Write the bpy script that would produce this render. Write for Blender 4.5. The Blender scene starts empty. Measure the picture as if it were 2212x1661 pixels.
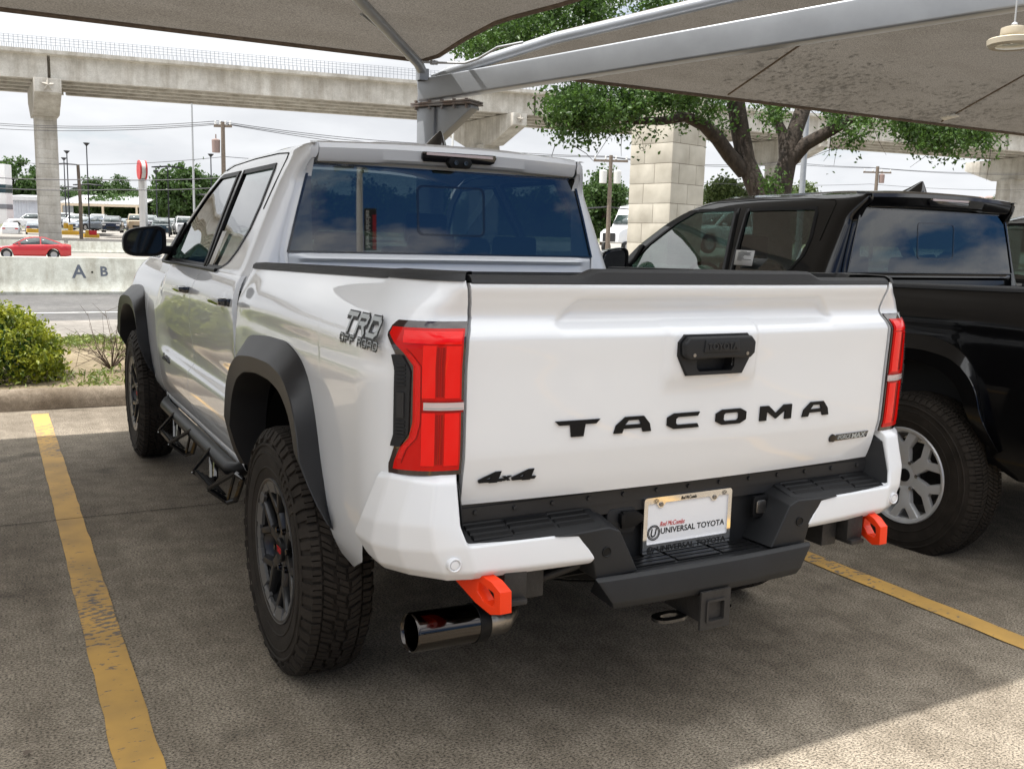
import bpy, bmesh, math, random
import numpy as np
from mathutils import Matrix, Vector
R_ = math.radians
SC = bpy.context.scene
COL = SC.collection
# ---------------------------------------------------------------- camera, sky, sun, exposure
CP = np.array((-1.7251, -2.0536, 1.3983)); YAW, PIT, ROL = (0.50201, -0.14879, 0.02625); FPX = 2059.91
def _rot(yaw, pitch, roll):
    cy, sy, cp, sp = math.cos(yaw), math.sin(yaw), math.cos(pitch), math.sin(pitch)
    f = np.array([sy*cp, cy*cp, sp]); r = np.array([cy, -sy, 0.]); u = np.cross(r, f)
    return np.array([math.cos(roll)*r+math.sin(roll)*u, -math.sin(roll)*r+math.cos(roll)*u, f])
CR = _rot(YAW, PIT, ROL)
cam = bpy.data.cameras.new('camera'); camo = bpy.data.objects.new('camera', cam); COL.objects.link(camo)
M = Matrix.Identity(4)
for i in range(3):
    M[i][0] = CR[0][i]; M[i][1] = CR[1][i]; M[i][2] = -CR[2][i]; M[i][3] = CP[i]
camo.matrix_world = M
cam.sensor_width = 36; cam.lens = FPX/2212*36; cam.clip_start = .05; cam.clip_end = 6000
SC.camera = camo
SUN_EL, SUN_AZ = 70.0, -74.0        # elevation, compass azimuth of the sun measured from +y towards +x
w = bpy.data.worlds.new('World'); SC.world = w; w.use_nodes = True
nt = w.node_tree; nt.nodes.clear()
def N(nt, t, **k):
    n = nt.nodes.new(t)
    for a, b in k.items():
        if a.startswith('i_'):
            n.inputs[int(a[2:]) if a[2:].isdigit() else a[2:].replace('_', ' ')].default_value = b
        else: setattr(n, a, b)
    return n
sky = N(nt, 'ShaderNodeTexSky'); sky.sky_type = 'NISHITA'; sky.sun_disc = False
sky.sun_elevation = R_(SUN_EL); sky.sun_rotation = R_(SUN_AZ); sky.air_density = 1.0; sky.dust_density = 1.2; sky.ozone_density = 2
tc = N(nt, 'ShaderNodeTexCoord')
mp = N(nt, 'ShaderNodeMapping'); mp.inputs['Scale'].default_value = (1.0, 1.0, 3.2)
nt.links.new(tc.outputs['Generated'], mp.inputs[0])
n1 = N(nt, 'ShaderNodeTexNoise'); n1.inputs['Scale'].default_value = 2.3; n1.inputs['Detail'].default_value = 9; n1.inputs['Roughness'].default_value = .58
nt.links.new(mp.outputs[0], n1.inputs['Vector'])
sep = N(nt, 'ShaderNodeSeparateXYZ'); nt.links.new(tc.outputs['Generated'], sep.inputs[0])
# the cloud sheet lies over the northern (+y) half of the sky and breaks up behind the camera
ad = N(nt, 'ShaderNodeMath', operation='MULTIPLY_ADD'); nt.links.new(sep.outputs['Y'], ad.inputs[0]); ad.inputs[1].default_value = .11; az_ = N(nt, 'ShaderNodeMath', operation='MULTIPLY_ADD'); az_.inputs[1].default_value = .22; nt.links.new(sep.outputs['Z'], az_.inputs[0]); nt.links.new(n1.outputs['Fac'], az_.inputs[2]); nt.links.new(az_.outputs[0], ad.inputs[2])
cr = N(nt, 'ShaderNodeValToRGB'); cr.color_ramp.elements[0].position = .43; cr.color_ramp.elements[1].position = .53
nt.links.new(ad.outputs[0], cr.inputs[0])
n2 = N(nt, 'ShaderNodeTexNoise'); n2.inputs['Scale'].default_value = 4.5; n2.inputs['Detail'].default_value = 6; nt.links.new(mp.outputs[0], n2.inputs['Vector'])
cc = N(nt, 'ShaderNodeValToRGB'); cc.color_ramp.elements[0].position = .3; cc.color_ramp.elements[1].position = .7
cc.color_ramp.elements[0].color = (7.4, 7.6, 7.95, 1); cc.color_ramp.elements[1].color = (11.2, 11.3, 11.4, 1)
nt.links.new(n2.outputs['Fac'], cc.inputs[0])
el = N(nt, 'ShaderNodeValToRGB'); el.color_ramp.elements[0].position = .16; el.color_ramp.elements[1].position = .62; el.color_ramp.elements[0].color = (.62, .625, .635, 1); el.color_ramp.elements[1].color = (1.6, 1.59, 1.56, 1)
nt.links.new(sep.outputs['Z'], el.inputs[0])
ce = N(nt, 'ShaderNodeMix', data_type='RGBA', blend_type='MULTIPLY'); ce.inputs[0].default_value = 1; nt.links.new(cc.outputs[0], ce.inputs[6]); nt.links.new(el.outputs[0], ce.inputs[7])
# clear northern blue behind the camera is deeper than towards the sun
nb = N(nt, 'ShaderNodeValToRGB'); nb.color_ramp.elements[0].position = .35; nb.color_ramp.elements[1].position = .60; nb.color_ramp.elements[0].color = (.17, .34, .62, 1); nb.color_ramp.elements[1].color = (1, 1, 1, 1)
ny = N(nt, 'ShaderNodeMath', operation='MULTIPLY_ADD'); ny.inputs[1].default_value = .5; ny.inputs[2].default_value = .5; nt.links.new(sep.outputs['Y'], ny.inputs[0]); nt.links.new(ny.outputs[0], nb.inputs[0])
sb = N(nt, 'ShaderNodeMix', data_type='RGBA', blend_type='MULTIPLY'); sb.inputs[0].default_value = 1; nt.links.new(sky.outputs[0], sb.inputs[6]); nt.links.new(nb.outputs[0], sb.inputs[7])
mx = N(nt, 'ShaderNodeMix', data_type='RGBA'); nt.links.new(cr.outputs[0], mx.inputs[0]); nt.links.new(sb.outputs[2], mx.inputs[6]); nt.links.new(ce.outputs[2], mx.inputs[7])
bg = N(nt, 'ShaderNodeBackground'); bg.inputs[1].default_value = .10; nt.links.new(mx.outputs[2], bg.inputs[0])
wo = N(nt, 'ShaderNodeOutputWorld'); nt.links.new(bg.outputs[0], wo.inputs[0])
sl = bpy.data.lights.new('sun', 'SUN'); sl.energy = 4.5; sl.angle = R_(.55); sl.color = (1, .965, .925)
so = bpy.data.objects.new('sun', sl); COL.objects.link(so)
sd = Vector((math.sin(R_(SUN_AZ))*math.cos(R_(SUN_EL)), math.cos(R_(SUN_AZ))*math.cos(R_(SUN_EL)), math.sin(R_(SUN_EL))))
so.rotation_euler = sd.to_track_quat('Z', 'Y').to_euler(); so.location = sd*50
SC.view_settings.view_transform = 'Standard'; SC.view_settings.look = 'None'; SC.view_settings.exposure = 0.60; SC.view_settings.gamma = 1
SC.render.resolution_x, SC.render.resolution_y = 1024, 768
SC.cycles.max_bounces = 8; SC.cycles.diffuse_bounces = 4; SC.cycles.glossy_bounces = 4; SC.cycles.transmission_bounces = 4; SC.cycles.sample_clamp_indirect = 8
# a point of the picture (2212 px wide) put on a real plane of the place
def at(px, py, ax, v):
    d = np.array([(px-1106)/FPX, -(py-830.5)/FPX, 1.]) @ CR; i = 'xyz'.index(ax); t = (v-CP[i])/d[i]
    return CP+t*d
def atd(px, py, depth):
    d = np.array([(px-1106)/FPX, -(py-830.5)/FPX, 1.]) @ CR
    return CP+depth*d
# ---------------------------------------------------------------- materials
MATS = {}
def mat(name, col=(.5, .5, .5), rough=.5, metal=0., spec=.5, coat=0., coatr=.03, bump=0., bscale=50., var=0., vscale=4., trans=0., ior=1.5, emit=None, es=0., aniso=None, subs=0, alpha=1., dots=None, vcol2=None, detail=5, streak=None):
    m = bpy.data.materials.new(name); m.use_nodes = True; MATS[name] = m
    nt = m.node_tree; b = nt.nodes['Principled BSDF']
    b.inputs['Base Color'].default_value = (*col, 1); b.inputs['Roughness'].default_value = rough; b.inputs['Metallic'].default_value = metal
    b.inputs['Specular IOR Level'].default_value = spec; b.inputs['Coat Weight'].default_value = coat; b.inputs['Coat Roughness'].default_value = coatr
    b.inputs['Transmission Weight'].default_value = trans; b.inputs['IOR'].default_value = ior; b.inputs['Alpha'].default_value = alpha
    if emit: b.inputs['Emission Color'].default_value = (*emit, 1); b.inputs['Emission Strength'].default_value = es
    tcn = N(nt, 'ShaderNodeTexCoord')
    if var > 0:
        n = N(nt, 'ShaderNodeTexNoise'); n.inputs['Scale'].default_value = vscale; n.inputs['Detail'].default_value = detail; n.inputs['Roughness'].default_value = .6
        if streak:
            mpn = N(nt, 'ShaderNodeMapping'); mpn.inputs['Scale'].default_value = streak; nt.links.new(tcn.outputs['Object'], mpn.inputs[0]); nt.links.new(mpn.outputs[0], n.inputs['Vector'])
        else: nt.links.new(tcn.outputs['Object'], n.inputs['Vector'])
        r = N(nt, 'ShaderNodeValToRGB'); r.color_ramp.elements[0].position = .3; r.color_ramp.elements[1].position = .7
        c0 = tuple(c*(1-var) for c in col) if vcol2 is None else vcol2
        r.color_ramp.elements[0].color = (*c0, 1); r.color_ramp.elements[1].color = (*[min(1, c*(1+var*.6)) for c in col], 1)
        nt.links.new(n.outputs['Fac'], r.inputs[0]); nt.links.new(r.outputs[0], b.inputs['Base Color'])
    if bump > 0:
        n = N(nt, 'ShaderNodeTexNoise'); n.inputs['Scale'].default_value = bscale; n.inputs['Detail'].default_value = 4
        nt.links.new(tcn.outputs['Object'], n.inputs['Vector'])
        bp = N(nt, 'ShaderNodeBump'); bp.inputs['Strength'].default_value = bump; bp.inputs['Distance'].default_value = .01
        nt.links.new(n.outputs['Fac'], bp.inputs['Height']); nt.links.new(bp.outputs[0], b.inputs['Normal'])
    return m
mat('white_paint', (.715, .728, .745), .28, 0, .5, 1., .02)
mat('white_plastic', (.70, .71, .725), .38, 0, .5, .5, .12)
mat('black_paint', (.0025, .0025, .003), .3, 0, .15, .8, .01)
mat('grey_paint', (.45, .46, .47), .3, .3, .5, 1., .02)
mat('black_plastic', (.012, .0125, .0138), .5, 0, .35, 0, bump=.12, bscale=700, var=.25, vscale=6)
mat('flare_plastic', (.017, .017, .0185), .42, 0, .4, 0, bump=.05, bscale=900, var=.2, vscale=5)
mat('satin_black', (.006, .006, .0065), .42, 0, .18)
mat('gloss_black', (.006, .006, .007), .1, 0, .5, 1., .01)
mat('deep_black', (.004, .004, .004), .9, 0, .1)
mat('rail_plastic', (.024, .0245, .026), .55, 0, .35, 0, bump=.25, bscale=900)
mat('rubber', (.026, .0215, .0175), .8, 0, .18, 0, bump=.15, bscale=260, var=.35, vscale=14)
mat('rubber_dark', (.006, .006, .006), .8, 0, .2)
mat('red_lens', (.80, .004, .002), .18, 0, .12, .55, .01)
mat('red_lens_dark', (.28, .001, .001), .3, 0, .12, .35, .01)
mat('red_lens_mid', (.52, .003, .0015), .3, 0, .12, .35, .01); mat('red_reflector', (.72, .006, .003), .3, 0, .2, .35, .02, bump=.6, bscale=420)
mat('lens_frame', (.02, .008, .008), .12, 0, .5, 1., .01)
mat('clear_lens', (.60, .48, .47), .2, .0, .6, 1., .01, bump=.5, bscale=500)
mat('wheel_dark', (.016, .016, .017), .38, .4, .5, .3, .1)
mat('wheel_machined', (.17, .17, .17), .35, .6, .5)
mat('wheel_silver', (.56, .56, .56), .35, .35, .5, .4, .08)
mat('steel', (.33, .31, .29), .3, 1., .5, 0, bump=.15, bscale=60, var=.3, vscale=20)
mat('chrome', (.75, .75, .76), .08, 1.)
mat('dark_chrome', (.055, .050, .047), .10, 1., .3, .25, .02)
mat('frame_metal', (.035, .033, .032), .5, .3, .4, 0, bump=.2, bscale=90, var=.3, vscale=12)
mat('hook_red', (.80, .045, .008), .35, 0, .2, .2, .1)
mat('plate_white', (.80, .80, .81), .35)
mat('ink_black', (.01, .01, .01), .5)
mat('ink_red', (.55, .01, .012), .5)
mat('decal_silver', (.35, .37, .37), .3, .2)
mat('label_paper', (.75, .75, .73), .5)
mat('mirror_glass', (.012, .013, .014), .05, 0, .5)
def glass_mat(name, tint, op, wob=.12):
    m = bpy.data.materials.new(name); m.use_nodes = True; nt = m.node_tree; nt.nodes.clear(); MATS[name] = m
    o = N(nt, 'ShaderNodeOutputMaterial'); mx = N(nt, 'ShaderNodeMixShader'); t = N(nt, 'ShaderNodeBsdfTransparent'); t.inputs[0].default_value = (*tint, 1)
    g = N(nt, 'ShaderNodeBsdfGlossy'); g.inputs[0].default_value = (1, 1, 1, 1); g.inputs[1].default_value = .015
    lw = N(nt, 'ShaderNodeLayerWeight'); lw.inputs[0].default_value = .5; pw = N(nt, 'ShaderNodeMath', operation='POWER'); pw.inputs[1].default_value = 4; nt.links.new(lw.outputs['Facing'], pw.inputs[0])
    f = N(nt, 'ShaderNodeMath', operation='MULTIPLY_ADD'); f.inputs[1].default_value = 1-op; f.inputs[2].default_value = op; nt.links.new(pw.outputs[0], f.inputs[0])
    tcn = N(nt, 'ShaderNodeTexCoord'); n = N(nt, 'ShaderNodeTexNoise'); n.inputs['Scale'].default_value = 2.2; n.inputs['Detail'].default_value = 1; nt.links.new(tcn.outputs['Object'], n.inputs['Vector'])
    bp = N(nt, 'ShaderNodeBump'); bp.inputs['Strength'].default_value = wob; bp.inputs['Distance'].default_value = .02; nt.links.new(n.outputs['Fac'], bp.inputs['Height']); nt.links.new(bp.outputs[0], g.inputs['Normal'])
    nt.links.new(f.outputs[0], mx.inputs[0]); nt.links.new(t.outputs[0], mx.inputs[1]); nt.links.new(g.outputs[0], mx.inputs[2]); nt.links.new(mx.outputs[0], o.inputs[0])
glass_mat('tinted_glass', (.22, .30, .28), .15)
glass_mat('rear_glass', (.13, .16, .16), .12, .04)
# ---------------------------------------------------------------- mesh helpers
def sm(a, b, x):
    t = np.clip((np.asarray(x, float)-a)/(b-a), 0, 1); return t*t*(3-2*t)
def itp(x, pts):
    xs = [p[0] for p in pts]; ys = [p[1] for p in pts]; return np.interp(x, xs, ys)
def citp(x, pts):
    "monotone-ish cubic interpolation"
    xs = np.array([p[0] for p in pts], float); ys = np.array([p[1] for p in pts], float); x = np.clip(np.asarray(x, float), xs[0], xs[-1])
    d = np.diff(ys)/np.diff(xs); m = np.zeros(len(xs)); m[1:-1] = np.where(d[:-1]*d[1:] > 0, 2*d[:-1]*d[1:]/(d[:-1]+d[1:]+1e-12*np.sign(d[:-1]+d[1:]+1e-30)), 0); m[0] = d[0]; m[-1] = d[-1]
    i = np.clip(np.searchsorted(xs, x)-1, 0, len(xs)-2); h = xs[i+1]-xs[i]; t = (x-xs[i])/h
    return (2*t**3-3*t**2+1)*ys[i]+(t**3-2*t**2+t)*h*m[i]+(-2*t**3+3*t**2)*ys[i+1]+(t**3-t**2)*h*m[i+1]
def newobj(name, me, parent=None):
    o = bpy.data.objects.new(name, me); COL.objects.link(o)
    if parent is not None: o.parent = parent
    return o
def mesh(name, V, F, m, parent=None, smooth=None, bevel=0, seg=2, solid=0, mi=None, bang=30):
    me = bpy.data.meshes.new(name); me.from_pydata([tuple(map(float, v)) for v in V], [], [tuple(f) for f in F])
    ms = m if isinstance(m, (list, tuple)) else [m]
    for q in ms: me.materials.append(MATS[q])
    if mi is not None: me.polygons.foreach_set('material_index', mi)
    bm = bmesh.new(); bm.from_mesh(me); bmesh.ops.remove_doubles(bm, verts=bm.verts, dist=1e-5); bmesh.ops.recalc_face_normals(bm, faces=bm.faces)
    if bevel:
        ed = [e for e in bm.edges if len(e.link_faces) == 2 and e.calc_face_angle(0) > R_(bang)]
        if ed: bmesh.ops.bevel(bm, geom=ed, offset=bevel, segments=seg, affect='EDGES', profile=.6, clamp_overlap=True)
    bm.to_mesh(me); bm.free()
    if smooth is not False:
        for p in me.polygons: p.use_smooth = True
        me.set_sharp_from_angle(angle=R_(smooth or 40))
    me.update()
    o = newobj(name, me, parent)
    if solid:
        s = o.modifiers.new('solid', 'SOLIDIFY'); s.thickness = solid; s.offset = -1
    return o
class MB:
    def __init__(s): s.V = []; s.F = []; s.I = []; s.mi = 0
    def add(s, V, F):
        n = len(s.V); s.V += [tuple(v) for v in V]; s.F += [tuple(i+n for i in f) for f in F]; s.I += [s.mi]*len(F); return s
    def box(s, x0, x1, y0, y1, z0, z1, T=None):
        V = [(x, y, z) for x in (x0, x1) for y in (y0, y1) for z in (z0, z1)]
        if T is not None: V = [tuple(T @ Vector(v)) for v in V]
        return s.add(V, [(0, 1, 3, 2), (4, 6, 7, 5), (0, 4, 5, 1), (2, 3, 7, 6), (0, 2, 6, 4), (1, 5, 7, 3)])
    def prism(s, P, fn, d0, d1):
        "polygon P of (u,v), fn(u,v,w)->xyz"
        n = len(P); V = [fn(u, v, d0) for u, v in P]+[fn(u, v, d1) for u, v in P]
        return s.add(V, [tuple(range(n))[::-1], tuple(range(n, 2*n))]+[(i, (i+1) % n, n+(i+1) % n, n+i) for i in range(n)])
    def grid(s, P, close=False, closev=False):
        P = np.asarray(P, float); a, b = P.shape[:2]; F = []
        for i in range(a-(0 if closev else 1)):
            for j in range(b-(0 if close else 1)):
                F.append((i*b+j, i*b+(j+1) % b, ((i+1) % a)*b+(j+1) % b, ((i+1) % a)*b+j))
        return s.add(P.reshape(-1, 3), F)
    def tube(s, pts, r, n=10, caps=True):
        pts = [Vector(p) for p in pts]; rs = r if isinstance(r, (list, tuple)) else [r]*len(pts); rows = []; up = None
        for i, p in enumerate(pts):
            t = (pts[min(i+1, len(pts)-1)]-pts[max(i-1, 0)]).normalized()
            if up is None:
                up = Vector((0, 0, 1)) if abs(t.z) < .9 else Vector((1, 0, 0))
            a = t.cross(up)
            if a.length < 1e-6: a = t.orthogonal()
            a.normalize(); b = a.cross(t).normalized(); up = b
            rows.append([p+rs[i]*(math.cos(k*2*math.pi/n)*a+math.sin(k*2*math.pi/n)*b) for k in range(n)])
        n0 = len(s.V); s.grid([[tuple(v) for v in r_] for r_ in rows], close=True)
        if caps: s.add([tuple(v) for v in rows[0]], [tuple(range(n))]); s.add([tuple(v) for v in rows[-1]], [tuple(range(n))])
        return s
    def lathe(s, prof, c, ax='x', n=48):
        "prof: list of (axial, radius)"
        rows = []
        for a, r in prof:
            row = []
            for k in range(n):
                t = 2*math.pi*k/n; q = (r*math.cos(t), r*math.sin(t))
                v = {'x': (a, q[0], q[1]), 'y': (q[0], a, q[1]), 'z': (q[0], q[1], a)}[ax]
                row.append((v[0]+c[0], v[1]+c[1], v[2]+c[2]))
            rows.append(row)
        return s.grid(rows, close=True)
    def build(s, name, m, parent=None, **k):
        return mesh(name, s.V, s.F, m, parent, mi=s.I if isinstance(m, (list, tuple)) else None, **k)
def empty(name, loc=(0, 0, 0), rz=0):
    o = bpy.data.objects.new(name, None); COL.objects.link(o); o.location = loc; o.rotation_euler = (0, 0, rz); o.empty_display_size = .2; return o
def tag(o, label=None, cat=None, group=None, kind=None):
    if label: o['label'] = label
    if cat: o['category'] = cat
    if group: o['group'] = group
    if kind: o['kind'] = kind
    return o
def copy_tree(o, parent=None, swap=None):
    c = o.copy(); COL.objects.link(c); c.parent = parent
    for ch in list(o.children): copy_tree(ch, c)
    return c
def text(name, s, size, m, parent, fn, depth=.002, w=None, shear=0, bold=0, align='LEFT'):
    "Blender's built-in font turned into a mesh; fn(u,v,w)->xyz; w = wanted width"
    cu = bpy.data.curves.new('t', 'FONT'); cu.body = s; cu.size = size; cu.extrude = depth/2; cu.shear = shear; cu.offset = bold; cu.align_x = align; cu.resolution_u = 3
    to = bpy.data.objects.new('t', cu); COL.objects.link(to); dg = bpy.context.evaluated_depsgraph_get(); dg.update()
    me = bpy.data.meshes.new_from_object(to.evaluated_get(dg)); bpy.data.objects.remove(to); bpy.data.curves.remove(cu)
    V = np.array([v.co[:] for v in me.vertices]); F = [tuple(p.vertices) for p in me.polygons]; bpy.data.meshes.remove(me)
    k = 1.
    if w: k = w/(V[:, 0].max()-V[:, 0].min())
    x0 = V[:, 0].min() if align == 'LEFT' else 0
    return mesh(name, [fn((v[0]-x0)*k, v[1], v[2]+depth/2) for v in V], F, m, parent, smooth=False)
# ---------------------------------------------------------------- pickup truck
BZ = [(.40, .80), (.48, .86), (.56, .893), (.66, .908), (.80, .917), (.95, .922), (1.05, .924), (1.13, .918), (1.19, .898), (1.235, .872), (1.27, .848), (1.31, .828)]
DZ = [(.38, .80), (.44, .835), (.50, .868), (.56, .893), (.60, .908), (.66, .918), (.74, .920), (.765, .905), (.79, .888), (.83, .888), (.90, .902), (1.0, .914), (1.10, .918), (1.17, .906), (1.22, .885), (1.245, .868), (1.30, .845)]
FZ = [(.40, .80), (.56, .893), (.66, .908), (.80, .918), (.95, .922), (1.02, .915), (1.09, .895), (1.16, .862), (1.21, .82), (1.24, .78)]
def hx(y, z):
    y = np.asarray(y, float); z = np.asarray(z, float)
    b = citp(z, BZ); d = citp(z, DZ); f = citp(z, FZ)
    b = b+.016*np.exp(-((y-.80)/.5)**2-((z-1.18)/.10)**2)-.012*sm(1.3, 1.6, y)*sm(.95, 1.1, z)*(1-sm(1.2, 1.3, z))
    b = b-.006*np.exp(-((z-1.10)/.03)**2)*np.exp(-((y-.9)/.8)**2)
    wd = sm(1.55, 1.72, y); wf = sm(3.25, 3.62, y)
    s = b*(1-wd)+wd*(d*(1-wf)+f*wf)
    s = s-.14*sm(4.55, 5.2, y)**1.5
    return s
def tg_edge(z): return itp(z, [(.74, .722), (.80, .726), (1.10, .728), (1.165, .726), (1.212, .708), (1.25, .712), (1.30, .722)])
TGP = [(.745, .028), (.79, .014), (.855, .0), (.87, -.003), (1.08, -.010), (1.16, -.014), (1.178, -.008), (1.205, .012), (1.218, .016), (1.255, .006), (1.288, -.003), (1.297, .0)]
TGC = [(.745, .028), (.79, .014), (.855, .0), (.87, -.003), (1.08, -.010), (1.16, -.014), (1.178, -.006), (1.203, .024), (1.225, .030), (1.252, .018), (1.264, .002), (1.288, -.004), (1.297, .0)]
def tgy(x, z):
    x = np.asarray(x, float); z = np.asarray(z, float)
    zz = np.clip(z, .745, 1.297); e = citp(zz, TGP); c = citp(zz, TGC)
    k = 1-sm(.40+np.clip(1.262-z, 0, .06)*1.0, .43+np.clip(1.262-z, 0, .06)*1.0, np.abs(x))
    hb = (1-sm(.145+(1.19-z)*.0, .17, np.abs(x)))*sm(1.02, 1.05, z)*(1-sm(1.185, 1.205, z))
    return e*(1-k)+c*k-.012*hb-.030*(1-(x/.72)**2)
def yback(z): return tgy(.72, np.clip(z, .80, 1.297))
def corner(z, t):
    "t 0..1 from inner rear edge (0) round the corner to the side at y=.17 (1)"
    z = np.asarray(z, float); t = np.asarray(t, float)
    xi = tg_edge(z)+.008; yr = yback(z)*(1-sm(.0, .5, t)); hs = hx(YC0, z); n = 2.3-.5*sm(1.24, 1.30, z)
    a = t*math.pi/2
    # superellipse: a=0 -> inner
    sx = np.sin(a)**(2/n); cy = np.cos(a)**(2/n)
    return xi+(hs-xi)*sx, YC0-(YC0-yr)*cy
def corner_u(z, u):
    "point at arc length u (m) from the inner rear edge"
    tt = np.linspace(0, 1, 160); x, y = corner(np.full(160, z), tt); L = np.concatenate([[0], np.cumsum(np.hypot(np.diff(x), np.diff(y)))])
    if u <= L[-1]: return float(np.interp(u, L, x)), float(np.interp(u, L, y))
    yy = YC0+(u-L[-1]); return float(hx(yy, z)), yy
def ztop(y): return 1.303-.019*np.asarray(y, float)
ARCH_OUT = [(-.43, .57), (-.385, .74), (-.35, .88), (-.30, .985), (-.22, 1.045), (-.08, 1.075), (.15, 1.07), (.40, 1.05), (.52, 1.0), (.60, .90), (.655, .74), (.68, .545)]
ARCH_CR = [(-.475, .60), (-.40, .74), (-.37, .855), (-.31, .935), (-.22, .99), (-.07, 1.010), (.15, 1.005), (.36, .985), (.47, .94), (.55, .865), (.59, .73), (.615, .54)]
ARCH_IN = [(-.375, .63), (-.32, .74), (-.285, .83), (-.24, .885), (-.15, .932), (-.03, .950), (.15, .950), (.32, .930), (.43, .89), (.505, .82), (.55, .70), (.575, .54)]
def arch_low(y, yc):
    "underside of the body over a wheel, mid-way under the flare"
    d = np.asarray(y, float)-yc
    mid = [((a[0]*.45+b[0]*.55), (a[1]*.45+b[1]*.55)) for a, b in zip(ARCH_OUT, ARCH_IN)]
    return np.interp(d, [p[0] for p in mid], [p[1] for p in mid], left=-1, right=-1)
YC0 = .24
YW, WB, XT = .93, 3.33, -.868   # arch centre, arch spacing, tyre centre
def patch(surf, zl, lo, hi, nu, off=0.0, thick=.006):
    "closed slab over surf(u,z)->(x,y), z rows, between lo(z) and hi(z)"
    G = []
    for z in zl:
        a, b = lo(z), hi(z); row = []
        for k in range(nu+1):
            u = a+(b-a)*k/nu; e = 1e-3; p = np.array(surf(u, z)); q = np.array(surf(u+e, z)); t = q-p; t /= (np.linalg.norm(t)+1e-12)
            nrm = np.array([t[1], -t[0]]); row.append((p[0]+nrm[0]*off, p[1]+nrm[1]*off, z, nrm[0], nrm[1]))
        G.append(row)
    G = np.array(G); top = G[..., :3].copy(); bot = top.copy(); bot[..., 0] -= G[..., 3]*thick; bot[..., 1] -= G[..., 4]*thick
    a, b = top.shape[:2]; mbb = MB(); mbb.grid(top); mbb.grid(bot)
    for (r0, r1) in ((top[0], bot[0]), (top[-1], bot[-1]), (top[:, 0], bot[:, 0]), (top[:, -1], bot[:, -1])): mbb.grid([r0, r1])
    return mbb
def both(fn):
    for s in (-1, 1): fn(s)
def sx(P, s):
    P = np.array(P, float); P[..., 0] *= s; return P
def mirror(mb_, s):
    if s < 0: mb_.V = [(-v[0], v[1], v[2]) for v in mb_.V]
    return mb_
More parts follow.
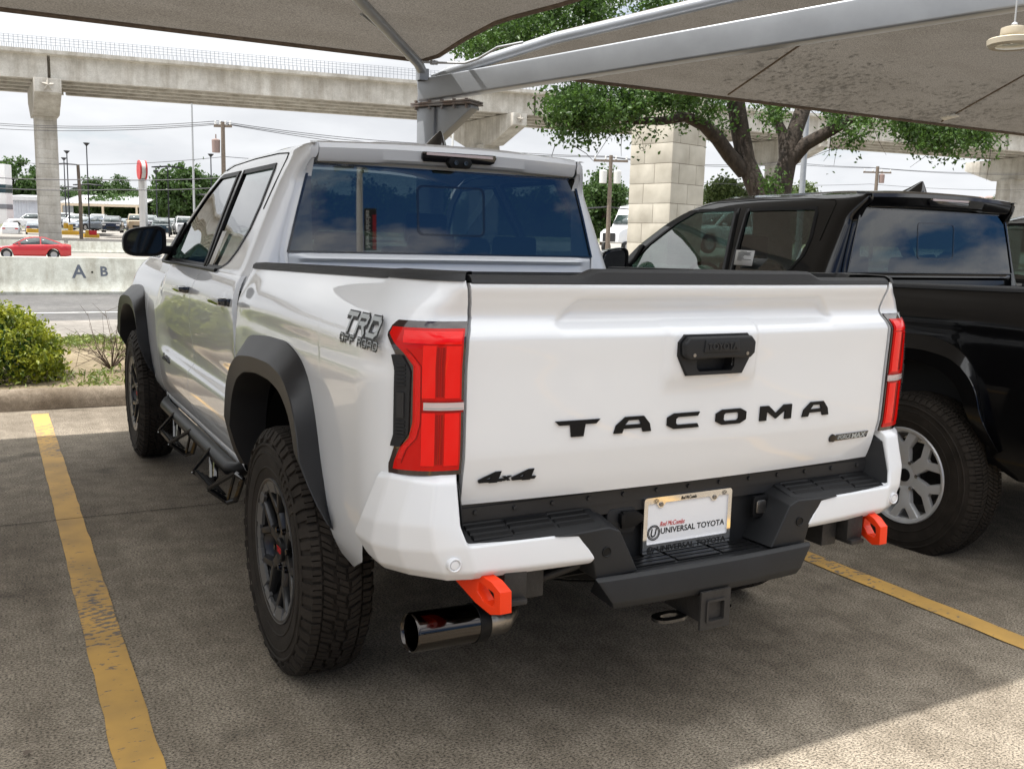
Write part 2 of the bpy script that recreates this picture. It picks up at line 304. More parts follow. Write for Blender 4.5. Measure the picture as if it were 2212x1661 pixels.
def wheel_parts(parent, x, y, z, s, style, spare=False):
    "x = tyre centre, s=-1 left side; tyre > rim"
    Rr, W2 = .398, .133
    t = MB(); prof = [(-.105, .222), (-.118, .232), (-.128, .262), (-.1355, .30), (-.131, .335), (-.122, .362), (-.108, .381), (-.085, .386), (-.04, .388), (0, .389), (.04, .388), (.085, .386), (.108, .381), (.122, .362), (.131, .335), (.1355, .30), (.128, .262), (.118, .232), (.105, .222)]
    t.lathe(prof, (x, y, z), n=72)
    rnd = random.Random(5); npit = 58 if style == 'dark' else 70
    def P(a, th, r): return (x+a, y+r*math.sin(th), z+r*math.cos(th))
    zig = lambda k, amp: amp*math.sin(k*math.pi)   # alternates
    def block(a0, a1, t0, t1, sk, r0=.385, r1=Rr, edge0=0., edge1=0.):
        # skewed block; edge offsets lower the outer rim for shoulders
        V = []
        ins = .0012
        if t1-t0 > .5*2*math.pi/npit:
            tm_ = (t0+t1)/2; block(a0, a1, t0, tm_-.0022, sk, r0, r1, edge0, edge1); block(a0, a1, tm_+.0022, t1, sk, r0, r1, edge0, edge1); return
        for (r, i) in ((r0-.004, 0), (r1, ins)):
            V += [P(a0+i, t0+sk+i*2, r-edge0), P(a1-i, t0-sk+i*2, r-edge1), P(a1-i, t1-sk-i*2, r-edge1), P(a0+i, t1+sk-i*2, r-edge0)]
        t.add(V, [(0, 1, 2, 3), (4, 5, 6, 7), (0, 1, 5, 4), (1, 2, 6, 5), (2, 3, 7, 6), (3, 0, 4, 7)])
    if not spare:
        for k in range(npit):
            d = 2*math.pi/npit; a = k*d; jit = .002*math.sin(k*1.7)
            g = .13*d
            if style == 'dark':
                z1 = .006*(1 if k % 2 else -1)
                for sgn in (-1, 1):
                    block(*sorted((sgn*.112, sgn*.078)), a+g*.5, a+d-g, .0, edge0=.006 if sgn < 0 else 0, edge1=.006 if sgn > 0 else 0)
                    block(*sorted((sgn*.071, sgn*.028+z1)), a+g, a+d-g*.4, d*.22*sgn*s)
                    # shoulder lugs running down the sidewall
                    A = sgn
                    q0, q1 = a+(g if k % 2 else g*2.2), a+d-g
                    lo = .350 if k % 2 else .362
                    V = [P(A*.110, q0, .392), P(A*.110, q1, .392), P(A*.1275, q1, .372), P(A*.1275, q0, .372), P(A*.1365, q0, lo), P(A*.1365, q1, lo),
                         P(A*.105, q0, .375), P(A*.105, q1, .375), P(A*.125, q1, lo-.004), P(A*.125, q0, lo-.004)]
                    t.add(V, [(0, 1, 2, 3), (3, 2, 5, 4), (0, 3, 4, 9, 6), (1, 7, 8, 5, 2), (4, 5, 8, 9)])
                block(-.018+z1, .018+z1, a+g*.3, a+d-g*.6, d*.16)
            else:
                for sgn in (-1, 1):
                    block(*sorted((sgn*.112, sgn*.070)), a+g*.4, a+d-g*.5, 0, edge0=.008 if sgn < 0 else 0, edge1=.008 if sgn > 0 else 0)
                    block(*sorted((sgn*.065, sgn*.026)), a+g*.4, a+d-g*.4, d*.18*sgn)
                    A = sgn
                    V = [P(A*.110, a+g, .388), P(A*.110, a+d-g, .388), P(A*.128, a+d-g, .366), P(A*.128, a+g, .366), P(A*.105, a+g, .375), P(A*.105, a+d-g, .375)]
                    t.add(V, [(0, 1, 2, 3), (0, 3, 4), (1, 5, 2)])
                block(-.021, .021, a+g*.3, a+d-g*.5, d*.3)
    # raised sidewall blocks / rings
    A = s
    for rr, w_ in ((.342, .004), (.315, .002), (.268, .003)):
        t.lathe([(A*(.1335 if rr > .3 else .128), rr-w_*1.5), (A*(.1375 if rr > .3 else .1325), rr-w_*.5), (A*(.1375 if rr > .3 else .1325), rr+w_*.5), (A*(.1325 if rr > .3 else .1285), rr+w_*1.5)], (x, y, z), n=72)
    if style == 'dark':
        for k in range(7):   # raised sidewall lettering bars
            th = 5.35+k*.085; 
            V = [P(A*.1335, th, .300), P(A*.1335, th+.05, .300), P(A*.134, th+.05, .333), P(A*.134, th, .333), P(A*.140, th+.006, .304), P(A*.140, th+.044, .304), P(A*.139, th+.044, .329), P(A*.139, th+.006, .329)]
            t.add(V, [(4, 5, 6, 7), (0, 1, 5, 4), (1, 2, 6, 5), (2, 3, 7, 6), (3, 0, 4, 7)])
    if spare:
        Mx = Matrix.Translation((x, y, z)) @ Matrix.Rotation(R_(90), 4, 'Y') @ Matrix.Translation((-x, -y, -z))
        t.V = [tuple(Mx @ Vector(v)) for v in t.V]
        return t.build('spare_tyre', 'rubber_dark', parent, smooth=35)
    ty = t.build('tyre', 'rubber', parent, smooth=32)
    A = s
    rim = MB(); rim.lathe([(A*.112, .236), (A*.124, .229), (A*.122, .222), (A*.108, .214), (A*.05, .200), (-A*.08, .198), (-A*.10, .222)], (x, y, z), n=64)
    rn = rim.build('rim', 'wheel_dark' if style == 'dark' else 'wheel_silver', ty, smooth=40)
    bk = MB(); bk.lathe([(-A*.02, .0), (-A*.02, .15), (A*.0, .15), (A*.0, .06), (A*.03, .055), (A*.03, 0)], (x, y, z), n=40); bk.build('brake_disc', 'frame_metal', ty, smooth=30)
    sp = MB(); ns = 6
    def Q(r, th, a): return (x+A*a, y+r*math.sin(th), z+r*math.cos(th))
    if style == 'dark':
        # hub plate, six forked spokes and machined outer scallops
        sp.lathe([(A*.070, .060), (A*.088, .052), (A*.090, .0)], (x, y, z), n=32)
        for k in range(6):
            th = k*math.pi/3+.2
            def beam(r0, t0, r1, t1, w0, w1, a0, a1, dp=.028):
                c0 = np.array(Q(r0, t0, a0)); c1 = np.array(Q(r1, t1, a1)); dv = c1-c0; L = np.linalg.norm(dv); dv /= L; ax = np.array([A, 0, 0]); sd_ = np.cross(ax, dv); sd_ /= np.linalg.norm(sd_); dn = np.cross(dv, sd_); dn = dn*np.sign(np.dot(dn, ax))
                V = [c0+sd_*w0*1.35-dn*dp, c0-sd_*w0*1.35-dn*dp, c1-sd_*w1*1.35-dn*dp, c1+sd_*w1*1.35-dn*dp, c0+sd_*w0, c0-sd_*w0, c1-sd_*w1, c1+sd_*w1]
                sp.add(V, [(0, 1, 2, 3), (4, 5, 6, 7), (0, 1, 5, 4), (1, 2, 6, 5), (2, 3, 7, 6), (3, 0, 4, 7)])
            beam(.045, th, .125, th, .020, .013, .086, .098)
            beam(.118, th, .212, th-.30, .0105, .010, .098, .112)
            beam(.118, th, .212, th+.30, .0105, .010, .098, .112)
        sp.build('spokes', 'wheel_dark', rn, bevel=.002, smooth=35)
        mr = MB()
        for k in range(18):
            t0 = k*2*math.pi/18; t1 = t0+2*math.pi/18; dd = .012 if k % 3 == 0 else .0
            for j in range(4):
                a0 = t0+(t1-t0)*j/4; a1 = t0+(t1-t0)*(j+1)/4; ri = .207-(.020 if (k % 3 == 0) else (.008 if j in (1, 2) else 0))
                mr.add([Q(ri, a0, .113), Q(ri, a1, .113), Q(.232, a1, .1245), Q(.232, a0, .1245), Q(ri, a0, .10), Q(ri, a1, .10), Q(.232, a1, .112), Q(.232, a0, .112)], [(0, 1, 2, 3), (0, 1, 5, 4), (0, 3, 7, 4), (1, 2, 6, 5), (2, 3, 7, 6)])
        mr.build('rim_ring', 'wheel_machined', rn, smooth=30)
        for k in range(6):
            th = k*math.pi/3+.7; hb = MB(); hb.lathe([(A*.072, .013), (A*.082, .012), (A*.098, .0095), (A*.099, 0)], (x, Q(.070, th, 0)[1], Q(.070, th, 0)[2]), n=10); hb.build('wheel_nut', 'dark_chrome', rn, smooth=30)
        hc = MB(); hc.lathe([(A*.085, .040), (A*.100, .038), (A*.103, .032), (A*.101, .028), (A*.101, 0)], (x, y, z), n=32); h = hc.build('hub_cap', 'satin_black', rn, smooth=30)
        text('hub_lettering', 'TRD', .030, 'ink_red', h, lambda u, v, w_: (x+A*(.1013+w_), y-(u-.0)*(-A), z+v-.010), depth=.001, w=.05, align='CENTER')
    else:
        sp.lathe([(A*.078, .075), (A*.094, .066), (A*.096, .0)], (x, y, z), n=36)
        for k in range(6):
            th = k*math.pi/3+.12
            def slab(pts, a_in, a_out, dp=.03):
                n_ = len(pts); V = [Q(r, th+t_, a_in+(a_out-a_in)*((r-.06)/.16)) for r, t_ in pts]+[Q(r, th+t_*1.12, a_in+(a_out-a_in)*((r-.06)/.16)-dp) for r, t_ in pts]
                sp.add(V, [tuple(range(n_)), tuple(range(n_, 2*n_))[::-1]]+[(i, (i+1) % n_, n_+(i+1) % n_, n_+i) for i in range(n_)])
            slab([(.055, -.40), (.055, .40), (.13, .17), (.152, .15), (.222, .34), (.228, .20), (.225, .235), (.17, .03), (.165, 0.0), (.17, -.03), (.225, -.235), (.228, -.20), (.222, -.34), (.152, -.15), (.13, -.17)][:0] or [(.055, -.45), (.055, .45), (.115, .27), (.135, .235), (.215, .40), (.224, .40), (.226, .215), (.160, .045), (.160, -.045), (.226, -.215), (.224, -.40), (.215, -.40), (.135, -.235), (.115, -.27)], .095, .114)
        sp.build('spokes', 'wheel_silver', rn, bevel=.003, smooth=35)
        lip = MB(); lip.lathe([(A*.104, .206), (A*.122, .216), (A*.1265, .228), (A*.112, .236)], (x, y, z), n=64); lip.build('rim_ring', 'wheel_silver', rn, smooth=40)
        for k in range(6):
            th = k*math.pi/3+.64; c = Q(.0695, th, 0); hb = MB(); hb.lathe([(A*.080, .012), (A*.090, .011), (A*.104, .009), (A*.105, 0)], (x, c[1], c[2]), n=8); hb.build('wheel_nut', 'chrome', rn, smooth=20)
        hc = MB(); hc.lathe([(A*.09, .032), (A*.104, .030), (A*.106, .0)], (x, y, z), n=32); hc.build('hub_cap', 'satin_black', rn, smooth=30)
    for o in [ty]+list(ty.children_recursive):   # section width of the tyre
        n = len(o.data.vertices); co = np.empty(3*n); o.data.vertices.foreach_get('co', co); co = co.reshape(-1, 3); co[:, 0] = x+(co[:, 0]-x)*.80; o.data.vertices.foreach_set('co', co.reshape(-1)); o.data.update()
    return ty
def build_truck(paint, plast, style):
    T = empty('pickup_truck'); off = style == 'dark'; YW = .93 if off else 1.01
    # ---- bed sides
    def bedside(s):
        cols = []
        ys = np.linspace(1.602, YC0, 110)
        for y in ys:
            zl = arch_low(y, YW); base = itp(y, [(.24, .60), (.27, .545), (.43, .475), (.52, .50), (.56, .53), (1.58, .53), (1.61, .53)])
            zb = zl if zl > 0 else base; zt = float(ztop(y)); zz = zb+(zt-zb)*np.linspace(0, 1, 60)
            cols.append([(float(hx(y, z)), y, z) for z in zz])
        for t in np.linspace(1, 0, 40)[1:]:
            xq, yq = corner(1.1, t); zb = itp(yq, [(.0, .832), (.07, .832), (.12, .78), (.18, .71), (.24, .60)]); zz = zb+(1.303-zb)*np.linspace(0, 1, 60)
            X, Y = corner(zz, np.full(60, t)); cols.append(list(zip(X, Y, zz)))
        c = np.array(cols)
        inner = c[-1].copy(); inner[:, 1] += .05; inner[:, 0] += .004
        front = c[0].copy(); front[:, 0] -= .06
        g = np.concatenate([front[None], c, inner[None]])
        top = g[:, -1:].copy(); top[:, :, 0] -= .05; g = np.concatenate([g, top], 1)
        MB().grid(sx(g, s)).build('bed_side', paint, T, smooth=38)
    both(bedside)
    def rail(s):
        pr = [(0, 0), (.004, .014), (.014, .021), (.05, .023), (.085, .021), (.092, .0)]
        rows = []
        for y in np.linspace(1.60, .25, 30):
            zt = float(ztop(y)); xo = float(hx(y, zt))+.004; rows.append([(xo-a, y, zt+b) for a, b in pr])
        for t in np.linspace(1, 0, 16):
            xq, yq = corner(1.303, t); xi = .735; k = 1-t
            rows.append([((xq+.004)-(a)*(1 if t > .45 else 1)*min(1, (xq-.65)/.10), yq-.003+(a*1.2 if t < .6 else a*1.2*(1-(t-.6)/.4)), 1.301+b) for a, b in pr])
        MB().grid(sx(rows, s)).build('bed_rail_cap', 'rail_plastic', T, smooth=50)
    both(rail)
    # ---- load bed
    b = MB(); b.box(-.70, .70, .035, 1.58, .74, .80); b.box(-.735, -.705, .035, 1.58, .74, 1.285); b.box(.705, .735, .035, 1.58, .74, 1.285); b.box(-.735, .735, 1.575, 1.60, .74, 1.268); b.box(-.72, .72, 1.535, 1.574, 1.235, 1.262)
    b.build('load_bed', 'rail_plastic', T, bevel=.004)
    # ---- tailgate
    zs = np.concatenate([np.linspace(.745, .86, 8), np.linspace(.87, 1.14, 14), np.linspace(1.15, 1.297, 42)]); us = np.linspace(-1, 1, 181)
    g = np.zeros((len(zs), len(us), 3))
    for i, z in enumerate(zs):
        e = tg_edge(z)-.002; x = us*e; g[i, :, 0] = x; g[i, :, 2] = z; g[i, :, 1] = tgy(x, z)
    L = g[:, :1].copy(); L[..., 1] += .05; Rr = g[:, -1:].copy(); Rr[..., 1] += .05; g = np.concatenate([L, g, Rr], 1)
    bt = g[:1].copy(); bt[..., 1] += .05; tp = g[-1:].copy(); tp[..., 1] += .05; g = np.concatenate([bt, g, tp], 0)
    tm = MB().grid(g); tm.F = [f for f in tm.F if not (max(abs(tm.V[i][0]) for i in f) < .072 and min(tm.V[i][2] for i in f) > 1.0564 and max(tm.V[i][2] for i in f) < 1.13 and max(tm.V[i][1] for i in f) < .02)]; tm.I = [0]*len(tm.F); tg = tm.build('tailgate', paint, T, smooth=28)
    cp = []
    for x in np.linspace(-.716, .722, 90):
        h = .019+.018*(1-float(sm(.36, .42, abs(x)))); y0 = float(tgy(x, 1.297))
        cp.append([(x, y0+.055, 1.29), (x, y0+.055, 1.297+h*.7), (x, y0+.042, 1.297+h), (x, y0+.012, 1.297+h), (x, y0+.0, 1.297+h-.008), (x, y0-.004, 1.298), (x, y0+.001, 1.294)])
    c = MB().grid(cp); c.add(cp[0], [tuple(range(7))]); c.add(cp[-1], [tuple(range(7))]); c.build('tailgate_cap', 'rail_plastic', tg, smooth=30)
    YH = float(tgy(0, 1.1))
    fn = lambda y0: (lambda u, v, w_: (u, y0-w_, v))
    def ytg(x, z=.93): return float(tgy(x, z))
    # handle
    h = MB(); outer = [(-.112, 1.166), (.112, 1.166), (.131, 1.146), (.129, 1.108), (.098, 1.053), (-.098, 1.053), (-.129, 1.108), (-.131, 1.146)]
    inr = [(-.066, 1.10), (.066, 1.10), (.066, 1.075), (.056, 1.064), (-.056, 1.064), (-.066, 1.075)]
    n0 = len(outer)
    V = [(u, YH-.0, v) for u, v in outer]+[(u*.975, YH-.007, 1.11+(v-1.11)*.965) for u, v in outer]
    h.add(V, [(i, (i+1) % n0, n0+(i+1) % n0, n0+i) for i in range(n0)])
    fr = [(u*.975, 1.11+(v-1.11)*.965) for u, v in outer]
    V = [(u, YH-.007, v) for u, v in fr]+[(u, YH-.007, v) for u, v in inr]+[(u*.93, YH+.028, v+.001) for u, v in inr]
    h.add(V, [(0, 1, 9, 8), (1, 2, 9), (2, 3, 9), (3, 10, 9), (3, 4, 11, 10), (4, 12, 11), (4, 5, 12), (5, 13, 12)][:0]+[(0, 1, 9, 8), (1, 2, 3, 9), (3, 10, 9), (3, 4, 11, 10), (4, 12, 11), (4, 5, 13, 12)][:0]+[(0, 1, 9, 8), (1, 2, 9), (2, 3, 9), (3, 10, 9), (3, 4, 11, 10), (4, 12, 11), (4, 5, 13, 12), (5, 6, 13), (6, 8, 13), (6, 7, 8), (7, 0, 8)]+[(8+i, 8+(i+1) % 6, 14+(i+1) % 6, 14+i) for i in range(6)]+[(14, 15, 16, 17, 18, 19)])
    hd = h.build('tailgate_handle', 'black_plastic', tg, smooth=25)
    gp = MB(); P = [(-.108, 1.160), (.108, 1.160), (.124, 1.143), (.122, 1.112), (.106, 1.099), (.035, 1.101), (-.035, 1.101), (-.106, 1.099), (-.122, 1.112), (-.124, 1.143)]
    gp.prism(P, fn(YH-.006), 0, .022); gp.build('handle_grip', 'black_plastic', hd, bevel=.007, seg=3)
    gp = MB(); gp.prism([(-.058, 1.152), (.058, 1.152), (.062, 1.118), (-.062, 1.118)], fn(YH-.026), 0, .006); gp.build('grip_pad', 'black_plastic', hd, bevel=.003)
    if off: text('handle_lettering', 'TOYOTA', .024, 'flare_plastic', hd, lambda u, v, w_: (u, YH-.0315-w_, 1.1265+v), depth=.003, w=.104, bold=.0006, align='CENTER')
    for q in (-1, 1): lk = MB(); lk.lathe([(YH-.026, .0055), (YH-.0295, .005), (YH-.0295, 0)], (q*.092, 0, 1.112), 'y', 12); lk.build('lock_cylinder', 'steel', hd)
    # tailgate lettering
    def letter(polys, x0, w_, holes=None):
        pass
    Z0, H = .907, .043
    def lett(P, quads):
        m_ = MB(); V = []; nn = len(P)
        for d_ in (.0, .0045): V += [(u, ytg(u, Z0+v*H)-d_-.0005, Z0+v*H) for u, v in P]
        F = []
        cnt = {}
        for q in quads:
            F.append(tuple(q)); F.append(tuple(i+nn for i in q))
            for a, b_ in zip(q, q[1:]+q[:1]): cnt[frozenset((a, b_))] = cnt.get(frozenset((a, b_)), 0)+1
        for q in quads:
            for a, b_ in zip(q, q[1:]+q[:1]):
                if cnt[frozenset((a, b_))] == 1: F.append((a, b_, b_+nn, a+nn))
        m_.add(V, F); m_.build('badge_letter', 'satin_black', tg, smooth=20)
    if off:
        # T
        x0, x1 = -.484, -.352; c0 = -.418; lett([(x0, 1), (x1, 1), (x1-.012, .74), (c0+.022, .74), (c0+.018, 0), (c0-.018, 0), (c0-.022, .74), (x0+.012, .74)], [[0, 1, 2, 3, 6, 7], [3, 4, 5, 6]])
        def A_(x0, x1):
            w_ = x1-x0; lett([(x0, 0), (x0+.026, 0), (x0+.030, .26), (x1-.030, .26), (x1-.026, 0), (x1, 0), (x1-.006, .5), (x1-.026, 1), (x0+.034, 1), (x0+.006, .5), (x0+.033, .50), (x1-.033, .50), (x1-.040, .78), (x0+.044, .78)],
                 [[0, 1, 2, 10, 9], [2, 3, 11, 10], [3, 4, 5, 6, 11], [6, 7, 12, 11], [7, 8, 13, 12], [8, 9, 10, 13]])
        A_(-.308, -.190)
        x0, x1 = -.138, -.029; lett([(x1, 1), (x0+.022, 1), (x0, .76), (x0, .24), (x0+.022, 0), (x1, 0), (x1-.006, .25), (x0+.036, .25), (x0+.029, .36), (x0+.029, .64), (x0+.036, .75), (x1-.006, .75)], [[0, 1, 10, 11], [1, 2, 9, 10], [2, 3, 8, 9], [3, 4, 7, 8], [4, 5, 6, 7]])
        x0, x1 = .030, .141; lett([(x0+.022, 1), (x1-.022, 1), (x1, .76), (x1, .24), (x1-.022, 0), (x0+.022, 0), (x0, .24), (x0, .76), (x0+.034, .76), (x1-.034, .76), (x1-.028, .66), (x1-.028, .34), (x1-.034, .24), (x0+.034, .24), (x0+.028, .34), (x0+.028, .66)],
             [[0, 1, 9, 8], [1, 2, 10, 9], [2, 3, 11, 10], [3, 4, 12, 11], [4, 5, 13, 12], [5, 6, 14, 13], [6, 7, 15, 14], [7, 0, 8, 15]])
        x0, x1 = .195, .320; m0 = (x0+x1)/2; lett([(x0, 0), (x0+.026, 0), (x0+.026, .62), (m0, .08), (x1-.026, .62), (x1-.026, 0), (x1, 0), (x1, 1), (x1-.032, 1), (m0, .46), (x0+.032, 1), (x0, 1)], [[0, 1, 2, 10, 11], [2, 3, 9, 10], [3, 4, 8, 9], [4, 5, 6, 7, 8]])
        A_(.366, .480)
        # 4x4
        def four(x0, sc=1.):
            P = [(0, .06), (.028, .06), (.028, .0), (.050, .0), (.050, .06), (.062, .06), (.064, .30), (.050, .30), (.050, 1), (.034, 1), (-.004, .32), (.014, .32), (.028, .60), (.028, .32)]
            P = [(x0+u+.012*v, v*.62-.0+.0) for u, v in P]
            nonl = P; m_ = MB(); nn = len(P); V = []
            for d_ in (0, .006): V += [(u, ytg(u, .815)-d_, .802+v*.045) for u, v in P]
            qs = [[10, 0, 1, 13, 11], [1, 2, 3, 4, 7, 13], [4, 5, 6, 7], [13, 7, 8, 12], [12, 8, 9], [9, 10, 11, 12]]
            F = [tuple(i+nn for i in q) for q in qs]+[(a, (a+1) % 11, (a+1) % 11+nn, a+nn) for a in range(11)]+[(11, 12, 12+nn, 11+nn), (12, 13, 13+nn, 12+nn), (13, 11, 11+nn, 13+nn)]
            m_.add(V, F); m_.build('badge_numeral', 'satin_black', tg, smooth=20)
        four(-.685); four(-.594)
        x_ = MB(); 
        for (a, b_, c_, d_) in ((-.622, .804, -.594, .816), (-.620, .816, -.597, .804)): x_.add([(a, ytg(a, .81)-.005, b_), (a+.010, ytg(a, .81)-.005, b_), (c_, ytg(c_, .81)-.005, d_), (c_-.010, ytg(c_, .81)-.005, d_), (a, ytg(a, .81)+.002, b_), (a+.010, ytg(a, .81)+.002, b_), (c_, ytg(c_, .81)+.002, d_), (c_-.010, ytg(c_, .81)+.002, d_)], [(0, 1, 2, 3), (0, 1, 5, 4), (1, 2, 6, 5), (2, 3, 7, 6), (3, 0, 4, 7)])
        x_.build('badge_cross', 'satin_black', tg)
        p_ = MB(); P = [(.532, .817), (.684, .8185), (.688, .838), (.537, .8375)]; p_.prism(P, lambda u, v, w_: (u, ytg(u, v)-w_, v), 0, .004); bd = p_.build('badge_plate', 'gloss_black', tg, bevel=.001)
        l_ = MB(); l_.lathe([(ytg(.518, .828)+.002, .0135), (ytg(.518, .828)-.006, .012), (ytg(.518, .828)-.008, 0)], (.520, 0, .828), 'y', 24); l_.build('badge_disc', 'dark_chrome', tg)
        text('badge_lettering', 'iFORCE', .017, 'decal_silver', bd, lambda u, v, w_: (.542+u, ytg(.55+u, .83)-.0045-w_, .8225+v), depth=.001, w=.062, shear=.15, bold=.0003)
        text('badge_lettering', 'MAX', .020, 'decal_silver', bd, lambda u, v, w_: (.607+u, ytg(.61+u, .83)-.0045-w_, .8212+v), depth=.001, w=.068, shear=.15, bold=.0006)
        # side decal
        def onside(yc, u, v, o): y = yc-u; return (-(float(hx(y, v))+o), y, v)
        GL = {'T': [[(0, 1), (1, 1)], [(.5, 1), (.5, 0)]], 'R': [[(.08, 0), (.08, 1), (.80, 1), (.95, .88), (.95, .66), (.80, .54), (.30, .54)], [(.55, .54), (.98, 0)]], 'D': [[(.05, 0), (.05, 1), (.78, 1), (1, .80), (1, .20), (.78, 0), (.05, 0)]],
              'O': [[(.15, 0), (0, .2), (0, .8), (.15, 1), (.85, 1), (1, .8), (1, .2), (.85, 0), (.15, 0)]], 'F': [[(.05, 0), (.05, 1), (1, 1)], [(.05, .5), (.8, .5)]], 'A': [[(0, 0), (0, .7), (.2, 1), (.8, 1), (1, .7), (1, 0)], [(0, .42), (1, .42)]]}
        def stroke_word(word, u0, z0, lw, lh, gap, sw, sh, off_, du, dz, m__, par):
            m_ = MB(); u = u0
            for ch in word:
                if ch == ' ': u += lw*.55; continue
                for pl in GL[ch]:
                    for (p, q) in zip(pl[:-1], pl[1:]):
                        P0 = np.array([u+p[0]*lw+p[1]*lh*sh, z0+p[1]*lh]); P1 = np.array([u+q[0]*lw+q[1]*lh*sh, z0+q[1]*lh]); d = P1-P0; L_ = np.linalg.norm(d); d /= L_; n_ = np.array([-d[1], d[0]]); P0 = P0-d*sw*.5; P1 = P1+d*sw*.5
                        qs = [P0+n_*sw/2, P1+n_*sw/2, P1-n_*sw/2, P0-n_*sw/2]; k_ = max(1, int(L_/.02)); 
                        m_.grid([[onside(YD, a[0]+(b_[0]-a[0])*t+du, a[1]+(b_[1]-a[1])*t+dz, off_) for t in np.linspace(0, 1, k_+1)] for a, b_ in ((qs[0], qs[1]), (qs[3], qs[2]))])
                u += lw+gap
            return m_.build('side_decal' if par is T else 'decal_letters', m__, par, smooth=False)
        YD = .352
        for (wd_, u0_, z0_, lw_, lh_, gp2, sw_, sh_) in (('TRD', .012, 1.162, .060, .041, .0225, .0108, .0), ('OFF ROAD', .0, 1.132, .0265, .017, .0105, .0044, .0)):
            k2 = sw_*.42
            bk_ = stroke_word(wd_, u0_, z0_, lw_, lh_, gp2, sw_+k2*1.3, sh_, .0020, 0, 0, 'ink_black', T)
            stroke_word(wd_, u0_, z0_, lw_, lh_, gp2, sw_+k2*1.0, sh_, .0024, .005 if lh_ > .03 else .002, -.0065 if lh_ > .03 else -.0022, 'ink_black', bk_)
            stroke_word(wd_, u0_, z0_, lw_, lh_, gp2, sw_*(1 if lh_ > .03 else .55), sh_, .0034, 0, 0, 'decal_silver', bk_)
        text('door_badge', 'TACOMA', .04, 'satin_black', T, lambda u, v, w_: (-(float(hx(3.36-u, .735+v))+.003+w_), 3.36-u, .725+v), depth=.004, w=.25, bold=.002)
    # ---- tail lamps
    def lamp(s):
        lo = lambda z: .002
        hi = lambda z: float(itp(z, [(.833, .182), (.855, .184), (.91, .166), (.965, .160), (1.105, .160), (1.125, .170), (1.172, .201), (1.195, .187), (1.207, .17)]))
        zl = np.concatenate([[.833], np.linspace(.84, 1.20, 46), [1.206]])
        base = mirror(patch(corner_u2, zl, lo, hi, 26, .006, .012), s).build('taillight', 'lens_frame', T, smooth=40)
        hi2 = lambda z: float(itp(z, [(.844, .168), (.865, .166), (.90, .152), (.925, .130), (.965, .121), (1.10, .121), (1.13, .147), (1.150, .172), (1.175, .191), (1.188, .184)]))
        lo2 = lambda z: .009
        zl2 = np.concatenate([[.845], np.linspace(.852, 1.182, 46), [1.190]])
        ln = mirror(patch(corner_u2, zl2, lo2, hi2, 24, .0090, .006), s).build('lens', 'red_lens_mid', base, smooth=40)
        def pn(z0, z1, a, b_, m__, nm='light_guide', o=.0108, n=8, par=base, tk=.0025):
            fa = a if callable(a) else (lambda z: a); fb_ = b_ if callable(b_) else (lambda z: b_)
            mirror(patch(corner_u2, np.linspace(z0, z1, n), fa, fb_, 6, o, tk), s).build(nm, m__, par, smooth=40)
        for (z0, z1) in ((.858, .988), (1.024, 1.150)):
            pn(z0, z1, .014, .048, 'red_lens'); pn(z0, z1, .070, .100, 'red_lens')
            pn(z0+.004, z1-.004, .051, .056, 'red_lens_dark'); pn(z0+.004, z1-.004, .059, .0605, 'red_lens_dark'); pn(z0+.004, z1-.004, .063, .068, 'red_lens_dark')
        pn(1.154, 1.184, .014, .150, 'red_lens', o=.0112)
        pn(.995, 1.0135, .003, .096, 'clear_lens', 'reversing_lens', o=.0118, tk=.004); pn(.9985, 1.001, .006, .094, 'decal_silver', 'lens_bar', o=.0124)
        pn(.99, .9935, .004, .100, 'red_lens_dark'); pn(1.015, 1.018, .004, .100, 'red_lens_dark')
        ob = lambda d: (lambda z: hi2(z)-d)
        pn(.872, 1.128, ob(.0175), ob(.005), 'red_reflector', 'reflector', o=.0106, n=36)
        pn(.862, 1.140, ob(.0205), ob(.0185), 'red_lens_dark', o=.0108, n=36)
        v_ = MB()
        pv = lambda u, z, o: corner_off(u, z, o)
        hiV = lambda z: float(itp(z, [(.905, .176), (.93, .168), (1.09, .167), (1.125, .178)]))
        loV = lambda z: float(itp(z, [(.905, .150), (.935, .130), (1.09, .127), (1.124, .150)]))
        vb = mirror(patch(corner_u2, np.concatenate([[.902], np.linspace(.91, 1.118, 20), [1.124]]), loV, hiV, 6, .013, .012), s).build('lamp_vent', 'black_plastic', base, smooth=40)
        for z0 in list(np.linspace(.928, .962, 5))+list(np.linspace(1.052, 1.098, 6)):
            mirror(patch(corner_u2, [z0, z0+.002, z0+.004], lambda z: .138, lambda z: .160, 4, .0165, .005), s).build('vent_rib', 'black_plastic', vb, smooth=40)
        mirror(patch(corner_u2, np.linspace(.974, 1.036, 8), lambda z: .140, lambda z: .158, 4, .0175, .006), s).build('vent_block', 'flare_plastic', vb, smooth=40)
    both(lamp)
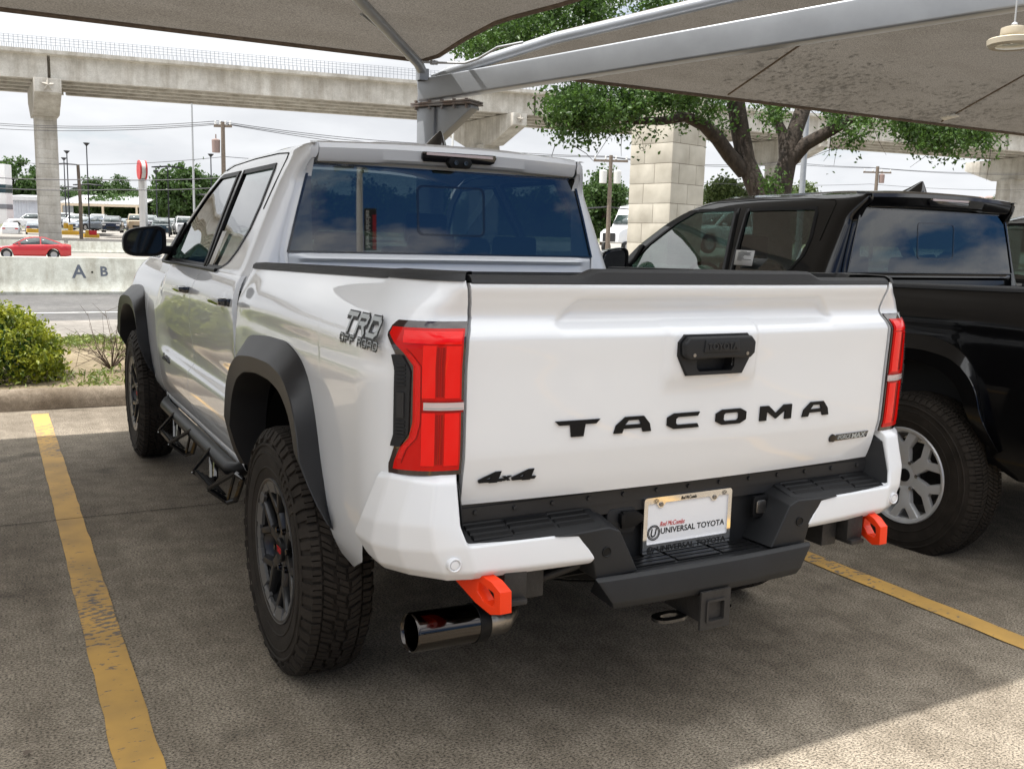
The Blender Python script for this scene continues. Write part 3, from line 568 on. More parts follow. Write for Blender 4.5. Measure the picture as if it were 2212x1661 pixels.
    # ---- wheel arch flares, liners, wheels
    for yc in (YW, YW+WB):
        def flare(s):
            def row(P, X, dy=0, n=60):
                P = np.array(P); d = np.concatenate([[0], np.cumsum(np.hypot(*np.diff(P, axis=0).T))]); t = np.linspace(0, d[-1], n)
                # light rounding of the polygon
                yy = np.interp(t, d, P[:, 0]); zz = np.interp(t, d, P[:, 1]); k = np.array([1, 2, 3, 2, 1])/9
                yp = np.pad(yy, 2, mode='edge'); zp = np.pad(zz, 2, mode='edge'); yy2 = np.convolve(yp, k, 'valid'); zz2 = np.convolve(zp, k, 'valid'); yy2[0], yy2[-1], zz2[0], zz2[-1] = yy[0], yy[-1], zz[0], zz[-1]
                return yy2+yc, zz2
            xo = .0 if off else -.022
            yo, zo = row(ARCH_OUT, 0); yk, zk = row(ARCH_CR, 0); yi, zi = row(ARCH_IN, 0)
            body = hx(yo, zo)
            end = np.minimum(1, np.minimum(np.arange(60), np.arange(60)[::-1])/7.)
            end = .35+.65*end
            r0 = np.stack([body-.006, yo, zo], 1); r1 = np.stack([body+.006*end, yo, zo-.001], 1)
            kx = (.983+xo); xk = body+(kx-body)*end
            r2 = np.stack([xk-.002, yk*.96+yo*.04, zk*.96+zo*.04+.0], 1); r3 = np.stack([xk+.001, yk*.97+yi*.03, zk*.97+zi*.03], 1)
            r4 = np.stack([xk-.010, yi, zi], 1); r5 = np.stack([xk-.018, yi, zi-.003], 1); r6 = np.stack([np.full(60, .84), (yi-yc)*.985+yc, zi+.004], 1)
            m_ = MB().grid(sx([r0, r1, r2, r3, r4, r5, r6], s))
            m_.build('wheel_arch_flare', 'flare_plastic' if off else paint, T, smooth=30)
            L = MB(); th = np.linspace(.0, math.pi-.0, 40); rows = []
            for xx in (.86, .58): rows.append([(xx, yc-.03+.53*math.cos(a), .56+.40*math.sin(a)) for a in th])
            L.grid(sx(rows, s)); L.add(sx(rows[1], s).tolist()+[(s*.58, yc-.03, .70)], [(i, i+1, 40) for i in range(39)])
            L.build('wheel_arch_liner', 'deep_black', T)
        both(flare)
        for s in (-1, 1):
            wy = (.89 if off else .985)+(0 if yc < 2 else 3.35)
            wheel_parts(T, s*abs(XT), wy, .398, s, style)
    # ---- doors and front wings
    def doorseam(z): return float(itp(z, [(.47, 2.60), (.60, 2.62), (.80, 2.615), (1.0, 2.575), (1.15, 2.51), (1.25, 2.42)]))
    def rearseam(z): return float(itp(z, [(.47, 1.80), (.60, 1.72), (.80, 1.64), (1.0, 1.635), (1.25, 1.70)]))
    def frontseam(z): return 3.56-.0*z
    def panel(name, ya, yb, z0, z1, s, m_, gap=.003, ny=50, nz=56, zb=None, parent=T):
        g = []
        for z in np.linspace(z0, z1, nz):
            a, b_ = ya(z)+gap, yb(z)-gap; row = []
            yy = np.linspace(a, b_, ny); X = hx(yy, np.full(ny, z)); row = [(X[0]-.02, a, z)]+list(zip(X, yy, np.full(ny, z)))+[(X[-1]-.02, b_, z)]; g.append(row)
        g = np.array(g)
        if zb is not None:
            for j in range(g.shape[1]):
                lo = zb(g[j*0, j, 1] if False else g[0, j, 1]); 
                if lo > z0:
                    zz = lo+(g[:, j, 2]-z0)/(z1-z0)*(z1-lo); yy = g[:, j, 1]; X = hx(yy, zz); 
                    edge = j in (0, g.shape[1]-1); g[:, j, 2] = zz; g[:, j, 0] = X-(.02 if edge else 0)
        bt = g[:1].copy(); bt[..., 0] -= .03; tp = g[-1:].copy(); tp[..., 0] -= .02; g = np.concatenate([bt, g, tp])
        return MB().grid(sx(g, s)).build(name, m_, parent, smooth=38)
    def doors(s):
        def zlow(y):
            v = arch_low(y, YW); return float(v)+.01 if v > 0 else .0
        rd = panel('rear_door', rearseam, doorseam, .50, 1.238, s, paint, zb=zlow)
        fd = panel('front_door', doorseam, frontseam, .50, 1.238, s, paint)
        for d, yc in ((rd, 1.70), (fd, 2.56)):
            yc0 = yc; hb = MB(); zc = 1.135
            o = float(hx(yc0+.1, zc))
            P = [(0, -.012), (.03, -.018), (.20, -.016), (.225, -.004), (.215, .012), (.03, .020), (0, .016)]
            V = []
            for k, wv in ((0, 0.012), (.9, .040), (1, .046)):
                V += [(s*(o+wv), yc0+.0+u*(1-.02*k)+.002*k, zc+v*(1-.25*k)+.003*k) for u, v in P]
            n7 = 7; hb.add(V, [(i, (i+1) % n7, n7+(i+1) % n7, n7+i) for i in range(n7)]+[(n7+i, n7+(i+1) % n7, 2*n7+(i+1) % n7, 2*n7+i) for i in range(n7)]+[tuple(range(2*n7, 3*n7)), tuple(range(n7))])
            hb.box(s*(o-.01), s*(o+.014), yc0+.004, yc0+.045, zc-.014, zc+.016); hb.box(s*(o-.01), s*(o+.014), yc0+.175, yc0+.205, zc-.012, zc+.012)
            hb.build('door_handle', 'gloss_black', d, bevel=.003, smooth=35)
            cu = MB(); rows = []
            for r_ in np.linspace(0, 1, 7):
                rows.append([(s*(float(hx(yc0+.12, zc))+.0015-.0*r_), yc0+.115+.055*r_*math.cos(a), zc+.040*r_*math.sin(a)) for a in np.linspace(0, 2*math.pi, 25)[:-1]])
            for a in range(len(rows)):
                for b_ in range(24):
                    xx, yy, zz = rows[a][b_]; r_ = a/6; rows[a][b_] = (s*(float(hx(yy, zz))+.002*(1-r_**2)-.0001), yy, zz)
            cu.grid(rows, close=True); cu.build('handle_cup', paint, d)
        panel('front_wing', frontseam, lambda z: 5.12-.0*z, .47, 1.235, s, paint, ny=90, zb=lambda y: (float(arch_low(y, YW+WB)) if arch_low(y, YW+WB) > 0 else .0))
        r_ = MB(); rows = []
        for y in np.linspace(1.70, 3.58, 20): rows.append([(s*.868, y, .505), (s*.872, y, .49), (s*.862, y, .465), (s*.80, y, .44), (s*.70, y, .44), (s*.70, y, .52)])
        r_.grid(rows); r_.build('sill_panel', paint, T, smooth=40)
    both(doors)
    core = MB(); core.box(-.80, .80, 1.66, 3.5, .50, 1.0); core.box(-.55, .55, .06, 5.0, .50, .78); core.box(-.5, .5, 3.5, 5.0, .5, 1.0); core.build('underbody', 'deep_black', T)
    # ---- cab above the belt line
    GZ = [(1.18, .885), (1.235, .872), (1.25, .862), (1.33, .826), (1.42, .788), (1.50, .753), (1.58, .717), (1.66, .680), (1.70, .660), (1.735, .638), (1.755, .615)]
    def Gx(z): return float(citp(z, GZ))
    def yA(z): return float(itp(z, [(1.18, 3.68), (1.24, 3.62), (1.455, 3.43), (1.60, 3.22), (1.68, 3.05), (1.735, 2.86), (1.76, 2.7)]))
    def ybk(z): return 1.655+(z-1.3)*.075
    def ybp(z): return ybk(z)-.072*float(sm(1.60, 1.745, z))
    YS = 1.80
    def cab_pt(u, z):
        "u = metres forward (+) of y=YS along the side; u<0 runs round the rear corner, then across the back"
        g = Gx(z)
        if u >= 0: return (g-.010*float(sm(.9, 1.9, u)), YS+u)
        yb = ybp(z); xi = .60; tt = np.linspace(0, 1, 60)*math.pi/2; n = 3.4
        px = xi+(g-xi)*np.cos(tt)**(2/n); py = YS-(YS-yb)*np.sin(tt)**(2/n); L = np.concatenate([[0], np.cumsum(np.hypot(np.diff(px), np.diff(py)))])
        if -u <= L[-1]: return (float(np.interp(-u, L, px)), float(np.interp(-u, L, py)))
        return (xi-(-u-L[-1]), yb)
    def Lc(z):
        g = Gx(z); yb = ybp(z); tt = np.linspace(0, 1, 60)*math.pi/2; px = .60+(g-.60)*np.cos(tt)**(2/3.4); py = YS-(YS-yb)*np.sin(tt)**(2/3.4); return float(np.sum(np.hypot(np.diff(px), np.diff(py))))
    # window outlines (outer edge of the black surround), u along the side
    rw_lo = lambda z: float(itp(z, [(1.243, 2.20), (1.255, 2.12), (1.28, 2.02), (1.33, 1.945), (1.42, 1.878), (1.52, 1.872), (1.66, 1.905), (1.690, 1.93)]))-YS
    rw_hi = lambda z: float(itp(z, [(1.243, 2.415), (1.70, 2.50)]))-YS
    fw_lo = lambda z: float(itp(z, [(1.243, 2.43), (1.70, 2.56)]))-YS
    fw_hi = lambda z: min(yA(z)-.075, 3.56)-YS
    zc = np.concatenate([np.linspace(1.18, 1.243, 6), np.linspace(1.25, 1.69, 40), np.linspace(1.70, 1.755, 8)])
    def cabside(s):
        # painted shell with real window openings: columns are pinned to the window edges
        def inset(f, d): return lambda z: f(z)+d
        segs = [(lambda z: -Lc(z)-.0, lambda z: 0.0, 22), (lambda z: 0.0, lambda z: max(.02, rw_lo(min(max(z, 1.243), 1.69)))+.006, 5), ('R', None, 14), (lambda z: rw_hi(min(z, 1.70))-.006, lambda z: fw_lo(min(z, 1.70))+.006, 3), ('F', None, 26), (lambda z: fw_hi(z)-.006, lambda z: yA(z)-YS, 4)]
        m_ = MB()
        for a, b_, n in segs:
            zz = zc
            if a == 'R': lo, hi = (lambda z: max(.02, rw_lo(min(max(z, 1.243), 1.69)))+.006), (lambda z: rw_hi(min(z, 1.70))-.006); rows_sets = [zc[zc <= 1.245], zc[zc >= 1.6899]]
            elif a == 'F': lo, hi = (lambda z: fw_lo(min(z, 1.70))+.006), (lambda z: fw_hi(z)-.006); rows_sets = [zc[zc <= 1.245], zc[zc >= 1.6899]]
            else: lo, hi = a, b_; rows_sets = [zc]
            for zr in rows_sets:
                g = []
                for z in zr:
                    l_, h_ = lo(z), hi(z)
                    g.append([(*cab_pt(l_+(h_-l_)*k/n, z), z) for k in range(n+1)])
                m_.grid(sx(g, s))
        m_.build('cab_side', paint, T, smooth=40)
        surf = lambda u, z: cab_pt(u, z)
        # surf normal for patch(): increasing u runs forward so flip by using negative u
        S2 = lambda u, z: cab_pt(u, z)
        for nm, lo, hi in (('side_window', rw_lo, rw_hi), ('side_window', fw_lo, fw_hi)):
            zz = np.linspace(1.243, 1.692, 40)
            ring = MB()
            wv = .020
            def P(u, z, o): p = cab_pt(u, z); return (s*(p[0]+o), p[1], z)
            outer = [(lo(z), z) for z in zz]+[(hi(z), z) for z in zz[::-1]]
            cz = [max(1.243+wv, min(1.692-wv, z)) for z in zz]
            wl = .024 if nm else 0
            inner = [(lo(z)+.022, c) for z, c in zip(zz, cz)]+[(hi(z)-.026, c) for z, c in zip(zz[::-1], cz[::-1])]
            n = len(outer); V = [P(u, z, -.002) for u, z in outer]+[P(u, z, .004) for u, z in outer]+[P(u, z, .004) for u, z in inner]+[P(u, z, -.012) for u, z in inner]
            F = []
            for i in range(n):
                j = (i+1) % n
                for k in range(3): F.append((k*n+i, k*n+j, (k+1)*n+j, (k+1)*n+i))
            ring.add(V, F); fr_ = ring.build('window_frame', 'satin_black', T, smooth=30)
            gl = []
            for z in np.linspace(1.255, 1.682, 24):
                a, b_ = lo(z)+.012, hi(z)-.014; gl.append([P(a+(b_-a)*k/16, z, -.004) for k in range(17)])
            MB().grid(gl).build('window_glass', 'tinted_glass', fr_)
        # pillar trim between the doors
        pt = MB(); g = []
        for z in np.linspace(1.25, 1.69, 12): g.append([(s*(Gx(z)+.005), YS+u, z) for u in (rw_hi(z)-.030, rw_hi(z)-.001)])
        pt.grid(g); g = []
        for z in np.linspace(1.25, 1.69, 12): g.append([(s*(Gx(z)+.005), YS+u, z) for u in (fw_lo(z)+.001, fw_lo(z)+.045)])
        pt.grid(g); pt.build('pillar_trim', 'satin_black', T, solid=.004)
        # belt moulding
        bm_ = MB(); bm_.tube([(s*(Gx(1.243)+.002), 3.58, 1.240), (s*(Gx(1.243)+.006), 2.43, 1.243), (s*(Gx(1.243)+.006), 2.16, 1.243)], .009, 8); bm_.build('belt_moulding', 'satin_black', T)
        # door frame seam over the windows
        sl_ = MB(); pts = [(cab_pt(u, z), z) for u, z in [(-.02+.03, 1.50), (.0+.005, 1.60), (.0, 1.70), (.02, 1.725), (.2, 1.735), (.6, 1.738), (1.0, 1.728), (1.12, 1.71)]]
        sl_.tube([(s*(p[0]+.0005), p[1], z) for p, z in pts], .0028, 5); sl_.build('door_frame_seam', 'deep_black', T)
        # mirror
        mr = MB(); c = (s*.985, 3.47, 1.346)
        yaw = 0
        prof = [(-.055, .80), (-.050, .97), (-.02, 1.0), (.03, .93), (.06, .72), (.078, .35), (.083, .0)]
        shp = lambda a: (.112*(abs(math.cos(a))**.55)*math.copysign(1, math.cos(a))*(1 if True else 1), .080*(abs(math.sin(a))**.62)*math.copysign(1, math.sin(a)))
        rows = []
        for dy, k in prof:
            row = []
            for a in np.linspace(0, 2*math.pi, 41)[:-1]:
                ex, ez = shp(a); ex, ez = ex*k, ez*k; ez += -.018*(ex/.112)*(1 if ez > 0 else 0)*1.0
                row.append((c[0]+s*ex, c[1]+dy, c[2]+ez))
            rows.append(row)
        mr.grid(rows, close=True); mh = mr.build('door_mirror', 'gloss_black' if not off else 'satin_black', T, smooth=40)
        g_ = MB(); row = []
        for a in np.linspace(0, 2*math.pi, 41)[:-1]:
            ex, ez = shp(a); ez += -.018*(ex/.112)*(1 if ez > 0 else 0); row.append((c[0]+s*ex*.80, c[1]-.048, c[2]+ez*.80))
        g_.add(row, [tuple(range(40))]); g_.build('mirror_glass', 'mirror_glass', mh, smooth=False)
        rm = MB(); r1 = [(c[0]+(v[0]-c[0])*1.22, c[1]-.054, c[2]+(v[2]-c[2])*1.20) for v in row]; r2_ = [(v[0], c[1]-.054, v[2]) for v in row]; r3_ = [(v[0], c[1]-.046, v[2]) for v in row]; rm.grid([r1, r2_, r3_], close=True); rm.build('mirror_bezel', 'satin_black', mh)
        am = MB(); am.prism([(.82, 1.275), (.90, 1.283), (.92, 1.30), (.90, 1.325), (.82, 1.325)], lambda u, v, w_: (s*u, w_, v), 3.44, 3.52); am.build('mirror_arm', 'satin_black', mh, bevel=.008)
        sp_ = MB(); sp_.add([(s*(Gx(1.25)+.006), 3.44, 1.245), (s*(Gx(1.25)+.003), 3.62, 1.24), (s*(Gx(1.455)-.004), 3.43, 1.45), (s*(Gx(1.455)+.0), 3.38, 1.45)], [(0, 1, 2, 3)]); sp_.build('mirror_sail', 'satin_black', mh, solid=.01)
    both(cabside)
    # back wall of the cab with the glass opening
    m_ = MB(); zb0, zb1 = 1.20, 1.755
    hw = lambda z: float(itp(z, [(1.33, .708), (1.40, .692), (1.50, .664), (1.68, .612)]))
    def bw(x, z): return (x, ybk(z)+.0+.0*x, z)
    for (za, zb_, cut) in ((1.20, 1.335, 0), (1.335, 1.68, 1), (1.68, 1.755, 0)):
        g = []
        for z in np.linspace(za, zb_, 10 if cut else 6):
            xs_ = np.linspace(-.60, .60, 13) if not cut else None
            if cut: g.append([bw(-.60, z), bw(-min(hw(z), .60), z)])
            else: g.append([bw(x, z) for x in xs_])
        if not cut: m_.grid(g)
    # ledge under the glass
    led = []
    for x in np.linspace(-.70, .70, 41):
        k = 1-float(sm(.60, .70, abs(x))); led.append([(x, ybk(1.34)-.004, 1.338), (x, ybk(1.32)-.018*k-.004, 1.325), (x, ybk(1.30)-.022*k-.003, 1.312), (x, ybk(1.28)+.004-.003, 1.296), (x, ybk(1.2)-.003, 1.22)])
    m_.grid(led); m_.build('cab_back', paint, T, smooth=40)
    gz = np.linspace(1.335, 1.683, 16); g = [[(hw(z)*k, ybk(z)-.012+.004*abs(k)**3, z) for k in np.linspace(-1, 1, 41)] for z in gz]
    rg = MB().grid(g).build('rear_window', 'rear_glass', T)
    def rrect(x0, x1, z0, z1, r, n=6):
        P = []
        for cx_, cz_, a0 in ((x1-r, z1-r, 0), (x0+r, z1-r, 90), (x0+r, z0+r, 180), (x1-r, z0+r, 270)):
            for k in range(n+1): a = R_(a0+90*k/n); P.append((cx_+r*math.cos(a), cz_+r*math.sin(a)))
        return P
    def ringm(Pa, Pb, yf, d0, d1, name, m__, par):
        n = len(Pa); V = [(u, yf(v)-d1, v) for u, v in Pa]+[(u, yf(v)-d1, v) for u, v in Pb]+[(u, yf(v)-d0, v) for u, v in Pa]+[(u, yf(v)-d0, v) for u, v in Pb]
        F = [];
        for i in range(n):
            j = (i+1) % n; F += [(i, j, n+j, n+i), (2*n+i, i, j, 2*n+j), (n+i, n+j, 3*n+j, 3*n+i)]
        return MB().add(V, F).build(name, m__, par, smooth=30)
    ringm(rrect(-.158, .158, 1.412, 1.620, .028), rrect(-.148, .148, 1.421, 1.611, .022), lambda v: ybk(v)-.010, 0, .004, 'slider_frame', 'gloss_black', rg)
    # black rubber edge round the whole glass
    oe = [(-hw(1.335), 1.335), (hw(1.335), 1.335), (hw(1.5), 1.5), (hw(1.683), 1.683), (-hw(1.683), 1.683), (-hw(1.5), 1.5)]; ie = [(u*.985, 1.51+(v-1.51)*.965) for u, v in oe]
    ringm(oe, ie, lambda v: ybk(v)-.010, 0, .004, 'glass_seal', 'gloss_black', rg)
    # pillar backs either side of the glass
    for s in (-1, 1):
        pb = MB(); g = []
        for z in np.linspace(1.22, 1.755, 30):
            w_ = hw(max(z, 1.335)) if z < 1.683 else float(itp(z, [(1.683, .611), (1.71, .592)])); yb = ybp(z); n = 3.4; gx_ = Gx(z)
            row = [(s*(w_-.004), (ybk(z)-.010 if z < 1.683 else yb-.004), z)]
            for xx in (w_+.010, w_+.025):
                if xx < gx_-.004:
                    q = max(0., (xx-.60)/(gx_-.60)); yy = YS-(YS-yb)*(1-q**n)**(1/n) if q < 1 else YS; row.append((s*xx, yy-.006, z))
                else: row.append((s*(gx_-.002), YS-.01, z))
            g.append(row)
        pb.grid(g); pb.build('pillar_back', paint, T, smooth=40)
    # roof
    def ze(y): return float(itp(y, [(1.60, 1.752), (2.0, 1.757), (2.66, 1.748), (2.86, 1.735), (3.05, 1.69), (3.22, 1.61)]))
    def xe(y): z = ze(y); return Gx(min(z, 1.755))
    g = []
    for y in list(np.linspace(1.60, 2.9, 30))+[2.98, 3.05]:
        e = xe(y); z0 = ze(y); crown = float(itp(y, [(1.64, .030), (2.0, .040), (2.7, .045), (3.05, .075)]))
        row = []
        for k in np.linspace(-1, 1, 61):
            rib = .006*(sm(.86, .80, abs(k)) if False else (1-float(sm(.74, .80, abs(k)))))-.004*float(sm(.36, .30, abs(k)) if False else (1-float(sm(.30, .36, abs(k)))))
            yy_ = max(y, 1.70) if abs(k*e) < .582 else y; row.append((k*e, yy_, z0+crown*(1-abs(k)**2.6)+rib*float(sm(1.66, 1.75, y))))
        g.append(row)
    MB().grid(g).build('roof', paint, T, smooth=40)
    ws = []
    for t in np.linspace(0, 1, 14):
        z = 1.70-t*.50; y = yA(z)+.02; e = Gx(z)-.012; ws.append([(k*e, y+.16*(1-abs(k)**2)*(.4+.6*t), z+(.055*(1-t))*(1-abs(k)**2.6)) for k in np.linspace(-1, 1, 21)])
    MB().grid(ws).build('windscreen', 'tinted_glass', T)
    # bonnet and nose
    g = []
    for y in np.linspace(3.60, 5.10, 26):
        zt = float(itp(y, [(3.60, 1.235), (4.3, 1.222), (4.7, 1.19), (5.0, 1.12), (5.10, 1.07)])); g.append([(k*float(hx(y, min(zt, 1.235))), y, zt+.05*(1-abs(k)**2.5)*float(sm(5.2, 4.6, y) if False else 1-sm(4.7, 5.15, y))) for k in np.linspace(-1, 1, 31)])
    MB().grid(g).build('bonnet', paint, T, smooth=40)
    ns = []
    for z in np.linspace(.50, 1.08, 10): ns.append([(k*float(hx(5.10, z)), 5.10+.10*(1-abs(k)**3), z) for k in np.linspace(-1, 1, 21)])
    MB().grid(ns).build('front_bumper', 'black_plastic', T, smooth=40)
    # wing top between bonnet and windscreen base
    # spoiler
    prs = [(1.735, 1.772), (1.645, 1.764), (1.622, 1.757), (1.614, 1.738), (1.628, 1.700), (1.640, 1.688), (1.675, 1.684)]
    g = []
    for x in np.linspace(-.585, .585, 61):
        k = abs(x)/.585; cr_ = .014*(1-k**2); fw = .0; up = .004*(1-float(sm(.30, .36, abs(x)))) ; g.append([(x*(1-.0*(1.76-z)), y-.018*(1-k**2), z+cr_*(.5+.5*(z-1.68)/.09)+(up if y > 1.63 else 0)) for y, z in prs])
    sp = MB().grid(g); sp.add(g[0], [tuple(range(7))]); sp.add(g[-1], [tuple(range(7))]); spo = sp.build('roof_spoiler', paint, T, smooth=28)
    YL = 1.612-.018
    bl = MB(); P = [(-.158, 1.752), (.170, 1.755), (.176, 1.742), (.168, 1.722), (.15, 1.715), (-.15, 1.713), (-.160, 1.724), (-.162, 1.742)]
    P = [(u, v-.004) for u, v in P]
    bl.prism(P, lambda u, v, w_: (u-.004, YL+.004-w_-(1.735-v)*-.25, v), -.01, .008); hb = bl.build('brake_light', 'gloss_black', spo, bevel=.002)
    st = MB(); st.box(-.148, .152, YL-.010, YL-.002, 1.735, 1.746); st.build('light_strip', 'clear_lens', hb)
    if off:
        cm = MB(); cm.prism([(-.046, 1.728), (.046, 1.728), (.056, 1.710), (.042, 1.690), (-.042, 1.690), (-.056, 1.710)], lambda u, v, w_: (u, YL-w_+.006, v), -.01, .022); cb = cm.build('camera_housing', 'satin_black', hb, bevel=.003)
        for q in (-.022, .022):
            l_ = MB(); l_.lathe([(YL-.014, .010), (YL-.022, .009), (YL-.022, .0065), (YL-.018, .005), (YL-.018, 0)], (q, 0, 1.710), 'y', 18); l_.build('camera_lens', 'gloss_black', cb)
    # antenna fin
    fy = 1.75; f = MB(); rows = []
    for t in np.linspace(0, 1, 9):
        zz = 1.788+.068*t; ya, yb_ = fy+.030*t, fy+.23-.185*t**.75; wd = .040*(1-t)**.8+.004
        rows.append([(wd*math.sin(a)*(1 if True else 1), (ya+yb_)/2+(yb_-ya)/2*math.cos(a), zz) for a in np.linspace(0, 2*math.pi, 17)[:-1]])
    f.grid(rows, close=True); f.add(rows[-1], [tuple(range(16))]); f.build('antenna_fin', 'gloss_black', T, smooth=50)
    # ---- cab interior (seen through the glass)
    for cx_ in (-.36, .36):
        it = MB()
        for y0 in (2.75,):
            it.prism([(0, .78), (.12, .80), (.06, 1.36), (-.04, 1.34)], lambda u, v, w_, cx_=cx_, y0=y0: (cx_+w_, y0+u, v), -.24, .24); it.prism([(0, 1.38), (.06, 1.38), (.05, 1.54), (.0, 1.53)], lambda u, v, w_, cx_=cx_, y0=y0: (cx_+w_, y0-.02+u, v), -.12, .12)
        it.build('seat', 'satin_black', T, bevel=.03, seg=3)
    it = MB(); it.prism([(0, .8), (.12, .82), (.07, 1.30), (-.03, 1.28)], lambda u, v, w_: (w_, 1.85+u, v), -.66, .66)
    for cx_ in (-.42, 0, .42): it.prism([(0, 1.30), (.06, 1.30), (.05, 1.42), (.0, 1.42)], lambda u, v, w_, cx_=cx_: (cx_+w_, 1.84+u, v), -.11, .11)
    it.build('rear_bench', 'satin_black', T, bevel=.03, seg=3)
    ds = MB(); ds.box(-.80, .80, 3.30, 3.66, .95, 1.215); ds.box(-.76, .76, 1.70, 3.3, .60, .78); ds.build('dashboard', 'deep_black', T)
    st = MB(); st.tube([(-.37+.18*math.cos(a), 3.18+.05*math.sin(a), 1.17+.17*math.sin(a)) for a in np.linspace(0, 2*math.pi, 25)], .014, 8, caps=False); st.build('steering_wheel', 'satin_black', T)
    # ---- rear bumper
    def bump(s):
        # columns: 0 tip, 1 inner riser edge, 2 crease, 3 corner, 4 side, 5 front edge ; rows top to bottom
        R0 = [None, (.742, .004, .838), (.788, .006, .836), (.832, .040, .838), (.868, .080, .843), (.888, .112, .838)]
        R1 = [None, (.752, -.018, .815), (.806, -.016, .818), (.852, .022, .822), (.894, .072, .828), (.908, .112, .820)]
        R2 = [None, (.752, -.044, .712), (.826, -.030, .716), (.884, .030, .712), (.920, .100, .706), (.926, .180, .700)]
        R3 = [(.428, -.070, .664), (.738, -.060, .665), (.818, -.034, .655), (.884, .032, .650), (.922, .120, .645), (.924, .235, .640)]
        R4 = [(.376, -.078, .590), (.72, -.064, .598), (.788, -.036, .596), (.862, .040, .597), (.898, .125, .590), (.898, .205, .590)]
        R5 = [(.384, -.062, .573), (.72, -.040, .572), (.775, -.018, .570), (.840, .066, .568), (.872, .15, .563), (.872, .21, .562)]
        R6 = [(.40, .0, .578), (.72, .0, .577), (.75, .02, .577), (.80, .10, .577), (.83, .16, .577), (.84, .20, .577)]
        m_ = MB(); rows = [R0, R1, R2, R3, R4, R5, R6]; idx = {}; V = []
        for i, r in enumerate(rows):
            for j, p in enumerate(r):
                if p is not None: idx[i, j] = len(V); V.append(p)
        F = []
        for i in range(6):
            for j in range(5):
                ks = [(i, j), (i, j+1), (i+1, j+1), (i+1, j)]
                if all(k in idx for k in ks): F.append(tuple(idx[k] for k in ks))
        # returns: top of the riser, inner side of the riser, top of the band, tip end
        def addv(p): V.append(p); return len(V)-1
        t0 = [addv((p[0]-.03*(j > 2), p[1]+.05*(1 if j < 4 else .2), p[2]-.006)) for j, p in enumerate(R0) if p is not None]
        for j in range(1, 5): F.append((idx[0, j], idx[0, j+1], t0[j], t0[j-1]))
        q = [addv((R0[1][0]-.004, .045, .83)), addv((.745, .03, .712)), addv((.735, -.035, .668))]
        F += [(idx[0, 1], idx[1, 1], q[0]), (idx[1, 1], idx[2, 1], q[1], q[0]), (idx[2, 1], idx[3, 1], q[2], q[1])]
        e = [addv((.440, -.050, .660))]
        F += [(idx[3, 0], idx[3, 1], q[2], e[0])]
        e2 = addv((.40, -.03, .60)); F += [(idx[3, 0], idx[4, 0], e2, e[0]), (idx[4, 0], idx[5, 0], e2), (idx[5, 0], idx[6, 0], e2)]
        m_.add(sx(V, s).tolist(), F); bc = m_.build('bumper_corner', plast, T, bevel=.011, seg=4, bang=8, smooth=16)
        l_ = MB(); c_ = (s*.771, 0, .621); yy = -.050; l_.lathe([(yy+.01, .0185), (yy-.004, .0178), (yy-.0055, .015), (yy-.003, .0125), (yy-.0005, .0118), (yy-.004, .0105), (yy-.005, 0)], c_, 'y', 28); l_.build('parking_sensor', 'white_plastic' if off else 'gloss_black', bc, smooth=50)
    both(bump)
    cb = MB()
    def horn(s):
        P = [(.50, .662), (.335, .668), (.302, .655), (.262, .580), (.238, .535), (.37, .530), (.385, .585), (.43, .655)]
        h_ = MB(); n = len(P); V = []
        for (u, v) in P: V.append((u, -.073, v))
        for (u, v) in P: V.append((u-.006 if u < .31 else u, .055, v+(.022 if v > .64 else 0)))
        h_.add(sx(V, s).tolist(), [tuple(range(n)), tuple(range(n, 2*n))]+[(i, (i+1) % n, n+(i+1) % n, n+i) for i in range(n)])
        h_.build('bumper_horn', 'black_plastic', T, bevel=.009, seg=3, bang=20)
        l_ = MB(); yy = -.073; l_.lathe([(yy+.01, .0145), (yy-.002, .014), (yy-.003, .0125), (yy-.001, .0105), (yy-.001, .0)], (s*.343, 0, .603), 'y', 24); l_.build('parking_sensor', 'satin_black', T, smooth=40)
        # step top
        st_ = MB(); st_.add(sx([(.33, -.068, .667), (.738, -.055, .663), (.742, .06, .699), (.33, .06, .700), (.33, -.068, .63), (.738, -.055, .63), (.742, .06, .63), (.33, .06, .63)], s).tolist(), [(0, 1, 2, 3), (4, 5, 6, 7), (0, 1, 5, 4), (1, 2, 6, 5), (2, 3, 7, 6), (3, 0, 4, 7)]); sp_ = st_.build('bumper_step', 'black_plastic', T, bevel=.004)
        for k, yy in enumerate((-.040, -.018, .004, .026)):
            for (a, b_, dy) in ((.355, .47, 0), (.475, .60, .006 if k % 2 else .003), (.605, .715, 0)):
                zt = lambda y: .665+(y+.062)/.122*.0355
                y0, y1 = yy+dy, yy+dy+.017
                t_ = MB(); t_.add(sx([(a, y0, zt(y0)), (b_, y0, zt(y0)), (b_, y1, zt(y1)), (a, y1, zt(y1)), (a+.003, y0+.003, zt(y0)+.0045), (b_-.003, y0+.003, zt(y0)+.0045), (b_-.003, y1-.003, zt(y1)+.0045), (a+.003, y1-.003, zt(y1)+.0045)], s).tolist(), [(4, 5, 6, 7), (0, 1, 5, 4), (1, 2, 6, 5), (2, 3, 7, 6), (3, 0, 4, 7)]); t_.build('step_tread', 'satin_black', sp_, smooth=20)
        r_ = MB(); r_.add(sx([(.738, -.05, .665), (.745, -.04, .71), (.745, -.012, .80), (.742, .05, .83), (.735, .06, .70), (.70, .055, .70), (.712, .05, .80), (.715, .03, .66)], s).tolist(), [(0, 1, 2, 3, 4), (1, 2, 6, 7), (2, 3, 6), (3, 4, 5, 6), (0, 1, 7)]); r_.build('bumper_cheek', 'black_plastic', T, smooth=20)
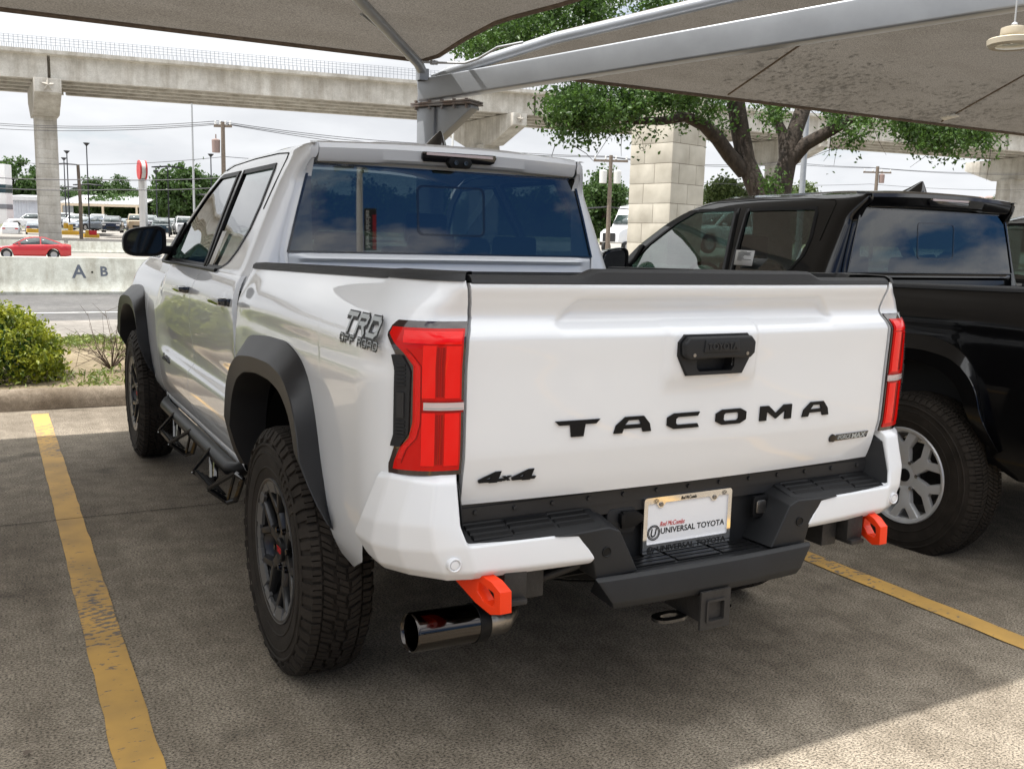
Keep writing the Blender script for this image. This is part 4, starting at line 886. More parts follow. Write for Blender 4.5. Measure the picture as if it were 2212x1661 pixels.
        bx = MB(); bx.box(s*.725, s*.80, .03, .12, .60, .845); bx.box(s*.80, s*.875, .075, .14, .60, .845); bx.build('bumper_bracket', 'deep_black', T)
    both(horn)
    sk = MB(); rows = []
    for x in np.linspace(-1, 1, 41):
        c_ = .012*(1-x*x); a = abs(x)
        rows.append([(x*.235, .05, .524), (x*.30, -.055-c_, .528), (x*.383, -.080-c_, .539), (x*.378, -.092-c_, .530), (x*.335, -.100-c_, .470), (x*.325, -.092-c_, .450), (x*.32, .03, .455)])
    # explicit ends keep the raked sides
    sk.grid(rows); sk.add(rows[0], [tuple(range(7))]); sk.add(rows[-1], [tuple(range(7))]); ss = sk.build('bumper_skirt', 'black_plastic', T, bevel=.003, bang=25, smooth=25)
    fl = MB(); fl.box(-.30, .30, -.045, .05, .518, .530); fl.build('lower_step', 'black_plastic', T)
    for k, yy in enumerate((-.040, -.016, .010)):
        for (a, b_) in ((-.225, -.085), (-.075, .075), (.085, .225)):
            t_ = MB(); t_.box(a, b_, yy, yy+.019, .5303, .5350); t_.build('step_tread', 'satin_black', ss, bevel=.002)
    wl = MB(); wl.box(-.30, .30, .045, .07, .53, .70); wl.build('bumper_back_wall', 'black_plastic', T)
    sc_ = MB(); sc_.prism(rrect(-.275, -.178, .607, .682, .018), lambda u, v, w_: (u, .05-w_, v), 0, .022); so_ = sc_.build('trailer_socket', 'black_plastic', T, bevel=.004)
    sc_ = MB(); sc_.prism([(-.232, .625), (-.185, .628), (-.160, .640), (-.158, .655), (-.185, .672), (-.230, .674)], lambda u, v, w_: (u, .028-w_, v), 0, .010); sc_.box(-.238, -.226, .012, .03, .640, .668); sc_.build('socket_lid', 'satin_black', so_, bevel=.002)
    # plate light housing on the right
    kl = MB(); kl.prism(rrect(.235, .292, .603, .668, .012), lambda u, v, w_: (u, -.0-w_+.02, v), 0, .012); kp = kl.build('lock_bezel', 'satin_black', T, bevel=.003)
    kl = MB(); kl.prism(rrect(.245, .282, .616, .656, .008), lambda u, v, w_: (u, .008-w_, v), 0, .004); kl.build('lock_plate', 'steel', kp, bevel=.002)
    gp_ = MB(); gp_.box(-.735, .735, .03, .09, .67, .80); 
    gp_.box(-.72, .72, .026, .0301, .70, .735)
    for x in np.linspace(-.68, .68, 13): gp_.lathe([(.026, .007), (.021, .006), (.020, 0)], (x, 0, .722), 'y', 8)
    gp_.build('bed_sill', 'flare_plastic', T)
    # licence plate
    if off:
        PY = .022; PZ = .619
        pl = MB(); pl.box(-.150, .150, PY+.001, PY+.004, PZ-.074, PZ+.074); pp = pl.build('licence_plate', 'plate_white', T)
        Pa = rrect(-.158, .158, PZ-.083, PZ+.083, .010); 
        Pb = [(-.145, PZ+.0)]; n8 = 7
        Pb = rrect(-.145, .145, PZ-.052, PZ+.066, .004)
        fr_ = ringm(Pa, Pb, lambda v: PY+.006, 0, .010, 'plate_frame', 'chrome', pp)
        for q in (-.100, .092):
            b_ = MB(); b_.lathe([(PY-.002, .0075), (PY-.007, .006), (PY-.008, 0)], (q, 0, PZ+.062), 'y', 12); b_.build('plate_screw', 'steel', pp)
            t_ = MB(); t_.prism([(q-.018, PZ+.067), (q+.018, PZ+.067), (q+.006, PZ+.052), (q-.006, PZ+.052)], lambda u, v, w_: (u, PY-w_, v), -.002, .0035); t_.build('frame_tab', 'chrome', pp)
        T_ = lambda x0, z0, o=.0: (lambda u, v, w_: (x0+u, PY+.0005-w_-o, z0+v))
        text('plate_lettering', 'UNIVERSAL TOYOTA', .024, 'ink_black', pp, T_(-.094, PZ-.026), depth=.0006, w=.232, bold=.0003)
        text('plate_script', 'Red McCombs', .020, 'ink_red', pp, T_(-.098, PZ-.004, .0003), depth=.0006, w=.088, shear=.35)
        text('frame_lettering', 'UNIVERSAL TOYOTA', .023, 'ink_black', pp, T_(-.108, PZ-.0755, .005), depth=.0006, w=.250, bold=.0004)
        text('frame_script', 'Red McCombs', .014, 'ink_black', pp, T_(-.030, PZ+.068, .005), depth=.0006, w=.056, shear=.3)
        def ringlogo(cx_, cz_, r, o):
            l_ = MB(); n = 28
            for (ra, rb) in ((r, r*.86), (r*.80, r*.70)):
                rowA = [(cx_+ra*math.cos(a), PY+.0002-o, cz_+ra*math.sin(a)) for a in np.linspace(0, 2*math.pi, n+1)[:-1]]; rowB = [(cx_+rb*math.cos(a), PY+.0002-o, cz_+rb*math.sin(a)) for a in np.linspace(0, 2*math.pi, n+1)[:-1]]; l_.grid([rowA, rowB], close=True)
            lg = l_.build('plate_emblem', 'ink_black', pp)
            text('emblem_letter', 'U', r*1.5, 'ink_black', pp, lambda u, v, w_: (cx_-r*.46+u, PY+.0002-o-w_, cz_-r*.52+v), depth=.0006, w=r*.92, shear=.2, bold=.0006)
        ringlogo(-.119, PZ-.020, .0225, .0004); ringlogo(-.131, PZ-.070, .012, .0052)
        for q in (-.118, .128):
            l_ = MB()
            for (ea, eb) in ((.0095, .0065), (.0035, .0062), (.0068, .0028)):
                rowA = [(q+ea*math.cos(a), PY-.0042, PZ+.0725+eb*math.sin(a)) for a in np.linspace(0, 2*math.pi, 21)[:-1]]; rowB = [(q+(ea-.0013)*math.cos(a), PY-.0042, PZ+.0725+(eb-.0013)*math.sin(a)) for a in np.linspace(0, 2*math.pi, 21)[:-1]]; l_.grid([rowA, rowB], close=True)
            l_.build('frame_emblem', 'ink_black', pp)
    # ---- hitch, hooks, exhaust, frame
    cz = .405; hy = -.118
    hi_ = MB(); sq = lambda r: [(-r, cz-.003-r), (r, cz-.003-r), (r, cz-.003+r), (-r, cz-.003+r)]
    V = [(u, hy, v) for u, v in [(-.052, .350), (.052, .350), (.052, .460), (-.052, .460)]]+[(u, hy, v) for u, v in sq(.026)]+[(u, hy+.12, v) for u, v in sq(.026)]+[(u, hy+.008, v) for u, v in [(-.052, .350), (.052, .350), (.052, .460), (-.052, .460)]]
    hi_.add(V, [(i, (i+1) % 4, 4+(i+1) % 4, 4+i) for i in range(4)]+[(4+i, 4+(i+1) % 4, 8+(i+1) % 4, 8+i) for i in range(4)]+[(i, (i+1) % 4, 12+(i+1) % 4, 12+i) for i in range(4)]+[(8, 9, 10, 11)])
    hi_.box(-.036, .036, hy+.008, .06, cz-.04, cz+.034)
    ht = hi_.build('tow_hitch', 'frame_metal', T, smooth=20)
    cl = MB(); cl.V = []; ringp = [(u, v) for u, v in rrect(-.034, .034, cz-.037, cz+.031, .008)]; ringq = [(u, v) for u, v in rrect(-.027, .027, cz-.030, cz+.024, .004)]
    ringm(ringp, ringq, lambda v: hy, 0, .005, 'receiver_collar', 'frame_metal', ht)
    for s in (-1, 1):
        lp = MB(); A_l = np.linspace(0, 2*math.pi, 29)[:-1]; cxl = s*.082
        def el(a, b_, z): return [(cxl+a*math.copysign(abs(math.cos(t))**.7, math.cos(t)), -.020+b_*math.copysign(abs(math.sin(t))**.8, math.sin(t)), z) for t in A_l]
        lp.grid([el(.030, .012, .356), el(.030, .012, .365), el(.055, .032, .365), el(.055, .032, .356)], close=True, closev=True); lp.build('chain_loop', 'gloss_black', ht, smooth=30)
    cr_ = MB(); cr_.tube([(-.56, .10, .515), (.56, .10, .515)], .033, 12); cr_.box(-.56, -.50, -.02, .9, .49, .60); cr_.box(.50, .56, -.02, .9, .49, .60)
    for s in (-1, 1): cr_.box(s*.57, s*.635, -.055, .10, .508, .60); cr_.box(s*.575, s*.63, -.07, .02, .497, .512)
    cr_.tube([(-.5, .06, .50), (-.38, .02, .54), (-.36, .0, .56)], .012, 8)
    cr_.build('chassis_frame', 'frame_metal', T, bevel=.004)
    ax_ = MB(); ya_ = .89 if off else .985; ax_.tube([(-.72, ya_, .40), (.72, ya_, .40)], .042, 12); ax_.lathe([(-.16, .05), (-.11, .13), (0, .155), (.11, .13), (.16, .05)], (.08, ya_, .40), 'x', 18); ax_.build('rear_axle', 'frame_metal', T, smooth=50)
    for s in (-1, 1):
        sh_ = MB(); sh_.tube([(s*.52, ya_-.09, .34), (s*.50, ya_-.16, .52)], .030, 10); sh_.tube([(s*.50, ya_-.16, .50), (s*.47, ya_-.22, .70)], .036, 10); sh_.build('shock_absorber', 'frame_metal', T, smooth=50)
        ls_ = MB(); ls_.tube([(s*.58, ya_-.62, .56), (s*.58, ya_-.3, .46), (s*.58, ya_, .44), (s*.58, ya_+.4, .48), (s*.58, ya_+.7, .55)], .022, 6); ls_.build('leaf_spring', 'frame_metal', T, smooth=50)
    if off:
        for s in (-1, 1):
            hk = MB(); po = [(.10, .575), (.03, .600), (-.085, .578), (-.118, .560), (-.120, .505), (-.105, .495), (-.085, .494), (-.03, .508), (.03, .545), (.09, .560)]
            x0, x1 = s*.648, s*.680
            if s > 0: x0, x1 = .640, .672
            # outline minus an oval hole near the tip: bridge polygons round the hole
            hole = [(-.040, .566), (-.095, .553), (-.100, .530), (-.092, .518), (-.060, .520), (-.036, .540)]
            ou = [(-.03, .588), (-.085, .578), (-.118, .560), (-.120, .505), (-.085, .494), (-.03, .508)]
            n = 6; V = []
            for xx in (x0, x1): V += [(xx, u, v) for u, v in ou]+[(xx, u, v) for u, v in hole]
            ho = [0, 1, 2, 3, 4, 5]; F = []
            for b0 in (0, 12):
                for i in range(6): j = (i+1) % 6; F.append((b0+i, b0+j, b0+6+j, b0+6+i))
            for i in range(6):
                j = (i+1) % 6
                if i != 5: F.append((i, j, 12+j, 12+i))
                F.append((6+i, 6+j, 18+j, 18+i))
            hk.add(V, F)
            bd_ = [(-.03, .588), (.05, .600), (.13, .580), (.13, .565), (.05, .545), (-.03, .508)]
            V = [(x0, u, v) for u, v in bd_]+[(x1, u, v) for u, v in bd_]; hk.add(V, [tuple(range(6)), tuple(range(6, 12))]+[(i, i+1, i+7, i+6) for i in range(5)])
            hk.V = [(v[0]+s*.055*(v[1]+.12)/.22, v[1], v[2]) for v in hk.V]
            ho_ = hk.build('tow_hook', 'hook_red', T, bevel=.0045, seg=3, bang=25)
            if s < 0:
                text('hook_lettering', 'TRD', .022, 'hook_red', ho_, lambda u, v, w_: ((x1 if x1 < x0 else x0)-.001-w_-.055*(.175-u)/.22, .055-u, .546+v+.12*u), depth=.003, w=.055, bold=.0008)
        ex = MB(); c0 = np.array([-.830, .080, .410]); c1 = np.array([-.614, .103, .394]); d = c1-c0; L = np.linalg.norm(d); d /= L
        a_ = np.cross(d, [0, 0, 1]); a_ /= np.linalg.norm(a_); b_ = np.cross(a_, d)
        def rg_(k, r): c = c0+d*k*L; return [tuple(c+r*.89*(math.cos(t)*a_+math.sin(t)*b_)) for t in np.linspace(0, 2*math.pi, 37)[:-1]]
        ex.grid([rg_(.55, .040), rg_(.03, .048), rg_(0, .0505), rg_(-.012, .054), rg_(.0, .0565), rg_(.02, .057), rg_(.84, .057)], close=True); xt = ex.build('exhaust_tip', 'dark_chrome', T, smooth=50)
        e2 = MB(); e2.grid([rg_(.835, .0575), rg_(.84, .0595), rg_(.985, .0595), rg_(1., .057), rg_(1.0, .04)], close=True); e2.build('exhaust_collar', 'satin_black', xt, smooth=40)
        e3 = MB(); e3.tube([c1-d*.02, c1+d*.06, tuple(c1+d*.09+np.array([0, .03, .006])), (-.48, .26, .42), (-.46, .45, .46), (-.46, .8, .50)], [.040, .040, .040, .038, .036, .036], 24); e3.build('exhaust_pipe', 'steel', T, smooth=60)
        # side bar with drop steps
        for s in (-1, 1):
            sb = MB(); sb.tube([(s*.80, 3.55, .50), (s*.875, 3.50, .460), (s*.897, 3.44, .452), (s*.897, 1.83, .452), (s*.875, 1.76, .460), (s*.80, 1.72, .50)], .031, 16); bar = sb.build('side_step_bar', 'satin_black', T, smooth=60)
            for (ya, yb_) in ((2.66, 2.98), (1.74, 2.06)):
                for (yy, sg) in ((ya, -1), (yb_, 1)):
                    br = MB()
                    # bracket plate with two triangular holes, from bar down to tread
                    y_ = yy+sg*.035
                    P = {'a': (.888, .450, y_+sg*.055), 'b': (.905, .352, y_), 'c': (.930, .335, yy), 'd': (1.005, .398, yy), 'e': (1.0, .412, yy), 'f': (.915, .470, y_+sg*.04)}
                    def bar_(p, q, w_=.012):
                        p = Vector((s*P[p][0], P[p][2], P[p][1])); q = Vector((s*P[q][0], P[q][2], P[q][1])); br.tube([p, q], w_, 6)
                    br.add([(s*P[k][0], P[k][2], P[k][1]) for k in 'abcdef'], []) if False else None
                    bar_('a', 'b'); bar_('b', 'c'); bar_('c', 'd', .010); bar_('d', 'f', .010); bar_('a', 'f', .010); bar_('c', 'f', .007)
                    br.build('step_bracket', 'gloss_black', bar, smooth=40)
                tr = MB(); tr.add([(s*.925, ya, .352), (s*1.0, ya, .405), (s*1.0, yb_, .405), (s*.925, yb_, .352), (s*.925, ya, .335), (s*1.0, ya, .388), (s*1.0, yb_, .388), (s*.925, yb_, .335)], [(0, 1, 2, 3), (4, 5, 6, 7), (0, 1, 5, 4), (1, 2, 6, 5), (2, 3, 7, 6), (3, 0, 4, 7)])
                for k in range(14):
                    for j in range(4):
                        yy = ya+.02+(yb_-ya-.04)*k/13; q = (j+.5)/4; c_ = (s*(.928+.07*q), yy, .356+.049*q)
                        tr.lathe([(0, .0075), (.006, .006), (.006, .003)], c_, 'z', 6)
                tr.build('step_plate', 'satin_black', bar, smooth=30)
    wheel_parts(T, 0.0, .62, .50, 1, style, spare=True)
    return T
def corner_u2(u, z):
    return corner_u(z, u)
def corner_off(u, z, o):
    p = np.array(corner_u(z, u)); q = np.array(corner_u(z, u+1e-3)); t = (q-p)/np.linalg.norm(q-p); return (p[0]+t[1]*o, p[1]-t[0]*o, z)
# ---------------------------------------------------------------- materials of the place
def ground_mat(name, c0, c1, c2, sc=1.0, rough=.9, speck=.5, bump=.35, midc=.82, stain=0, streak=0, fs=1.0):
    m = bpy.data.materials.new(name); m.use_nodes = True; MATS[name] = m; nt = m.node_tree; b = nt.nodes['Principled BSDF']; b.inputs['Roughness'].default_value = rough; b.inputs['Specular IOR Level'].default_value = .25
    t = N(nt, 'ShaderNodeTexCoord')
    def noise(s, d, r=.6, v=None):
        n = N(nt, 'ShaderNodeTexNoise'); n.inputs['Scale'].default_value = s*sc; n.inputs['Detail'].default_value = d; n.inputs['Roughness'].default_value = r; nt.links.new(v if v else t.outputs['Object'], n.inputs['Vector']); return n
    big = noise(.55, 6); r1 = N(nt, 'ShaderNodeValToRGB'); r1.color_ramp.elements[0].position = .36; r1.color_ramp.elements[1].position = .66; r1.color_ramp.elements[0].color = (*c0, 1); r1.color_ramp.elements[1].color = (*c1, 1); nt.links.new(big.outputs['Fac'], r1.inputs[0])
    mp_ = N(nt, 'ShaderNodeMapping'); mp_.inputs['Scale'].default_value = (1, 1.5, 1); nt.links.new(t.outputs['Object'], mp_.inputs[0])
    fine = noise(85*fs, 7, .75, mp_.outputs[0]); r2 = N(nt, 'ShaderNodeValToRGB'); r2.color_ramp.elements[0].position = .40; r2.color_ramp.elements[1].position = .56; r2.color_ramp.elements[0].color = (speck, speck, speck, 1); r2.color_ramp.elements[1].color = (0, 0, 0, 1); nt.links.new(fine.outputs['Fac'], r2.inputs[0])
    mx_ = N(nt, 'ShaderNodeMix', data_type='RGBA'); nt.links.new(r2.outputs[0], mx_.inputs[0]); nt.links.new(r1.outputs[0], mx_.inputs[6]); mx_.inputs[7].default_value = (*c2, 1)
    mid = noise(7, 8, .7); r3 = N(nt, 'ShaderNodeValToRGB'); r3.color_ramp.elements[0].position = .42; r3.color_ramp.elements[1].position = .60; r3.color_ramp.elements[0].color = (midc, midc*.99, midc*.975, 1); r3.color_ramp.elements[1].color = (1.08, 1.08, 1.08, 1); nt.links.new(mid.outputs['Fac'], r3.inputs[0])
    mu = N(nt, 'ShaderNodeMix', data_type='RGBA', blend_type='MULTIPLY'); mu.inputs[0].default_value = 1; nt.links.new(mx_.outputs[2], mu.inputs[6]); nt.links.new(r3.outputs[0], mu.inputs[7]); last = mu.outputs[2]
    if stain:   # oil drips and tyre scuffs
        sn = noise(2.1, 3, .5); r4 = N(nt, 'ShaderNodeValToRGB'); r4.color_ramp.elements[0].position = .30; r4.color_ramp.elements[1].position = .37; r4.color_ramp.elements[0].color = (1-stain, 1-stain, 1-stain, 1); nt.links.new(sn.outputs['Fac'], r4.inputs[0])
        mv = N(nt, 'ShaderNodeMapping'); mv.inputs['Scale'].default_value = (2.6, .22, 1); nt.links.new(t.outputs['Object'], mv.inputs[0]); sv = noise(1.6, 7, .7, mv.outputs[0]); r5 = N(nt, 'ShaderNodeValToRGB'); r5.color_ramp.elements[0].position = .38; r5.color_ramp.elements[1].position = .58; r5.color_ramp.elements[0].color = (.80, .79, .78, 1); nt.links.new(sv.outputs['Fac'], r5.inputs[0])
        for rr in (r4, r5): m4 = N(nt, 'ShaderNodeMix', data_type='RGBA', blend_type='MULTIPLY'); m4.inputs[0].default_value = 1; nt.links.new(last, m4.inputs[6]); nt.links.new(rr.outputs[0], m4.inputs[7]); last = m4.outputs[2]
    if streak:   # rain streaks running down
        mv = N(nt, 'ShaderNodeMapping'); mv.inputs['Scale'].default_value = (1, 1, .10); nt.links.new(t.outputs['Object'], mv.inputs[0]); sv = noise(streak/sc, 6, .65, mv.outputs[0]); r5 = N(nt, 'ShaderNodeValToRGB'); r5.color_ramp.elements[0].position = .36; r5.color_ramp.elements[1].position = .56; r5.color_ramp.elements[0].color = (.77, .745, .715, 1); nt.links.new(sv.outputs['Fac'], r5.inputs[0])
        m4 = N(nt, 'ShaderNodeMix', data_type='RGBA', blend_type='MULTIPLY'); m4.inputs[0].default_value = 1; nt.links.new(last, m4.inputs[6]); nt.links.new(r5.outputs[0], m4.inputs[7]); last = m4.outputs[2]
    nt.links.new(last, b.inputs['Base Color'])
    bp = N(nt, 'ShaderNodeBump'); bp.inputs['Strength'].default_value = bump; bp.inputs['Distance'].default_value = .006; nt.links.new(fine.outputs['Fac'], bp.inputs['Height']); nt.links.new(bp.outputs[0], b.inputs['Normal'])
    return m
ground_mat('lot_concrete', (.262, .220, .168), (.45, .39, .305), (.045, .038, .030), 1, speck=1.0, midc=.80, stain=.38, fs=1.35)
ground_mat('pavement_concrete', (.20, .185, .165), (.30, .275, .245), (.12, .11, .095), .8, speck=.5)
ground_mat('asphalt', (.105, .102, .10), (.155, .15, .143), (.05, .05, .05), 1, speck=.5)
ground_mat('road_concrete', (.27, .255, .23), (.36, .34, .31), (.17, .155, .14), .6, speck=.4)
ground_mat('kerb_concrete', (.16, .12, .08), (.36, .30, .23), (.06, .045, .03), 3, speck=.8)
ground_mat('soil', (.16, .11, .07), (.30, .23, .16), (.05, .08, .02), 2, speck=.6)
ground_mat('far_ground', (.10, .12, .06), (.20, .19, .12), (.05, .06, .03), .05, speck=.4)
ground_mat('barrier_concrete', (.46, .47, .42), (.56, .57, .51), (.22, .20, .16), .7, speck=.3, midc=.90, streak=3.5)
ground_mat('bridge_concrete', (.50, .48, .44), (.62, .60, .55), (.34, .30, .25), .12, speck=.3, midc=.88, streak=1.1)
def stone_mat():
    m = bpy.data.materials.new('stone_blocks'); m.use_nodes = True; MATS['stone_blocks'] = m; nt = m.node_tree; b = nt.nodes['Principled BSDF']; b.inputs['Roughness'].default_value = .9
    t = N(nt, 'ShaderNodeTexCoord'); n = N(nt, 'ShaderNodeTexNoise'); n.inputs['Scale'].default_value = 1.2; n.inputs['Detail'].default_value = 9; nt.links.new(t.outputs['Object'], n.inputs['Vector'])
    r = N(nt, 'ShaderNodeValToRGB'); r.color_ramp.elements[0].position = .35; r.color_ramp.elements[1].position = .65; r.color_ramp.elements[0].color = (.36, .33, .27, 1); r.color_ramp.elements[1].color = (.50, .465, .39, 1); nt.links.new(n.outputs['Fac'], r.inputs[0]); nt.links.new(r.outputs[0], b.inputs['Base Color'])
    n2_ = N(nt, 'ShaderNodeTexNoise'); n2_.inputs['Scale'].default_value = 30; nt.links.new(t.outputs['Object'], n2_.inputs['Vector']); bp = N(nt, 'ShaderNodeBump'); bp.inputs['Strength'].default_value = .3; bp.inputs['Distance'].default_value = .02; nt.links.new(n2_.outputs['Fac'], bp.inputs['Height']); nt.links.new(bp.outputs[0], b.inputs['Normal'])
stone_mat()
def line_mat():
    m = bpy.data.materials.new('yellow_line'); m.use_nodes = True; MATS['yellow_line'] = m; nt = m.node_tree; b = nt.nodes['Principled BSDF']; b.inputs['Roughness'].default_value = .75
    t = N(nt, 'ShaderNodeTexCoord'); mp_ = N(nt, 'ShaderNodeMapping'); mp_.inputs['Scale'].default_value = (1, 2.2, 1); nt.links.new(t.outputs['Object'], mp_.inputs[0])
    n = N(nt, 'ShaderNodeTexNoise'); n.inputs['Scale'].default_value = 22; n.inputs['Detail'].default_value = 8; n.inputs['Roughness'].default_value = .65; nt.links.new(mp_.outputs[0], n.inputs['Vector'])
    n3 = N(nt, 'ShaderNodeTexNoise'); n3.inputs['Scale'].default_value = .9; n3.inputs['Detail'].default_value = 2; nt.links.new(t.outputs['Object'], n3.inputs['Vector'])
    ma = N(nt, 'ShaderNodeMath', operation='MULTIPLY_ADD'); ma.inputs[1].default_value = .55; nt.links.new(n3.outputs['Fac'], ma.inputs[0]); nt.links.new(n.outputs['Fac'], ma.inputs[2])
    r = N(nt, 'ShaderNodeValToRGB'); r.color_ramp.elements[0].position = .665; r.color_ramp.elements[1].position = .70; r.color_ramp.elements[0].color = (.17, .14, .11, 1); r.color_ramp.elements[1].color = (.58, .34, .085, 1); nt.links.new(ma.outputs[0], r.inputs[0])
    n2_ = N(nt, 'ShaderNodeTexNoise'); n2_.inputs['Scale'].default_value = 4; n2_.inputs['Detail'].default_value = 8; nt.links.new(t.outputs['Object'], n2_.inputs['Vector']); r2 = N(nt, 'ShaderNodeValToRGB'); r2.color_ramp.elements[0].position = .34; r2.color_ramp.elements[0].color = (.62, .66, .85, 1); r2.color_ramp.elements[1].position = .60; nt.links.new(n2_.outputs['Fac'], r2.inputs[0])
    mu = N(nt, 'ShaderNodeMix', data_type='RGBA', blend_type='MULTIPLY'); mu.inputs[0].default_value = .8; nt.links.new(r.outputs[0], mu.inputs[6]); nt.links.new(r2.outputs[0], mu.inputs[7]); nt.links.new(mu.outputs[2], b.inputs['Base Color'])
    bp = N(nt, 'ShaderNodeBump'); bp.inputs['Strength'].default_value = .3; bp.inputs['Distance'].default_value = .004; nt.links.new(n.outputs['Fac'], bp.inputs['Height']); nt.links.new(bp.outputs[0], b.inputs['Normal'])
line_mat()
def leaf_mat(name, c0, c1, tr=.35):
    m = bpy.data.materials.new(name); m.use_nodes = True; MATS[name] = m; nt = m.node_tree; nt.nodes.clear(); o = N(nt, 'ShaderNodeOutputMaterial')
    t = N(nt, 'ShaderNodeTexCoord'); n = N(nt, 'ShaderNodeTexNoise'); n.inputs['Scale'].default_value = 9; n.inputs['Detail'].default_value = 3; nt.links.new(t.outputs['Object'], n.inputs['Vector'])
    r = N(nt, 'ShaderNodeValToRGB'); r.color_ramp.elements[0].position = .35; r.color_ramp.elements[1].position = .65; r.color_ramp.elements[0].color = (*c0, 1); r.color_ramp.elements[1].color = (*c1, 1); nt.links.new(n.outputs['Fac'], r.inputs[0])
    d = N(nt, 'ShaderNodeBsdfPrincipled'); d.inputs['Roughness'].default_value = .45; d.inputs['Specular IOR Level'].default_value = .4; nt.links.new(r.outputs[0], d.inputs['Base Color']); l = N(nt, 'ShaderNodeBsdfTranslucent'); nt.links.new(r.outputs[0], l.inputs[0])
    mx_ = N(nt, 'ShaderNodeMixShader'); mx_.inputs[0].default_value = tr; nt.links.new(d.outputs[0], mx_.inputs[1]); nt.links.new(l.outputs[0], mx_.inputs[2]); nt.links.new(mx_.outputs[0], o.inputs[0])
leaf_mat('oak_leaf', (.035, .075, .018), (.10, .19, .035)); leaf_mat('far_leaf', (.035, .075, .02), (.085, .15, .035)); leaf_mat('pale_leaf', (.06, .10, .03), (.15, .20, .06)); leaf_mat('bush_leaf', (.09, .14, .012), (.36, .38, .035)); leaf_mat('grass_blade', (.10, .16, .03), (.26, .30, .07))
def fabric_mat():
    m = bpy.data.materials.new('shade_fabric'); m.use_nodes = True; MATS['shade_fabric'] = m; nt = m.node_tree; nt.nodes.clear(); o = N(nt, 'ShaderNodeOutputMaterial')
    t = N(nt, 'ShaderNodeTexCoord'); mp_ = N(nt, 'ShaderNodeMapping'); mp_.inputs['Scale'].default_value = (1, 3, 1); mp_.inputs['Rotation'].default_value = (0, 0, .5); nt.links.new(t.outputs['Object'], mp_.inputs[0])
    n = N(nt, 'ShaderNodeTexNoise'); n.inputs['Scale'].default_value = 85; n.inputs['Detail'].default_value = 3; nt.links.new(mp_.outputs[0], n.inputs['Vector'])
    r = N(nt, 'ShaderNodeValToRGB'); r.color_ramp.elements[0].position = .35; r.color_ramp.elements[1].position = .65; r.color_ramp.elements[0].color = (.095, .086, .075, 1); r.color_ramp.elements[1].color = (.205, .185, .160, 1); nt.links.new(n.outputs['Fac'], r.inputs[0])
    n2_ = N(nt, 'ShaderNodeTexNoise'); n2_.inputs['Scale'].default_value = 1.5; n2_.inputs['Detail'].default_value = 6; nt.links.new(mp_.outputs[0], n2_.inputs['Vector']); r2 = N(nt, 'ShaderNodeValToRGB'); r2.color_ramp.elements[0].position = .35; r2.color_ramp.elements[0].color = (.90, .895, .885, 1); r2.color_ramp.elements[1].position = .6; nt.links.new(n2_.outputs['Fac'], r2.inputs[0])
    mu = N(nt, 'ShaderNodeMix', data_type='RGBA', blend_type='MULTIPLY'); mu.inputs[0].default_value = 1; nt.links.new(r.outputs[0], mu.inputs[6]); nt.links.new(r2.outputs[0], mu.inputs[7])
    d = N(nt, 'ShaderNodeBsdfDiffuse'); l = N(nt, 'ShaderNodeBsdfTranslucent'); nt.links.new(mu.outputs[2], d.inputs[0]); nt.links.new(mu.outputs[2], l.inputs[0])
    mx_ = N(nt, 'ShaderNodeMixShader'); mx_.inputs[0].default_value = .30; nt.links.new(d.outputs[0], mx_.inputs[1]); nt.links.new(l.outputs[0], mx_.inputs[2]); nt.links.new(mx_.outputs[0], o.inputs[0])
fabric_mat()
mat('fabric_hem', (.16, .12, .09), .9, var=.3, vscale=20)
mat('galvanised', (.30, .315, .335), .38, .25, .5, .25, .15, var=.12, vscale=3)
mat('rusty_steel', (.25, .25, .255), .6, .3, .4, var=.3, vscale=9, vcol2=(.15, .085, .05))
mat('bark', (.050, .038, .029), .95, bump=1.0, bscale=38, var=.55, vscale=16, streak=(1, 1, .3))
mat('far_bark', (.09, .07, .05), .9)
mat('pole_black', (.02, .022, .03), .5); mat('pole_grey', (.42, .43, .44), .5, .3); mat('pole_white', (.62, .62, .60), .5); mat('timber', (.17, .135, .105), .9, var=.3, vscale=8); mat('cable', (.03, .03, .035), .6)
mat('rebar', (.20, .22, .26), .7); mat('sign_red', (.55, .03, .03), .4); mat('sign_white', (.72, .72, .70), .5); mat('wall_white', (.70, .70, .70), .7, var=.06, vscale=.6); mat('metal_siding', (.55, .58, .64), .5, var=.08, vscale=1); mat('metal_roof', (.62, .63, .64), .4, .2, var=.1, vscale=2); mat('cream_paint', (.62, .52, .38), .6); mat('fence_grey', (.16, .165, .18), .8, var=.15, vscale=1); mat('bollard_yellow', (.72, .43, .05), .6); mat('drum_red', (.6, .02, .03), .5)
mat('car_white', (.72, .73, .74), .25, 0, .5, 1., .03); mat('car_grey', (.14, .17, .21), .3, .5, .5, 1., .03); mat('car_red', (.46, .008, .012), .25, 0, .5, 1., .03); mat('car_black', (.015, .016, .02), .25, 0, .5, 1., .03); mat('car_blue', (.02, .05, .20), .3, .3, .5, 1., .03); mat('car_beige', (.45, .34, .22), .4, 0, .5, 1., .03); mat('car_green', (.03, .05, .05), .3, .3, .5, 1., .03); mat('car_silver', (.42, .44, .46), .3, .6, .5, 1., .03)
mat('car_glass', (.03, .045, .045), .06, 0, .9, .5, .02); mat('car_tyre', (.015, .015, .015), .8); mat('car_rim', (.38, .38, .39), .35, .7); mat('lamp_clear', (.65, .65, .65), .15); mat('lamp_red', (.5, .01, .01), .2)
